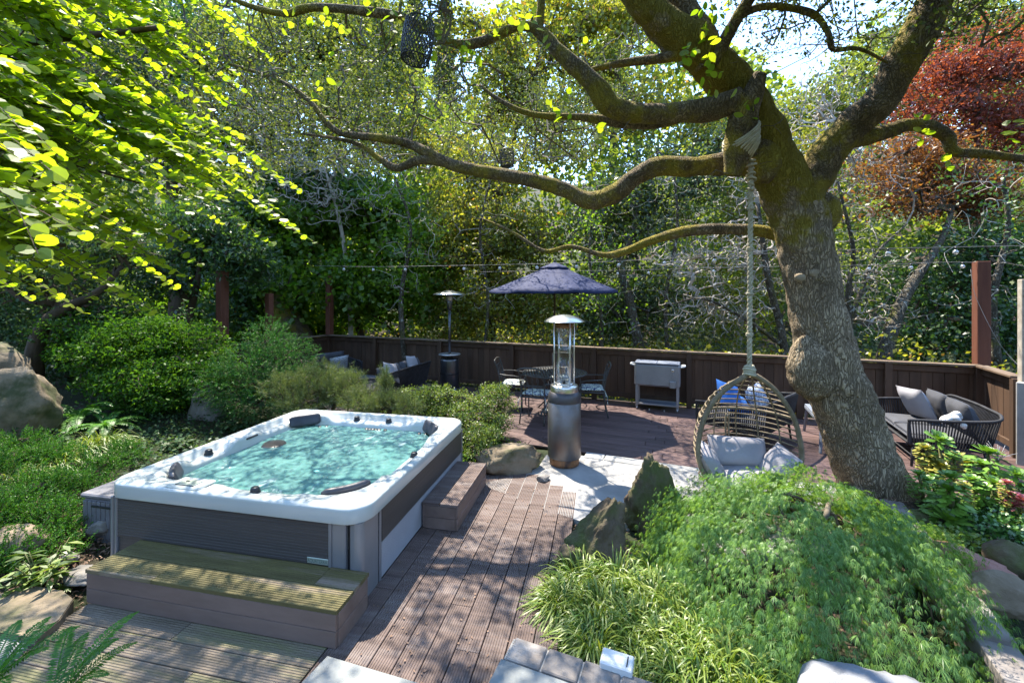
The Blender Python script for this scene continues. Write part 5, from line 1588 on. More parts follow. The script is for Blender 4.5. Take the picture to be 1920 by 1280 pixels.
n = 15000
gx = rng.uniform(-6.5, -2.9, n); gy = rng.uniform(4.0, 8.5, n)
gxy = [(x, y) for x, y in zip(gx, gy) if Tin((x, y, 0))[0] < -1.12 or Tin((x, y, 0))[1] > 1.15]
C = np.array([(x, y, ground_h(x, y) + random.random() ** 2 * .16) for x, y in gxy])
dens = np.array([noise.noise(Vector((c[0] * 1.6, c[1] * 1.6, 9))) for c in C])
C = C[dens > -.15]
tag(link("ground_cover", polys("ground_cover", leaf_quads(C, rng.uniform(.03, .07, len(C)), rng.uniform(.02, .045, len(C)), up=1.2), LF['ivy'])), kind="stuff")
n = 9000
gx = rng.uniform(-3.2, .2, n); gy = rng.uniform(5.2, 7.2, n)
C = np.array([(x, y, ground_h(x, y) + random.random() ** 2 * .14) for x, y in zip(gx, gy) if Tin((x, y, 0))[1] > 1.15 and F2.x * x + F2.y * y < 5.65])
tag(link("ground_cover", polys("ground_cover", leaf_quads(C, rng.uniform(.03, .06, len(C)), rng.uniform(.02, .04, len(C)), up=1.0), LF['hedge'])), kind="stuff")

# bark chips and fallen leaves
def litter(name, n, box, m, smin, smax, zoff=.012, cond=None):
    x0, x1, y0, y1 = box
    pts = []
    while len(pts) < n:
        x, y = random.uniform(x0, x1), random.uniform(y0, y1)
        if cond and not cond(x, y): continue
        pts.append((x, y, ground_h(x, y) + random.random() * zoff))
    C = np.array(pts)
    A_ = leaf_quads(C, rng.uniform(smin, smax, n), rng.uniform(smin * .3, smax * .4, n), up=1.4, fold=.1)
    return tag(link(name, polys(name, A_, m)), kind="stuff")
inbed = lambda x, y: (Tin((x, y, 0))[0] < -1.1 or Tin((x, y, 0))[1] < -9)
litter("bark_mulch", 5200, (-4.6, -2.9, 2.5, 4.6), M['mulch'], .015, .06, .03, lambda x, y: Tin((x, y, 0))[0] < -.8 and not (x > -2.92 and y < 2.95) and Tin((x, y, 0))[1] > -1.6 or x < -3.0)
litter("bark_mulch", 4200, (2.6, 5.0, 1.6, 4.4), M['mulch'], .015, .05, .03)
litter("bark_mulch", 2500, (.5, 3.2, 2.0, 4.0), M['mulch'], .015, .05, .03)
litter("bark_mulch", 1400, (-.6, .6, 4.7, 5.6), M['mulch'], .012, .04, .02)
fl = LF['yellow']
pts = []
for _ in range(260):
    a, b_ = random.choice(((random.uniform(1.1, 2.3), random.uniform(-2.3, .9)), (random.uniform(1.1, 2.2), random.uniform(-2.3, .9))))
    p = T(a, b_, .006); pts.append(tuple(p))
for _ in range(170):
    p = FD(random.uniform(-3, 4), random.uniform(5.7, 8.4), .007); pts.append(tuple(p))
C = np.array(pts)
tag(link("fallen_leaves", polys("fallen_leaves", leaf_quads(C, rng.uniform(.012, .03, len(C)), rng.uniform(.008, .018, len(C)), up=6, fold=.05), M['mulch'])), kind="stuff")

# grass-like sedge
def sedge(label, c, R_, n, L, lm=None, name="sedge_tuft", group=None, z=0.0, lean=(0, 0)):
    r = thing(name, label, "grass tuft", (c[0], c[1], z), 0, group)
    a = rng.random(n) * 2 * np.pi
    rr = R_ * .35 * rng.random(n) ** .5
    P0 = np.stack([rr * np.cos(a), rr * np.sin(a), np.zeros(n)], axis=1)
    a2 = a + rng.normal(size=n) * .5
    od = np.stack([np.cos(a2), np.sin(a2), np.zeros(n)], axis=1) + np.array([lean[0], lean[1], 0])
    Ls = L * rng.uniform(.6, 1.15, n); out = rng.uniform(.2, 1.1, n)
    t = np.linspace(0, 1, 6)
    hor = (out[:, None] * t ** 1.4)
    ver = (1.15 - .35 * out)[:, None] * t - (.55 + .75 * out)[:, None] * t ** 2.2 * .9
    PP = P0[:, None, :] + od[:, None, :] * (hor * Ls[:, None])[:, :, None] + np.array([0, 0, 1.0]) * (ver * Ls[:, None])[:, :, None]
    side = unit(np.cross(od, [0, 0, 1.0]) + rand_dir(n) * .3)
    wd = (.0048 * (1 - t ** 2.5) + .0005)[None, :, None] * side[:, None, :] * rng.uniform(.7, 1.3, n)[:, None, None]
    link("blades", strips("blades", PP, wd, lm or LF['grass']), r)
    return r
tufts = [(1095, 1100, .36, .34), (1160, 1105, .36, .36), (1130, 1165, .36, .34), (1060, 1140, .3, .3), (1225, 1140, .38, .36), (1200, 1200, .38, .34), (1290, 1190, .38, .36), (1270, 1240, .36, .34), (1340, 1250, .38, .36), (1120, 1215, .32, .3), (1355, 1180, .3, .3), (1240, 1085, .3, .28), (1390, 1290, .36, .34), (1310, 1310, .36, .34)]
names_ = ["beside the foot of the slanted pointed rock", "in front of the slanted pointed rock", "second row, nearest the walkway edge", "leaning over the walkway edge", "between the pointed rocks and the lace maple", "in the middle of the sedge bed", "at the left foot of the lace maple", "behind the white cap on the paver edge", "at the lower left of the lace maple", "behind the second paver", "tucked under the lace maple", "small, between the rock and the maple", "at the bottom edge under the maple", "at the bottom edge beside the white cap"]
for (px, py, rr, L), nm in zip(tufts, names_):
    p = G(px, py, 0)
    sedge("yellow green sedge tuft " + nm, (p.x, p.y + .02), rr, 400, L * 1.45, group="sedge tufts in front of the pointed rocks", z=-.05)
for px, py, nm in ((150, 848, "arching pale sedge between the fern and the juniper"), (110, 872, "arching pale sedge under the big tan boulder"), (20, 905, "pale sedge at the left edge in the juniper"), (190, 835, "arching pale sedge at the fern foot nearest the tub")):
    p = G(px, py, .25)
    sedge(nm, (p.x, p.y), .45, 260, .42, group="pale sedge in the left bed", z=ground_h(p.x, p.y), lean=(.3, -.3))

# lace-leaf maple: drooping mound of finely cut leaves
lm_c = Vector((2.10, 3.10, 0))
lace = thing("laceleaf_maple", "large weeping lace-leaf maple forming a green mound in front of the hanging chair", "shrub", (lm_c.x, lm_c.y, -.05))
def mound(th, ph):
    """surface of the mound, th around, ph from the top down"""
    rx, ry, hz = 1.03, .88, .66
    rx *= 1 - .24 * max(0, math.cos(th)) * (1 if math.sin(th) > -.3 else .4)
    q = 1 + .09 * math.sin(3 * th + 1) + .06 * math.sin(5 * th + 2)
    if math.sin(th) > -.1 and math.cos(th) < .2: q *= 1 - .27 * min(1, math.sin(th) + .1) * (1 if math.cos(th) < 0 else .5)
    lump = .15 * noise.noise(Vector((math.cos(th) * ph * 2.2, math.sin(th) * ph * 2.2, 3))) + .11 * noise.noise(Vector((math.cos(th) * ph * 5, math.sin(th) * ph * 5, 6)))
    s = math.sin(min(ph, 1.9)); c = math.cos(min(ph, 1.9))
    return Vector((lm_c.x + rx * q * s * math.cos(th), lm_c.y + ry * q * s * math.sin(th), max(-.02, .06 + hz * max(-.1, c) ** .9 if c > 0 else .02) + lump))
nl = 33000
lob = 6
ns_ = 4
PPs = np.zeros((nl * lob, ns_, 3)); WWs = np.zeros((nl * lob, ns_, 3))
ix = 0
cl = []
for i in range(520):
    th = random.uniform(0, 2 * math.pi); ph = math.acos(1 - random.random() * 1.05)
    cl.append((th, ph, random.uniform(-.16, .05), random.uniform(.12, .34), random.gauss(0, .5), random.uniform(.7, 1.3)))
for i in range(nl):
    th0, ph0, dz, ln_, aj, scl = random.choice(cl)
    base = mound(th0, ph0)
    a0 = th0 + aj
    # leaves follow a drooping twig that starts at the clump
    t = random.random()
    o2 = Vector((math.cos(a0), math.sin(a0), 0))
    fall = (.25 + .9 * math.sin(min(ph0, 1.5)))
    p = base + o2 * (ln_ * t) + Vector((0, 0, dz - fall * ln_ * t * t + random.gauss(0, .012))) + Vector((random.gauss(0, .035 + .03 * t), random.gauss(0, .035 + .03 * t), 0))
    p.z = max(p.z, -.02)
    main = (o2 * .8 + Vector((random.gauss(0, .5), random.gauss(0, .5), 0)) + Vector((0, 0, -.25 - fall * (.3 + t) + random.gauss(0, .3)))).normalized()
    sidev = main.cross(Vector((0, 0, 1)))
    if sidev.length < .1: sidev = Vector((1, 0, 0))
    sidev.normalize()
    nrm = (sidev.cross(main) + Vector((random.gauss(0, .45), random.gauss(0, .45), random.gauss(0, .3)))).normalized()
    sidev = main.cross(nrm).normalized()
    L = random.uniform(.028, .055) * scl
    for k in range(lob):
        a = (k - 2.5) * .38 + random.gauss(0, .09)
        d = main * math.cos(a) + sidev * math.sin(a)
        ll = L * (1 - .15 * abs(k - 2.5)) * random.uniform(.8, 1.15)
        sv = nrm.cross(d)
        dr_ = random.uniform(.006, .02)
        m_ = p + d * (ll * .45) + Vector((0, 0, -dr_ * .2))
        PPs[ix, 0] = p; PPs[ix, 1] = m_ + sv * .0019; PPs[ix, 2] = p + d * ll + Vector((0, 0, -dr_)); PPs[ix, 3] = m_ - sv * .0019
        ix += 1
link("leaves", polys("leaves", PPs, LF['lace']), lace, world=True)
# inner stems and drooping twigs
tg = np.array([tuple(mound(a, b) - Vector((0, 0, .22))) for a, b, *_ in cl])
st = spline([(lm_c.x, lm_c.y, -.05), (lm_c.x + .05, lm_c.y + .03, .25), (lm_c.x - .05, lm_c.y + .1, .42)], 8)
nodes, par, n0 = colonize(st, tg)
me, _ = twig_mesh("twigs", nodes, par, n0, .002, .010, m=M['bark_brown'], sides=4)
tag(link("twigs", me, lace, world=True), kind="stuff")
limb("trunk", [(lm_c.x, lm_c.y, -.05, .045), (lm_c.x + .05, lm_c.y + .03, .25, .04), (lm_c.x - .05, lm_c.y + .1, .42, .03)], M['bark_brown'], lace, n=10)
a_, b_ = Q(1545, 975, 2.95), Q(1562, 940, 3.05)
limb("bare_branch", [tuple(a_) + (.014,), tuple(a_ + Vector((.02, 0, .05))) + (.017,), tuple(b_ + Vector((-.03, 0, -.02))) + (.016,), tuple(b_) + (.014,), tuple(b_ + Vector((-.01, .05, .05))) + (.008,)], M['twig'], lace, n=10)

# ferns
def frond(P0, d, L, droop, pin, npin, lm_list, W0=.006, up=Vector((0, 0, 1))):
    """returns polygons of leaflets for one frond"""
    t = np.linspace(0, 1, npin)
    d = np.array(d.normalized())
    PP = np.array(P0)[None, :] + d[None, :] * (L * t)[:, None] + np.array([0, 0, -1.0]) * (droop * L * t ** 2)[:, None]
    tang = unit(np.gradient(PP, axis=0))
    side = unit(np.cross(tang, [0, 0, 1.0]))
    n_ = np.cross(side, tang)
    prof = np.sin(np.pi * np.clip(t * .85 + .12, 0, 1)) ** .8
    out = []
    for s in (1, -1):
        ln = pin * prof
        dir_ = unit(side * s + tang * .35 + rng.normal(size=PP.shape) * .06)
        c = PP
        w = tang * (L / npin * .42)
        tip = c + dir_ * ln[:, None] - np.array([0, 0, 1.0]) * (ln * .12)[:, None]
        mid = c + dir_ * (ln * .5)[:, None]
        out.append(np.stack([c, mid + w, tip, mid - w], axis=1))
    # stalk
    w = side * .0025
    st_ = np.stack([PP[:-1] - w[:-1], PP[1:] - w[1:], PP[1:] + w[1:], PP[:-1] + w[:-1]], axis=1)
    out.append(st_)
    return np.concatenate(out)
def fern(label, base, n, L, pin, droop=.5, elev=.7, az=None, npin=34, name="fern"):
    r = thing(name, label, "fern", base, 0)
    for i in range(n):
        a = (az[0] + (az[1] - az[0]) * (i + .5) / n if az else 2 * math.pi * i / n) + random.uniform(-.2, .2)
        e = elev + random.uniform(-.2, .25)
        d = Vector((math.cos(a) * math.cos(e), math.sin(a) * math.cos(e), math.sin(e)))
        link("frond", polys("frond", frond((0, 0, 0), d, L * random.uniform(.75, 1.15), droop, pin, npin, None), LF['fern']), r)
    return r
fern("dark green fern beside the huge tan boulder", (G(150, 800, .3).x, G(150, 800, .3).y, .42), 18, .75, .085, .55, .65)
fern("smaller fern lower down between boulder and sedge", (G(200, 810, .3).x, G(200, 810, .3).y, .38), 14, .6, .07, .6, .6)
fern("little bright fern at the right foot of the huge tan boulder", (G(88, 800, .3).x, G(88, 800, .3).y, .3), 6, .26, .05, .7, .7)
fb = Q(95, 1330, 1.42)
fern("out-of-focus bright fern fronds rising from the bottom left edge", (fb.x, fb.y, fb.z), 9, .40, .035, .45, .95, az=(-.9, 2.4), npin=38)
fb = Q(-30, 1300, 1.3)
fern("blurred fern fronds at the left edge above the pale flat stone", (fb.x, fb.y, fb.z), 7, .30, .035, .4, 1.0, az=(-.6, 1.9), npin=34)
for bx_, by_ in ((Q(95, 1330, 1.42), .0), (Q(-30, 1300, 1.3), .0)):
    pass

# small leafy plants
def leafy(label, px, py, z, n, L, lm, hgt=.22, sp=.16, name="leafy_plant", lw=.3):
    p = G(px, py, z)
    r = thing(name, label, "plant", (p.x, p.y, ground_h(p.x, p.y)))
    stems = []
    C = []; D = []
    for i in range(n // 8):
        a = random.uniform(0, 2 * math.pi); tip = Vector((math.cos(a) * sp * random.random(), math.sin(a) * sp * random.random(), hgt * random.uniform(.5, 1)))
        MBt = [(0, 0, 0), tuple(tip * .5 + Vector((0, 0, .03))), tuple(tip)]
        stems.append(MBt)
        for k in range(8):
            t = random.uniform(.45, 1)
            a2 = random.uniform(0, 2 * math.pi)
            C.append(tuple(tip * t)); D.append((math.cos(a2), math.sin(a2), random.uniform(-.3, .5)))
    mb = MB()
    for s in stems: mb.tube(s, .003, 4)
    mb.build("stems", M['stem_green'], r)
    C = np.array(C); D = unit(np.array(D)); n2 = len(C)
    Ls = L * rng.uniform(.7, 1.2, n2)
    s = unit(np.cross(D, [0, 0, 1.0] + rand_dir(n2) * .4))
    A_ = np.stack([C, C + D * Ls[:, None] * .45 + s * (Ls * lw * .5)[:, None], C + D * Ls[:, None] - np.array([0, 0, 1.0]) * (Ls * .2)[:, None], C + D * Ls[:, None] * .45 - s * (Ls * lw * .5)[:, None]], axis=1)
    link("leaves", polys("leaves", A_, lm), r)
    return r
leafy("pale variegated leafy plant hanging over the mossy tan rock at the left", 75, 1035, .25, 160, .11, LF['box'], .28, .24)
leafy("tiny green weed in the mulch by the long step", 125, 1095, .0, 40, .05, LF['box'], .07, .06)
leafy("small green seedling under the far end of the short step", 915, 880, .0, 40, .07, LF['hedge'], .12, .10)
leafy("small yellow green plant at the front of the low tan boulder", 900, 905, .0, 50, .05, LF['box'], .10, .08)
leafy("variegated hosta-like plant right of the grey brown rock", 430, 800, .2, 90, .10, LF['ivy'], .18, .2, lw=.5)
leafy("green plant with blue green leaves in front of the grey brown rock", 340, 830, .2, 90, .09, LF['ivy'], .16, .2, lw=.55)
leafy("small round-leaved seedling behind the pavers", 1165, 1245, .0, 20, .06, LF['hedge'], .12, .05, lw=.8)
leafy("bright yellow green vine leaves above the reddish rock", 1800, 1070, .2, 60, .10, LF['grass'], .10, .20, lw=.8)
leafy("bright green leaves at the top end of the paver wall", 1740, 1060, .2, 50, .08, LF['grass'], .14, .14, lw=.8)

# succulents
def rosette_mesh(n=26, cup=.35, seed=0):
    rd = random.Random(seed)
    A_ = []
    for i in range(n):
        a = i * 2.39996
        f = i / n                                # 0 centre -> 1 outside
        L = .35 + .65 * f ** .7
        e = (1 - f) * 1.15 + .05 - .25 * (f > .85)
        d = np.array([math.cos(a) * math.cos(e), math.sin(a) * math.cos(e), math.sin(e) * .8])
        s = np.array([-math.sin(a), math.cos(a), 0])
        w = .13 + .06 * f
        c0 = np.array([0, 0, .02 * (1 - f)])
        p = lambda t, ww, lift: c0 + d * L * t + s * ww + np.array([0, 0, lift])
        A_.append([p(.05, -.04, 0), p(.6, -w, .03), p(.88, -w * .8, .05), p(1.0, 0, .02), p(.88, w * .8, .05), p(.6, w, .03), p(.05, .04, 0)])
    return np.array(A_)
ros = {}
for k_, m_ in (('g', LF['aeon']), ('y', LF['aeon_y']), ('p', LF['pinkleaf'])):
    ros[k_] = polys("rosette", rosette_mesh(30 if k_ != 'p' else 36), m_)
def aeonium(label, heads, base_px, z=.1, group="rosette succulents right of the leaning oak"):
    b = G(base_px[0], base_px[1], z)
    r = thing("succulent", label, "succulent", (b.x, b.y, ground_h(b.x, b.y)), 0, group)
    for (px, py, rad, kind) in heads:
        Y = b.y + random.uniform(-.12, .12); rad *= 1.55
        c = Q(px, py, Y) - r.location
        o = link("rosette", ros[kind], r, loc=c, rot=(random.uniform(-.45, .1), random.uniform(-.3, .3), random.uniform(0, 6)), scale=(rad, rad, rad * 1.1))
        mb = MB().tube([(c.x * .5, c.y * .5, 0), (c.x * .75 + .02, c.y * .8, c.z * .5), (c.x, c.y, c.z)], [.016, .013, .011], 6)
        mb.build("stem", M['stem_green'], r)
        # older leaves hanging below the head
        n = 70
        a = rng.random(n) * 6.283; h = rng.random(n)
        C = np.array(c)[None, :] + np.stack([np.cos(a) * rad * .5, np.sin(a) * rad * .5, -rad * (.2 + 2.2 * h)], axis=1)
        D = unit(np.stack([np.cos(a), np.sin(a), -.35 + .3 * rng.random(n)], axis=1))
        s = np.stack([-np.sin(a), np.cos(a), np.zeros(n)], axis=1)
        LL = rad * .75 * (1 - .4 * h)
        A_ = np.stack([C, C + D * LL[:, None] * .7 + s * LL[:, None] * .3, C + D * LL[:, None], C + D * LL[:, None] * .7 - s * LL[:, None] * .3], axis=1)
        link("lower_leaves", polys("lower_leaves", A_, LF['aeon' if kind == 'g' else 'aeon_y']), r)
    return r
aeonium("tall rosette succulent in front of the right sofa's arm", [(1760, 825, .095, 'g'), (1735, 840, .055, 'y'), (1745, 860, .06, 'y'), (1762, 872, .07, 'y'), (1790, 858, .075, 'y')], (1775, 935), .12)
aeonium("rosette succulent cluster below the sofa's right corner", [(1852, 850, .09, 'g'), (1842, 872, .075, 'g'), (1862, 890, .06, 'g'), (1815, 870, .06, 'y')], (1850, 950), .12)
aeonium("column-shaped green succulent with many stacked leaves", [(1782, 895, .07, 'g'), (1778, 920, .095, 'g'), (1775, 948, .10, 'g'), (1780, 975, .10, 'g')], (1782, 1000), .1)
aeonium("small rosette succulent nearest the oak trunk", [(1722, 890, .055, 'g'), (1738, 902, .06, 'g'), (1752, 895, .045, 'g')], (1738, 955), .08)
aeonium("middle group of flat green rosettes", [(1822, 900, .06, 'g'), (1840, 915, .065, 'g'), (1835, 940, .06, 'g'), (1862, 905, .065, 'g'), (1806, 912, .05, 'y')], (1838, 985), .12)
aeonium("rosette succulent cut by the right picture edge", [(1905, 890, .07, 'g'), (1890, 905, .06, 'g'), (1918, 915, .07, 'g')], (1905, 960), .12)
aeonium("pink and orange rosette succulent at the right edge", [(1892, 928, .055, 'p'), (1902, 948, .06, 'p'), (1915, 938, .06, 'p'), (1888, 905, .035, 'p')], (1900, 985), .14)
def jade(label, blobs, base, n, m='jade'):
    return shrub("jade_plant", label, base, blobs, n, 12, .035, LF[m], .028, lw=.75, up=.8)
jb2 = blobs_px([(1880, 985, 3.55, 45, 35, .2), (1830, 990, 3.5, 35, 28, .18), (1920, 1010, 3.4, 40, 35, .2)])
jade("dark green jade plant at the right edge below the pink succulent", jb2, foot(1870, 3.5), 520)
jade("pale tipped jade plant above the reddish rock", blobs_px([(1775, 1010, 3.4, 35, 18, .15), (1820, 1020, 3.35, 30, 18, .15)]), foot(1790, 3.4), 240, 'box')
# dry flower stalk
fs = thing("dry_flower_stalk", "thin dry pinkish flower stalk standing between the succulents", "plant", tuple(G(1885, 960, .12)))
mb = MB(); top = Q(1870, 852, G(1885, 960, .12).y) - fs.location
mb.tube([(0, 0, 0), (top.x * .6, 0, top.z * .5), tuple(top)], .005, 5)
for i in range(34):
    e = top + Vector((random.gauss(0, .045), random.gauss(0, .04), random.gauss(.04, .035)))
    mb.tube([tuple(top + Vector((0, 0, random.uniform(-.08, 0)))), tuple(e)], .002, 3)
mb.build("stalk", M['cush_light'], fs)
# ================================================================== FURNITURE AND OTHER THINGS
def cushion(name, w, d, t, m, parent, loc, rot=(0, 0, 0), n=14, boxy=5, wr=.0, seed=0, pinch=0.0):
    """upholstered block lying flat: w along x, d along y, t thick; pinch > 0 gives a loose pillow with pointed corners"""
    mb = MB(); off = Vector((seed * 5.1, 0, 0))
    for s in (1, -1):
        rows = []
        for i in range(n + 1):
            row = []
            for j in range(n + 1):
                x = -1 + 2 * j / n; y = -1 + 2 * i / n
                e = max(0, (1 - abs(x) ** boxy) * (1 - abs(y) ** boxy))
                k = 1 - pinch * (1 - abs(x * y) ** 1) * (abs(x) ** 3 + abs(y) ** 3) * .5
                z = s * t / 2 * (e ** (.5 if pinch == 0 else .75))
                wz = wr * (noise.noise(Vector((x * 2.5, y * 2.5, seed))) + .6 * noise.noise(Vector((x * 6, y * 3, seed + 2)))) * e ** .5
                row.append((x * w / 2 * k, y * d / 2 * k, z + wz))
            rows.append(row if s == 1 else row[::-1])
        mb.grid(rows)
    return mb.build(name, M[m], parent, loc=loc, rot=rot)

def piping(parent, w, d, z, m='black'):
    mb = MB()
    r = .03
    pts = [(w / 2 - r, -d / 2, z), (w / 2, -d / 2 + r, z), (w / 2, d / 2 - r, z), (w / 2 - r, d / 2, z), (-w / 2 + r, d / 2, z), (-w / 2, d / 2 - r, z), (-w / 2, -d / 2 + r, z), (-w / 2 + r, -d / 2, z)]
    mb.tube(pts, .004, 6, closed=True)
    return mb.build("piping", M[m], parent)

def rope_sofa(label, loc, rz, W, D=.80, seats=2, name="rope_sofa", cat="sofa", group=None, back_h=.72, arm_h=.58, back_cush=True):
    """faces local +y; rope arms and back flare outwards"""
    r = thing(name, label, cat, loc, rz, group)
    w, d = W / 2, D / 2
    for sx in (-1, 1):
        for sy in (-1, 1):
            MB().tube([(sx * (w - .02), sy * (d - .03), 0), (sx * (w - .05), sy * (d - .06), .28)], [.014, .02], 8).build("leg", M['rope_black'], r)
    mb = MB()
    lo = [(w - .03, d - .03), (-w + .03, d - .03), (-w + .03, -d + .03), (w - .03, -d + .03)]
    for i in range(4):
        a, b = lo[i], lo[(i + 1) % 4]
        mb.tube([(a[0], a[1], .265), (b[0], b[1], .265)], .016, 8)
    mb.box((0, 0, .262), (W - .08, D - .08, .02))
    mb.tube([(w - .03, d - .05, .12), (-w + .03, d - .05, .12)], .009, 6)
    mb.build("seat_frame", M['rope_black'], r)
    # top rail from the front of one arm round the back to the other
    fl = .07
    ctrl = [(w + .0, d - .0, .27), (w + .01, d + .0, arm_h - .04), (w + .02, d - .04, arm_h), (w + .05, 0, arm_h + .03), (w + fl, -d + .02, back_h - .06), (w + fl - .10, -d - fl, back_h - .01), (w * .5, -d - fl - .02, back_h),
            (0, -d - fl - .025, back_h + .005)]
    full = ctrl + [(-x, y, z) for x, y, z in ctrl[-2::-1]]
    S = spline(full, 8)
    MB().tube(S, .017, 8).build("top_rail", M['rope_black'], r)
    # upright rope strands between seat frame and rail
    L = np.concatenate([[0], np.cumsum(np.linalg.norm(np.diff(S, axis=0), axis=1))])
    tot = L[-1]
    nst = int(tot / .028)
    mb = MB()
    for i in range(1, nst):
        s = tot * i / nst
        p = np.array([np.interp(s, L, S[:, k]) for k in range(3)])
        if p[2] < .35: continue
        f = (s - .3) / (tot - .6)
        f = min(1, max(0, f))
        per_ = 2 * (D - .06) + (W - .06)
        q = f * per_
        if q < D - .06: b = (w - .02, d - .03 - q)
        elif q < D - .06 + W - .06: b = (w - .03 - (q - (D - .06)), -d + .02)
        else: b = (-w + .02, -d + .03 + (q - (D - .06) - (W - .06)))
        mb.tube([(b[0], b[1], .262), ((b[0] + p[0]) / 2, (b[1] + p[1]) / 2, (.262 + p[2]) / 2 - .005), tuple(p)], .0078, 4, smooth=True, cap=False)
    tag(mb.build("rope_strands", M['rope_black'], r), kind="stuff")
    cw = (W - .10) / seats
    for i in range(seats):
        x = -w + .05 + cw * (i + .5)
        c = cushion("seat_cushion", cw - .008, D - .10, .13, 'cush_grey', r, (x, .03, .345), boxy=9)
        piping(c, cw - .02, D - .115, .045)
        if back_cush:
            cushion("back_cushion", cw - .03, .46, .17, 'cush_grey', r, (x, -d + .13, .58), (R(72), 0, 0), boxy=3.2, wr=.008, seed=i)
    return r

# right sofa
sR = rope_sofa("black rope sofa with charcoal cushions by the right end of the fence", (5.50, 5.65, 0), 0, 1.20, .76)
sR.rotation_euler = (0, 0, math.atan2(.905, .425))
def on(root, x, y, z=0):
    a = root.rotation_euler[2]
    return Vector((root.location.x + x * math.cos(a) - y * math.sin(a), root.location.y + x * math.sin(a) + y * math.cos(a), z))
p = on(sR, .28, .02, .62)
c = cushion("throw_pillow", .50, .46, .15, 'cush_light', None, p, (R(66), R(4), sR.rotation_euler[2] + .25), boxy=4, wr=.006, pinch=.12)
tag(c, "light grey square pillow leaning on the right black rope sofa", "pillow")
# knotted cloth over the sofa's arm
kn = thing("knotted_throw", "white and grey knotted cloth hanging over the arm of the right rope sofa", "cloth", on(sR, -.56, -.05, .60))
mb = MB()
pts = [(-.10, .05, -.02), (-.04, .02, .06), (.03, -.02, .09), (.08, .02, .05), (.05, .05, .0), (-.01, .02, .02), (-.03, -.05, .05), (.0, -.09, .0), (.02, -.10, -.06)]
mb.tube(spline(pts, 5), [.028 + .01 * math.sin(i * .9) for i in range(41)], 10)
mb.build("cloth", M['knit'], kn)
MB().tube(spline([(-.12, .02, -.03), (-.06, -.02, .04), (-.02, .02, .055)], 5), .03, 10).build("striped_end", M['stripe'], kn)

# left sofa seen from behind, armchair and footstool in the corner
sL = rope_sofa("black rope sofa seen from behind, left of the standing heater", (-2.42, 8.45, 0), R(73), 1.62, .80)
c = cushion("throw_pillow", .42, .40, .13, 'cush_light', None, on(sL, .30, -.34, .70), (R(70), R(8), R(78)), boxy=4, wr=.006, pinch=.12)
tag(c, "white pillow peeking over the middle of the left black rope sofa", "pillow")
c = cushion("throw_pillow", .40, .38, .13, 'cush_light', None, on(sL, -.50, -.36, .69), (R(66), R(14), R(70)), boxy=4, wr=.006, pinch=.12)
tag(c, "white pillow peeking over the near left end of the left black rope sofa", "pillow")
aL = rope_sofa("black rope armchair in the far left corner of the deck", (-4.05, 9.75, 0), R(-125), .86, .78, 1, "rope_armchair", "armchair")
c = cushion("throw_pillow", .42, .40, .13, 'speckle', None, on(aL, -.05, .08, .56), (R(62), R(6), R(-140)), boxy=4, pinch=.12)
tag(c, "white pillow with dark speckles on the far left armchair", "pillow")
ft = thing("footstool", "dark footstool with crossed legs between the left sofa and armchair", "footstool", (-3.15, 8.75, 0), R(-20))
cushion("stool_cushion", .92, .62, .10, 'cush_grey', ft, (0, 0, .40), boxy=7)
MB().box((0, 0, .335), (.90, .60, .03), bev=.006).build("stool_frame", M['rope_black'], ft)
for sy in (-1, 1):
    for sx in (-1, 1):
        MB().tube([(sx * .36, sy * .26, 0), (-sx * .36, sy * .26, .32)], .014, 8).build("leg", M['rope_black'], ft)

# blue-pillow armchair behind the hanging chair
aB = rope_sofa("black rope armchair with blue pillows behind the hanging egg chair", (3.42, 6.25, 0), R(52), 1.12, .90, 1, "rope_armchair", "armchair", back_cush=False)
aB.rotation_euler = (0, 0, R(40))
def pil(label, x, y, z, m, rot, w=.42):
    c = cushion("throw_pillow", w, w * .95, .14, m, None, on(aB, x, y, z), rot, boxy=4, wr=.006, pinch=.14)
    tag(c, label, "pillow")
pil("bright blue pillow standing on the left arm of the armchair behind the egg chair", -.30, .10, .66, 'cush_blue', (R(60), R(20), R(20)), .44)
pil("blue and white striped pillow behind the egg chair", .12, -.12, .60, 'stripe', (R(70), R(-12), R(35)))
pil("dark blue pillow lying on the seat behind the egg chair", -.02, .12, .50, 'cush_blue', (R(30), R(10), R(0)), .38)
c = cushion("knitted_cushion", .36, .32, .14, 'knit', None, on(aB, .32, .0, .55), (R(55), R(-16), R(55)), boxy=3.5, pinch=.1)
tag(c, "white knitted cushion at the right end of the armchair behind the egg chair", "pillow")

# slatted coffee table behind the leaning trunk
tbp = Vector((4.62, 6.05, 0))
tb = thing("slatted_table", "low grey slatted table partly hidden by the leaning oak trunk", "table", tbp, math.atan2(1.01, .46) - R(90))
for i in range(8):
    MB().box((-.27 + i * .077, 0, .418), (.068, 1.02, .022), bev=.003).build("slat", M['slate_top'], tb)
mb = MB()
for s in (-1, 1): mb.box((s * .29, 0, .385), (.04, 1.0, .04), bev=.003)
for s in (-1, 1): mb.box((0, s * .48, .385), (.54, .04, .04), bev=.003)
mb.build("table_frame", M['slate_top'], tb)
for sx in (-1, 1):
    for sy in (-1, 1):
        MB().tube([(sx * .31, sy * .52, 0), (sx * .28, sy * .46, .37)], [.018, .026], 4, smooth=False).build("leg", M['slate_top'], tb)

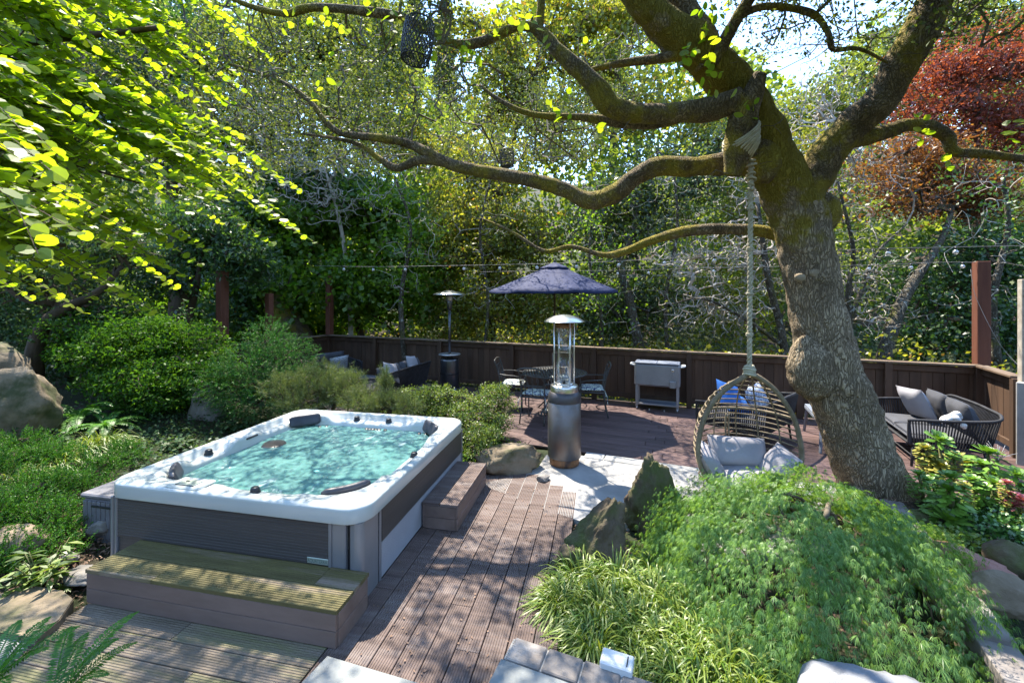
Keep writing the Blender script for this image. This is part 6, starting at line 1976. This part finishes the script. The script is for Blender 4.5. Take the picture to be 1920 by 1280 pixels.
# ---- dining set ------------------------------------------------------------
tc = Vector((.775, 7.77, 0))
dt = thing("round_table", "round dark metal table with slatted top under the navy umbrella", "table", tc)
Rt = .585
mb = MB()
for i in range(-11, 12):
    x = i * .049
    hl = math.sqrt(max(0, (Rt - .03) ** 2 - x * x))
    if hl > .03:
        for (a0, a1) in (((-hl, hl),) if abs(x) > .05 else ((-hl, -.05), (.05, hl))):
            mb.box((x, (a0 + a1) / 2, .712), (.034, a1 - a0, .008), bev=.002)
tag(mb.build("top_slats", M['iron'], dt), kind="stuff")
mb = MB().tube([(math.cos(2 * math.pi * i / 48) * (Rt - .015), math.sin(2 * math.pi * i / 48) * (Rt - .015), .711) for i in range(48)], .017, 8, closed=True)
mb.tube([(math.cos(2 * math.pi * i / 24) * .05, math.sin(2 * math.pi * i / 24) * .05, .712) for i in range(24)], .012, 6, closed=True)
mb.build("table_rim", M['iron'], dt)
for i in range(4):
    a = math.pi / 4 + i * math.pi / 2
    S = spline([(math.cos(a) * .40, math.sin(a) * .40, .70), (math.cos(a) * .16, math.sin(a) * .16, .42), (math.cos(a) * .18, math.sin(a) * .18, .22), (math.cos(a) * .40, math.sin(a) * .40, 0)], 6)
    MB().tube(S, .014, 8).build("leg", M['iron'], dt)
MB().tube([(math.cos(2 * math.pi * i / 24) * .17, math.sin(2 * math.pi * i / 24) * .17, .3) for i in range(24)], .009, 6, closed=True).build("leg_ring", M['iron'], dt)

def dining_chair(label, loc, rz):
    r = thing("dining_chair", label, "chair", loc, rz, "dark metal chairs around the round table")
    w = .22
    for sx in (-1, 1):
        MB().tube(spline([(sx * w, .21, 0), (sx * w, .205, .22), (sx * (w - .005), .20, .43)], 3), .0125, 8).build("leg", M['iron'], r)
        MB().tube(spline([(sx * (w - .01), -.27, 0), (sx * (w - .02), -.22, .25), (sx * (w - .02), -.20, .45), (sx * (w - .01), -.24, .70), (sx * w, -.31, .90)], 4), [.0125] * 17, 8).build("leg", M['iron'], r)
        MB().tube(spline([(sx * (w - .01), -.235, .66), (sx * (w + .045), -.10, .655), (sx * (w + .05), .10, .64), (sx * (w + .03), .20, .60), (sx * (w + .0), .19, .52), (sx * (w - .005), .20, .43)], 5), .0105, 8).build("arm", M['iron'], r)
    mb = MB()
    for a, b in (((-w, .2), (w, .2)), ((w, .2), (w, -.2)), ((w, -.2), (-w, -.2)), ((-w, -.2), (-w, .2))):
        mb.tube([(a[0], a[1], .43), (b[0], b[1], .43)], .012, 6)
    mb.build("seat_frame", M['iron'], r)
    MB().tube(spline([(-w, -.25, .12), (-.1, -.10, .13), (.1, -.10, .13), (w, -.25, .12)], 5), .009, 6).build("stretcher", M['iron'], r)
    mb = MB()
    mb.tube(spline([(-w, -.31, .90), (-.1, -.315, .925), (.1, -.315, .925), (w, -.31, .90)], 5), .014, 8)
    mb.tube([(-w + .01, -.228, .62), (w - .01, -.228, .62)], .010, 6)
    mb.tube([(-w + .01, -.285, .82), (w - .01, -.285, .82)], .009, 6)
    for x in (-.13, 0, .13): mb.tube([(x, -.21, .45), (x, -.228, .62)], .006, 5)
    mb.build("back_frame", M['iron'], r)
    for x in (-.145, -.048, .048, .145):
        pts = [(x + .062 * math.cos(2 * math.pi * k / 20), -.257 - .03 * math.sin(2 * math.pi * k / 20), .72 + .092 * math.sin(2 * math.pi * k / 20)) for k in range(20)]
        MB().tube(pts, .006, 5, closed=True).build("back_ring", M['iron'], r)
    cushion("seat_cushion", .45, .42, .075, 'leafprint', r, (0, .01, .475), boxy=4)
    mb = MB()
    for sx in (-1, 1):
        mb.tube(spline([(sx * .2, -.21, .46), (sx * .24, -.25, .36), (sx * .235, -.26, .24)], 4), .007, 5)
    mb.build("cushion_ties", M['leafprint'], r)
    return r
dining_chair("dark metal dining chair left of the round table, facing right", (.02, 8.05, 0), R(-100))
dining_chair("dark metal dining chair seen from behind, left of the tall glass heater", (.42, 7.20, 0), R(-22))
dining_chair("dark metal dining chair right of the round table, facing left", (1.42, 7.60, 0), R(82))
dining_chair("dark metal dining chair on the fence side of the round table", (.98, 8.52, 0), R(165))

# umbrella
um = thing("patio_umbrella", "navy blue canvas umbrella with a vented top over the round table", "umbrella", tc + Vector((.0, .0, 0)))
MB().lathe([(.0, 0), (.24, 0), (.24, .03), (.20, .06), (.05, .08), (.035, .30), (0, .30)], 28).build("base", M['iron'], um)
MB().tube([(0, 0, .08), (0, 0, 2.74)], .019, 12).build("pole", M['bark_brown'], um)
nr = 8; Ru = 1.20; z0, z1 = 2.195, 2.70
def canopy(rad0, rad1, za, zb, sag, nseg=8, hem=.035, rot=0):
    rows = []
    for i in range(nseg + 1):
        t = i / nseg
        row = []
        for k in range(nr * 6):
            a = 2 * math.pi * k / (nr * 6) + rot
            f = (k % 6) / 6.0
            e = math.sin(math.pi * f)
            rr = (rad0 + (rad1 - rad0) * t) * (1 - .075 * e)
            z = zb + (za - zb) * t ** .92 - sag * e * t * (1 - t * .5) * 1.3 
            row.append((rr * math.cos(a), rr * math.sin(a), z))
        rows.append(row)
    rows.append([(x, y, z - hem) for x, y, z in rows[-1]])
    return rows
ROT = R(10)
MB().grid(canopy(.13, Ru, z0, z1 - .05, .03, rot=ROT), wrap=True).build("canopy", M['cush_navy'], um)
MB().grid(canopy(.015, .27, z1 - .085, z1 + .02, .01, 4, .02, rot=ROT), wrap=True).build("vent_cap", M['cush_navy'], um)
MB().lathe([(0, .0), (.018, 0), (.022, .03), (.010, .055), (0, .06)], 12, (0, 0, z1 + .01)).build("finial", M['iron'], um)
for k in range(nr):
    a = 2 * math.pi * k / nr + ROT
    ca, sa = math.cos(a), math.sin(a)
    MB().tube([(ca * .03, sa * .03, z1 - .06), (ca * (Ru - .01), sa * (Ru - .01), z0 - .012)], .008, 5).build("rib", M['iron'], um)
    MB().tube([(ca * .03, sa * .03, 2.18), (ca * .55, sa * .55, 2.445)], .006, 5).build("strut", M['iron'], um)

# glass tube heater
h1 = G(1058, 868); hb = thing("glass_tube_heater", "tall hammered bronze patio heater with a glass tube and domed steel cap", "patio heater", (h1.x, h1.y + .0, 0))
MB().lathe([(0, 0), (.172, 0), (.185, .01), (.185, .095), (.18, .10)], 40).build("base_ring", M['rust'], hb)
MB().lathe([(.19, .095), (.205, .10), (.207, .105), (.207, .78), (.2, .785)], 48).build("body", M['bronze'], hb)
MB().lathe([(.207, .783), (.209, .79), (.203, .86), (.182, .905), (.17, .91)], 48).build("shoulder", M['bronze_dark'], hb)
MB().lathe([(.172, .905), (.174, .91), (.174, .975), (.168, .985), (.10, .99), (.09, 1.0), (0, 1.0)], 48).build("collar", M['steel'], hb)
MB().lathe([(.108, .992), (.120, .998), (.118, 1.012), (.104, 1.014)], 32).build("glass_seat", M['steel'], hb)
MB().lathe([(.099, 1.0), (.102, 1.0), (.102, 1.72), (.099, 1.72)], 36).build("glass_tube", M['glass'], hb)
MB().lathe([(.10, 1.70), (.106, 1.71), (.106, 1.765), (.10, 1.775)], 32).build("burner_ring", M['rust'], hb)
for k in range(4):
    a = R(22 + 90 * k)
    MB().tube([(math.cos(a) * .142, math.sin(a) * .142, .985), (math.cos(a) * .142, math.sin(a) * .142, 1.80)], .0095, 8).build("guard_post", M['steel'], hb)
mb = MB()
for k in range(4):
    a0, a1 = R(22 + 90 * k), R(22 + 90 * (k + 1))
    for z in (1.22, 1.45):
        pass
MB().lathe([(0, 1.868), (.06, 1.864), (.13, 1.848), (.20, 1.818), (.25, 1.785), (.256, 1.778), (.25, 1.777), (.19, 1.80), (.12, 1.812), (0, 1.82)], 44).build("domed_cap", M['steel'], hb)
MB().lathe([(0, 1.05), (.012, 1.05), (.016, 1.0), (0, 1.0)], 8).build("pilot_flame_nozzle", M['iron'], hb)

# mushroom heater
h2 = G(843, 733); mh = thing("mushroom_heater", "slim dark steel mushroom heater with a round reflector standing near the back fence", "patio heater", (h2.x, h2.y, 0))
MB().lathe([(0, 0), (.23, 0), (.235, .02), (.225, .07), (.21, .09), (0, .09)], 36).build("base", M['gun'], mh)
MB().lathe([(.20, .09), (.203, .095), (.203, .68), (.198, .71), (.18, .73), (0, .735)], 40).build("tank_housing", M['gun'], mh)
MB().box((.203 * math.cos(R(-100)), .203 * math.sin(R(-100)), .40), (.006, .006, .56)).build("door_gap", M['black'], mh)
for z in (.38, ): MB().lathe([(.2045, z), (.206, z + .005), (.206, z + .04), (.2045, z + .045)], 40).build("vent_band", M['black'], mh)
MB().tube([(0, 0, .73), (0, 0, .80)], .07, 12).build("neck", M['iron'], mh)
MB().lathe([(0, .81), (.235, .805), (.245, .815), (.235, .828), (0, .828)], 40).build("table_ring", M['steel_dull'], mh)
MB().tube([(0, 0, .82), (0, 0, 1.83)], .028, 14).build("pole", M['gun'], mh)
MB().lathe([(.03, 1.80), (.055, 1.82), (.06, 1.98), (.058, 1.985), (0, 1.99)], 20).build("burner_base", M['gun'], mh)
MB().lathe([(.062, 1.985), (.075, 2.0), (.085, 2.10), (.05, 2.14), (0, 2.14)], 24).build("emitter_screen", M['steel_dull'], mh)
MB().lathe([(0, 2.225), (.08, 2.22), (.20, 2.195), (.33, 2.155), (.365, 2.135), (.368, 2.128), (.33, 2.14), (.2, 2.175), (0, 2.20)], 44).build("reflector", M['steel'], mh)
for k in range(3):
    a = R(120 * k + 15)
    MB().tube([(math.cos(a) * .05, math.sin(a) * .05, 2.12), (math.cos(a) * .12, math.sin(a) * .12, 2.185)], .005, 5).build("bracket", M['steel_dull'], mh)
for k in range(2):
    a = R(-20 + 180 * k)
    MB().tube([(math.cos(a) * .24 - .02, math.sin(a) * .24, .05), (math.cos(a) * .24 + .02, math.sin(a) * .24, .05)], .045, 14).build("wheel", M['black'], mh)

# cooler cart
ccx = Vector((2.72, 7.98, 0))
cc = thing("cooler_cart", "silver grey rolling cooler cart standing against the back fence", "cooler", ccx, -R(23))
MB().box((0, 0, .645), (.80, .37, .41), bev=.03).build("cooler_box", M['silverpaint'], cc)
for s in (-1, 1):
    l_ = MB().box((s * .198, 0, .862), (.392, .372, .026), bev=.008).build("lid", M['slate_top'], cc)
    MB().box((0, 0, 0), (.02, .012, .03), bev=.002).build("hinge", M['steel'], l_, loc=(s * .13, -.18, .01))
for sx in (-1, 1):
    MB().tube(spline([(sx * .395, -.09, .80), (sx * .45, -.09, .815), (sx * .475, -.06, .82), (sx * .475, .06, .82), (sx * .45, .09, .815), (sx * .395, .09, .80)], 4), .017, 8).build("handle", M['white'], cc)
    for sy in (-1, 1):
        MB().box((sx * .355, sy * .155, .26), (.045, .035, .40), bev=.004).build("leg", M['silverpaint'], cc)
        cs = MB().tube([(-.012, 0, .03), (.012, 0, .03)], .028, 12).build("caster", M['steel_dull'], cc, loc=(sx * .355, sy * .155, 0))
        MB().box((0, 0, .052), (.034, .03, .016), bev=.002).build("caster_fork", M['steel'], cs)
MB().box((0, -.155, .105), (.67, .03, .03), bev=.003).build("frame_bar", M['silverpaint'], cc)
MB().box((0, .155, .105), (.67, .03, .03), bev=.003).build("frame_bar", M['silverpaint'], cc)
MB().box((0, 0, .098), (.67, .28, .012)).build("shelf", M['slate_top'], cc)
MB().box((.275, -.197, .755), (.045, .024, .05), bev=.006).build("bottle_opener", M['steel'], cc)
MB().box((.275, -.211, .755), (.022, .006, .014)).build("opener_slot", M['black'], cc)
MB().tube([(.275, -.198, .74), (.285, -.2, .68), (.28, -.2, .62)], .003, 4).build("chain", M['steel_dull'], cc)
MB().box((.275, -.222, .505), (.10, .07, .115), bev=.004).build("cap_catcher", M['silverpaint'], cc)

# ---- hanging egg chair ----------------------------------------------------------
EY = 4.30
def EP(px, py): return Q(px, py, EY)
etop = EP(1405, 700)
rz_e = R(-6)
eg = thing("hanging_egg_chair", "teardrop rattan hanging chair with grey cushions under the leaning oak", "hanging chair", (etop.x, EY, .10), 0)
HH = etop.z - .10
prof_px = [(1405, 700, 1405), (1392, 708, 1424), (1362, 728, 1450), (1338, 752, 1470), (1320, 785, 1489), (1311, 820, 1499), (1309, 850, 1503), (1316, 880, 1500), (1332, 902, 1488), (1356, 918, 1462), (1398, 930, 1415)]
zs = [EP(0, p[1]).z for p in prof_px]; xl = [EP(p[0], 0).x - etop.x for p in prof_px]; xr = [EP(p[2], 0).x - etop.x for p in prof_px]
def prof(z):   # local z above the root
    zz = z + .10
    return np.interp(-zz, [-q for q in zs], xl), np.interp(-zz, [-q for q in zs], xr)
hoop = [(x, 0, z - .10) for x, z in zip(xl, zs)] + [(x, 0, z - .10) for x, z in list(zip(xr, zs))[::-1]][0:-1]
hp = spline(hoop + [hoop[0]], 8)
hp = hp[:-1]
hm = MB().tube(hp, .019, 10, closed=True)
L0 = 0
wrap = MB()
for i in range(0, len(hp) * 3):
    t = i / 3.0; a = int(t) % len(hp); b = (a + 1) % len(hp); fr = t - int(t)
    c = Vector(hp[a]) * (1 - fr) + Vector(hp[b]) * fr
    tg_ = (Vector(hp[b]) - Vector(hp[a])).normalized()
    u_ = tg_.cross(Vector((0, 1, 0))).normalized(); v_ = Vector((0, 1, 0))
    ring = [c + tg_ * (.010 * math.sin(k / 8 * 6.283)) + (u_ * math.cos(k / 8 * 6.283) + v_ * math.sin(k / 8 * 6.283)) * .0215 for k in range(8)]
    wrap.tube(ring, .005, 4, closed=True)
hoopo = hm.build("hoop", M['rattan'], eg)
tag(wrap.build("hoop_wrapping", M['rattan'], hoopo), kind="stuff")
DB = .52
def shell_pt(z, ph):
    """ph from -90 (left rim) to 90 (right rim), bulging away from the viewer"""
    l, r_ = prof(z)
    cx, hw_ = (l + r_) / 2, (r_ - l) / 2
    dpt = DB * min(1, hw_ / .50) ** .9
    return Vector((cx + hw_ * math.sin(ph), dpt * math.cos(ph), z))
for i in range(19):
    z = .10 + (HH - .16) * (i / 18) ** 1.0
    pts = [shell_pt(z + .0, R(-90 + 180 * k / 22)) for k in range(23)]
    MB().tube(pts, .0072, 6).build("rod", M['rattan'], eg)
for ph in (-62, -38, -14, 14, 38, 62):
    pts = [shell_pt(.04 + (HH - .07) * k / 24, R(ph)) + Vector((0, -.008, 0)) for k in range(25)]
    mb = MB().tube(pts, .008, 6)
    mb.build("rib", M['rattan'], eg)
# middle double stays and the cross bow
for dx in (-.012, .022):
    pts = [shell_pt(.05 + (HH * .52) * k / 12, R(0)) + Vector((dx + .02, -.02, 0)) for k in range(13)]
    MB().tube(pts, .011, 8).build("centre_stay", M['rattan'], eg)
zb = HH * .62
MB().tube([shell_pt(zb, R(-90 + 180 * k / 22)) + Vector((0, -.012, .0)) for k in range(23)], .015, 8).build("cross_bow", M['rattan'], eg)
# seat weave
mb = MB()
for i in range(6):
    k = 1 - i / 6.5
    pts = [Vector((.0 + .40 * k * math.cos(a), .22 + .25 * k * math.sin(a), .05 + .05 * k)) for a in np.linspace(0, 2 * math.pi, 24, endpoint=False)]
    mb.tube(pts, .009, 5, closed=True)
mb.build("seat_rods", M['rattan'], eg)
# cushions
cushion("back_cushion", .62, .30, .16, 'cush_egg', eg, (.02, .26, .345), (R(66), R(4), 0), boxy=2.8, wr=.016, seed=1)
cushion("side_cushion", .44, .30, .17, 'cush_egg', eg, (-.335, .10, .26), (R(35), R(58), R(12)), boxy=2.6, wr=.02, seed=2)
cushion("side_cushion", .40, .30, .18, 'cush_egg', eg, (.34, .10, .25), (R(35), R(-52), R(-10)), boxy=2.6, wr=.018, seed=3)
cushion("seat_cushion", .66, .46, .14, 'cush_egg', eg, (0, .14, .14), (R(6), 0, 0), boxy=2.8, wr=.014, seed=4)

# its rope, knots and the wraps round the oak limb
rp = thing("hanging_rope", "thick pale rope from the oak limb down to the egg chair", "rope", (etop.x, EY, etop.z))
ztop = Q(1405, 300, 4.12).z
rx = Q(1408, 300, 4.12).x - etop.x
yt = 4.12 - EY
nn2 = 300
core = MB()
def rpt(t): return Vector((rx * t, yt * t, .03 + (ztop - etop.z - .03) * t))
for s_ in range(3):
    pts = []
    for i in range(nn2 + 1):
        t = i / nn2
        a = t * 95 + s_ * 2.094
        p_ = rpt(t)
        pts.append(p_ + Vector((math.cos(a), math.sin(a), 0)) * .0125)
    core.tube(pts, .0135, 6)
core.build("twisted_strands", M['rope'], rp)
kb = MB()
for z, rr in ((.02, .045), (.045, .05), (.07, .04), (-.005, .05)):
    kb.tube([(rr * math.cos(a), rr * math.sin(a) * .9, z + .008 * math.sin(2 * a)) for a in np.linspace(0, 2 * math.pi, 18, endpoint=False)], .014, 7, closed=True)
kb.build("knot", M['rope'], rp)
kt = MB()
for i in range(7):
    p_ = rpt(1 - i * .022)
    rr = .034 + .012 * math.sin(i * 2.1)
    kt.tube([tuple(p_ + Vector((rr * math.cos(a), rr * math.sin(a), .012 * math.sin(a + i)))) for a in np.linspace(0, 2 * math.pi, 16, endpoint=False)], .011, 7, closed=True)
kt.build("top_knot", M['rope'], rp)
for z in (.36, .37, .38, .78, .79, 1.22, 1.23, 1.24, 1.62, 1.63):
    p_ = rpt(z / (ztop - etop.z))
    MB().tube([tuple(p_ + Vector((.028 * math.cos(a), .028 * math.sin(a), 0))) for a in np.linspace(0, 2 * math.pi, 14, endpoint=False)], .008, 6, closed=True).build("binding", M['rope'], rp)
# wraps round the stub limb
for i in range(9):
    f = i / 8
    c = Q(1389, 250 + 34 * f, 4.09) - rp.location
    axis = Vector((-.62, -.25, .72)).normalized()
    u_ = axis.cross(Vector((0, 1, 0))).normalized(); v_ = axis.cross(u_)
    bot = rpt(1.0)
    pts = []
    for k in range(30):
        a = 2 * math.pi * k / 30
        rr = .170 + .004 * math.sin(i * 2.3)
        p_ = c + (u_ * math.cos(a) + v_ * math.sin(a)) * rr
        wgt = max(0, min(1, (bot.z + .10 - p_.z) / .16)) * .8 * (1 if p_.y < bot.y + .1 else .3)
        p_ = p_ * (1 - wgt) + Vector((bot.x + .01 * (i - 4), bot.y - .02, bot.z + .02)) * wgt
        pts.append(p_)
    MB().tube(pts, .0115, 6, closed=True).build("limb_wrap", M['rope'], rp)

# ---- wire lanterns ---------------------------------------------------------------
def lantern(label, loc, r, h, tilt):
    t = thing("wire_lantern", label, "lantern", loc, 0, "black wire mesh lanterns hanging in the oak")
    t.rotation_euler = tilt
    mb = MB()
    def rad(z):
        u = z / h
        return r * (.86 + .34 * math.sin(math.pi * (.12 + .72 * u)) * .5 - .03)
    nst = 26
    for d_ in (1, -1):
        for k in range(nst):
            pts = []
            for i in range(15):
                z = h * i / 14
                a = 2 * math.pi * k / nst + d_ * 1.15 * i / 14
                pts.append((rad(z) * math.cos(a), rad(z) * math.sin(a), z))
            mb.tube(pts, r * .030, 4)
    tag(mb.build("wire_mesh", M['black'], t), kind="stuff")
    for z in (0, h):
        MB().tube([(rad(z) * math.cos(a), rad(z) * math.sin(a), z) for a in np.linspace(0, 2 * math.pi, 28, endpoint=False)], r * .045, 6, closed=True).build("rim", M['black'], t)
    mb = MB()
    for k in range(-5, 6):
        x = k * r * .16; l_ = math.sqrt(max(0, rad(0) ** 2 - x * x))
        mb.box((x, 0, 0), (r * .05, 2 * l_, r * .03)); mb.box((0, x, r * .03), (2 * l_, r * .05, r * .03))
    tag(mb.build("bottom_grille", M['black'], t), kind="stuff")
    MB().tube(spline([(-rad(h), 0, h), (-rad(h) * .5, 0, h * 1.28), (0, 0, h * 1.38), (rad(h) * .5, 0, h * 1.28), (rad(h), 0, h)], 4), r * .03, 5).build("bail", M['black'], t)
    MB().tube([(0, 0, h * 1.38), (0, 0, h * 1.75)], r * .02, 4).build("hook", M['black'], t)
    return t
lantern("large black wire lantern hanging near the top centre of the oak", Q(778, 112, 3.0), .108, .27, (R(-4), R(7), 0))
lantern("smaller black wire lantern above the middle of the long oak limb", Q(951, 312, 5.6), .092, .21, (0, 0, 0))

# ---- string lights ----------------------------------------------------------------
def string(label, pts, bulbs, group="outdoor string lights above the deck"):
    r = thing("string_lights", label, "string lights", pts[0], 0, group)
    P0_ = Vector(pts[0])
    S = spline([tuple(Vector(p) - P0_) for p in pts], 8)
    MB().tube(S, .0045, 5).build("cable", M['cable'], r)
    for px in bulbs:
        xs = [(960 + (p[0] + P0_.x) / (p[1] + P0_.y) * F) for p in S]
        o_ = np.argsort(xs)
        x = np.interp(px, np.array(xs)[o_], S[o_, 0]); y = np.interp(px, np.array(xs)[o_], S[o_, 1]); z = np.interp(px, np.array(xs)[o_], S[o_, 2])
        MB().lathe([(0, 0), (.012, 0), (.013, -.035), (0, -.036)], 10).build("socket", M['black'], r, loc=(x, y, z))
        MB().lathe([(.010, -.034), (.022, -.045), (.030, -.062), (.030, -.074), (.020, -.09), (0, -.095)], 12).build("bulb", M['bulb'], r, loc=(x, y, z))
    return r
string("string of clear bulbs crossing above the umbrella from the left posts", [Q(590, 498, 9.6), Q(700, 500, 9.0), Q(900, 497, 8.0), Q(1100, 492, 7.2), Q(1350, 480, 6.3), Q(1600, 468, 5.8), Q(1760, 464, 5.5), Q(1960, 460, 5.2)], [645, 700, 760, 870, 937, 1007, 1081, 1160, 1246, 1339, 1463, 1665, 1792])
string("second string of clear bulbs ending at the right redwood post", [Q(900, 510, 10.0), Q(1000, 508, 9.6), Q(1158, 507, 9.0), Q(1340, 502, 8.2), Q(1629, 497, 7.2), Q(1760, 492, 6.8), Q(1828, 492, 6.55)], [1158, 1216, 1338, 1500, 1629, 1708, 1805])
lw_ = thing("loose_wire", "thin pale wire looping down past the right redwood post", "wire", Q(1820, 505, 6.3))
w0 = Q(1820, 505, 6.3)
MB().tube(spline([tuple(Q(a, b, c) - w0) for a, b, c in ((1820, 505, 6.3), (1826, 545, 6.2), (1840, 580, 6.1), (1856, 612, 6.0), (1875, 645, 5.9), (1895, 670, 5.8), (1925, 698, 5.6))], 5), .003, 5).build("wire", M['cable'], lw_)

# small things
wc = G(1157, 1246, .10)
wcap = thing("post_cap", "white plastic box with a dark slot at the edge of the house pavers", "fixture", (wc.x, wc.y, .09), PA)
MB().box((0, 0, .02), (.17, .11, .05), bev=.006).build("box_body", M['white'], wcap)
MB().box((.055, .0, .046), (.006, .07, .003)).build("slot", M['black'], wcap)
bl = G(1660, 958, .0)
bt = thing("blue_valve", "small blue topped garden tap at the foot of the leaning oak", "tap", (bl.x, bl.y - .3, .0))
MB().tube([(0, 0, 0), (0, 0, .13)], .022, 10).build("pipe", M['steel_dull'], bt)
MB().lathe([(0, .165), (.02, .165), (.036, .155), (.04, .14), (.03, .128), (0, .125)], 14).build("blue_handle", M['cush_blue'], bt)
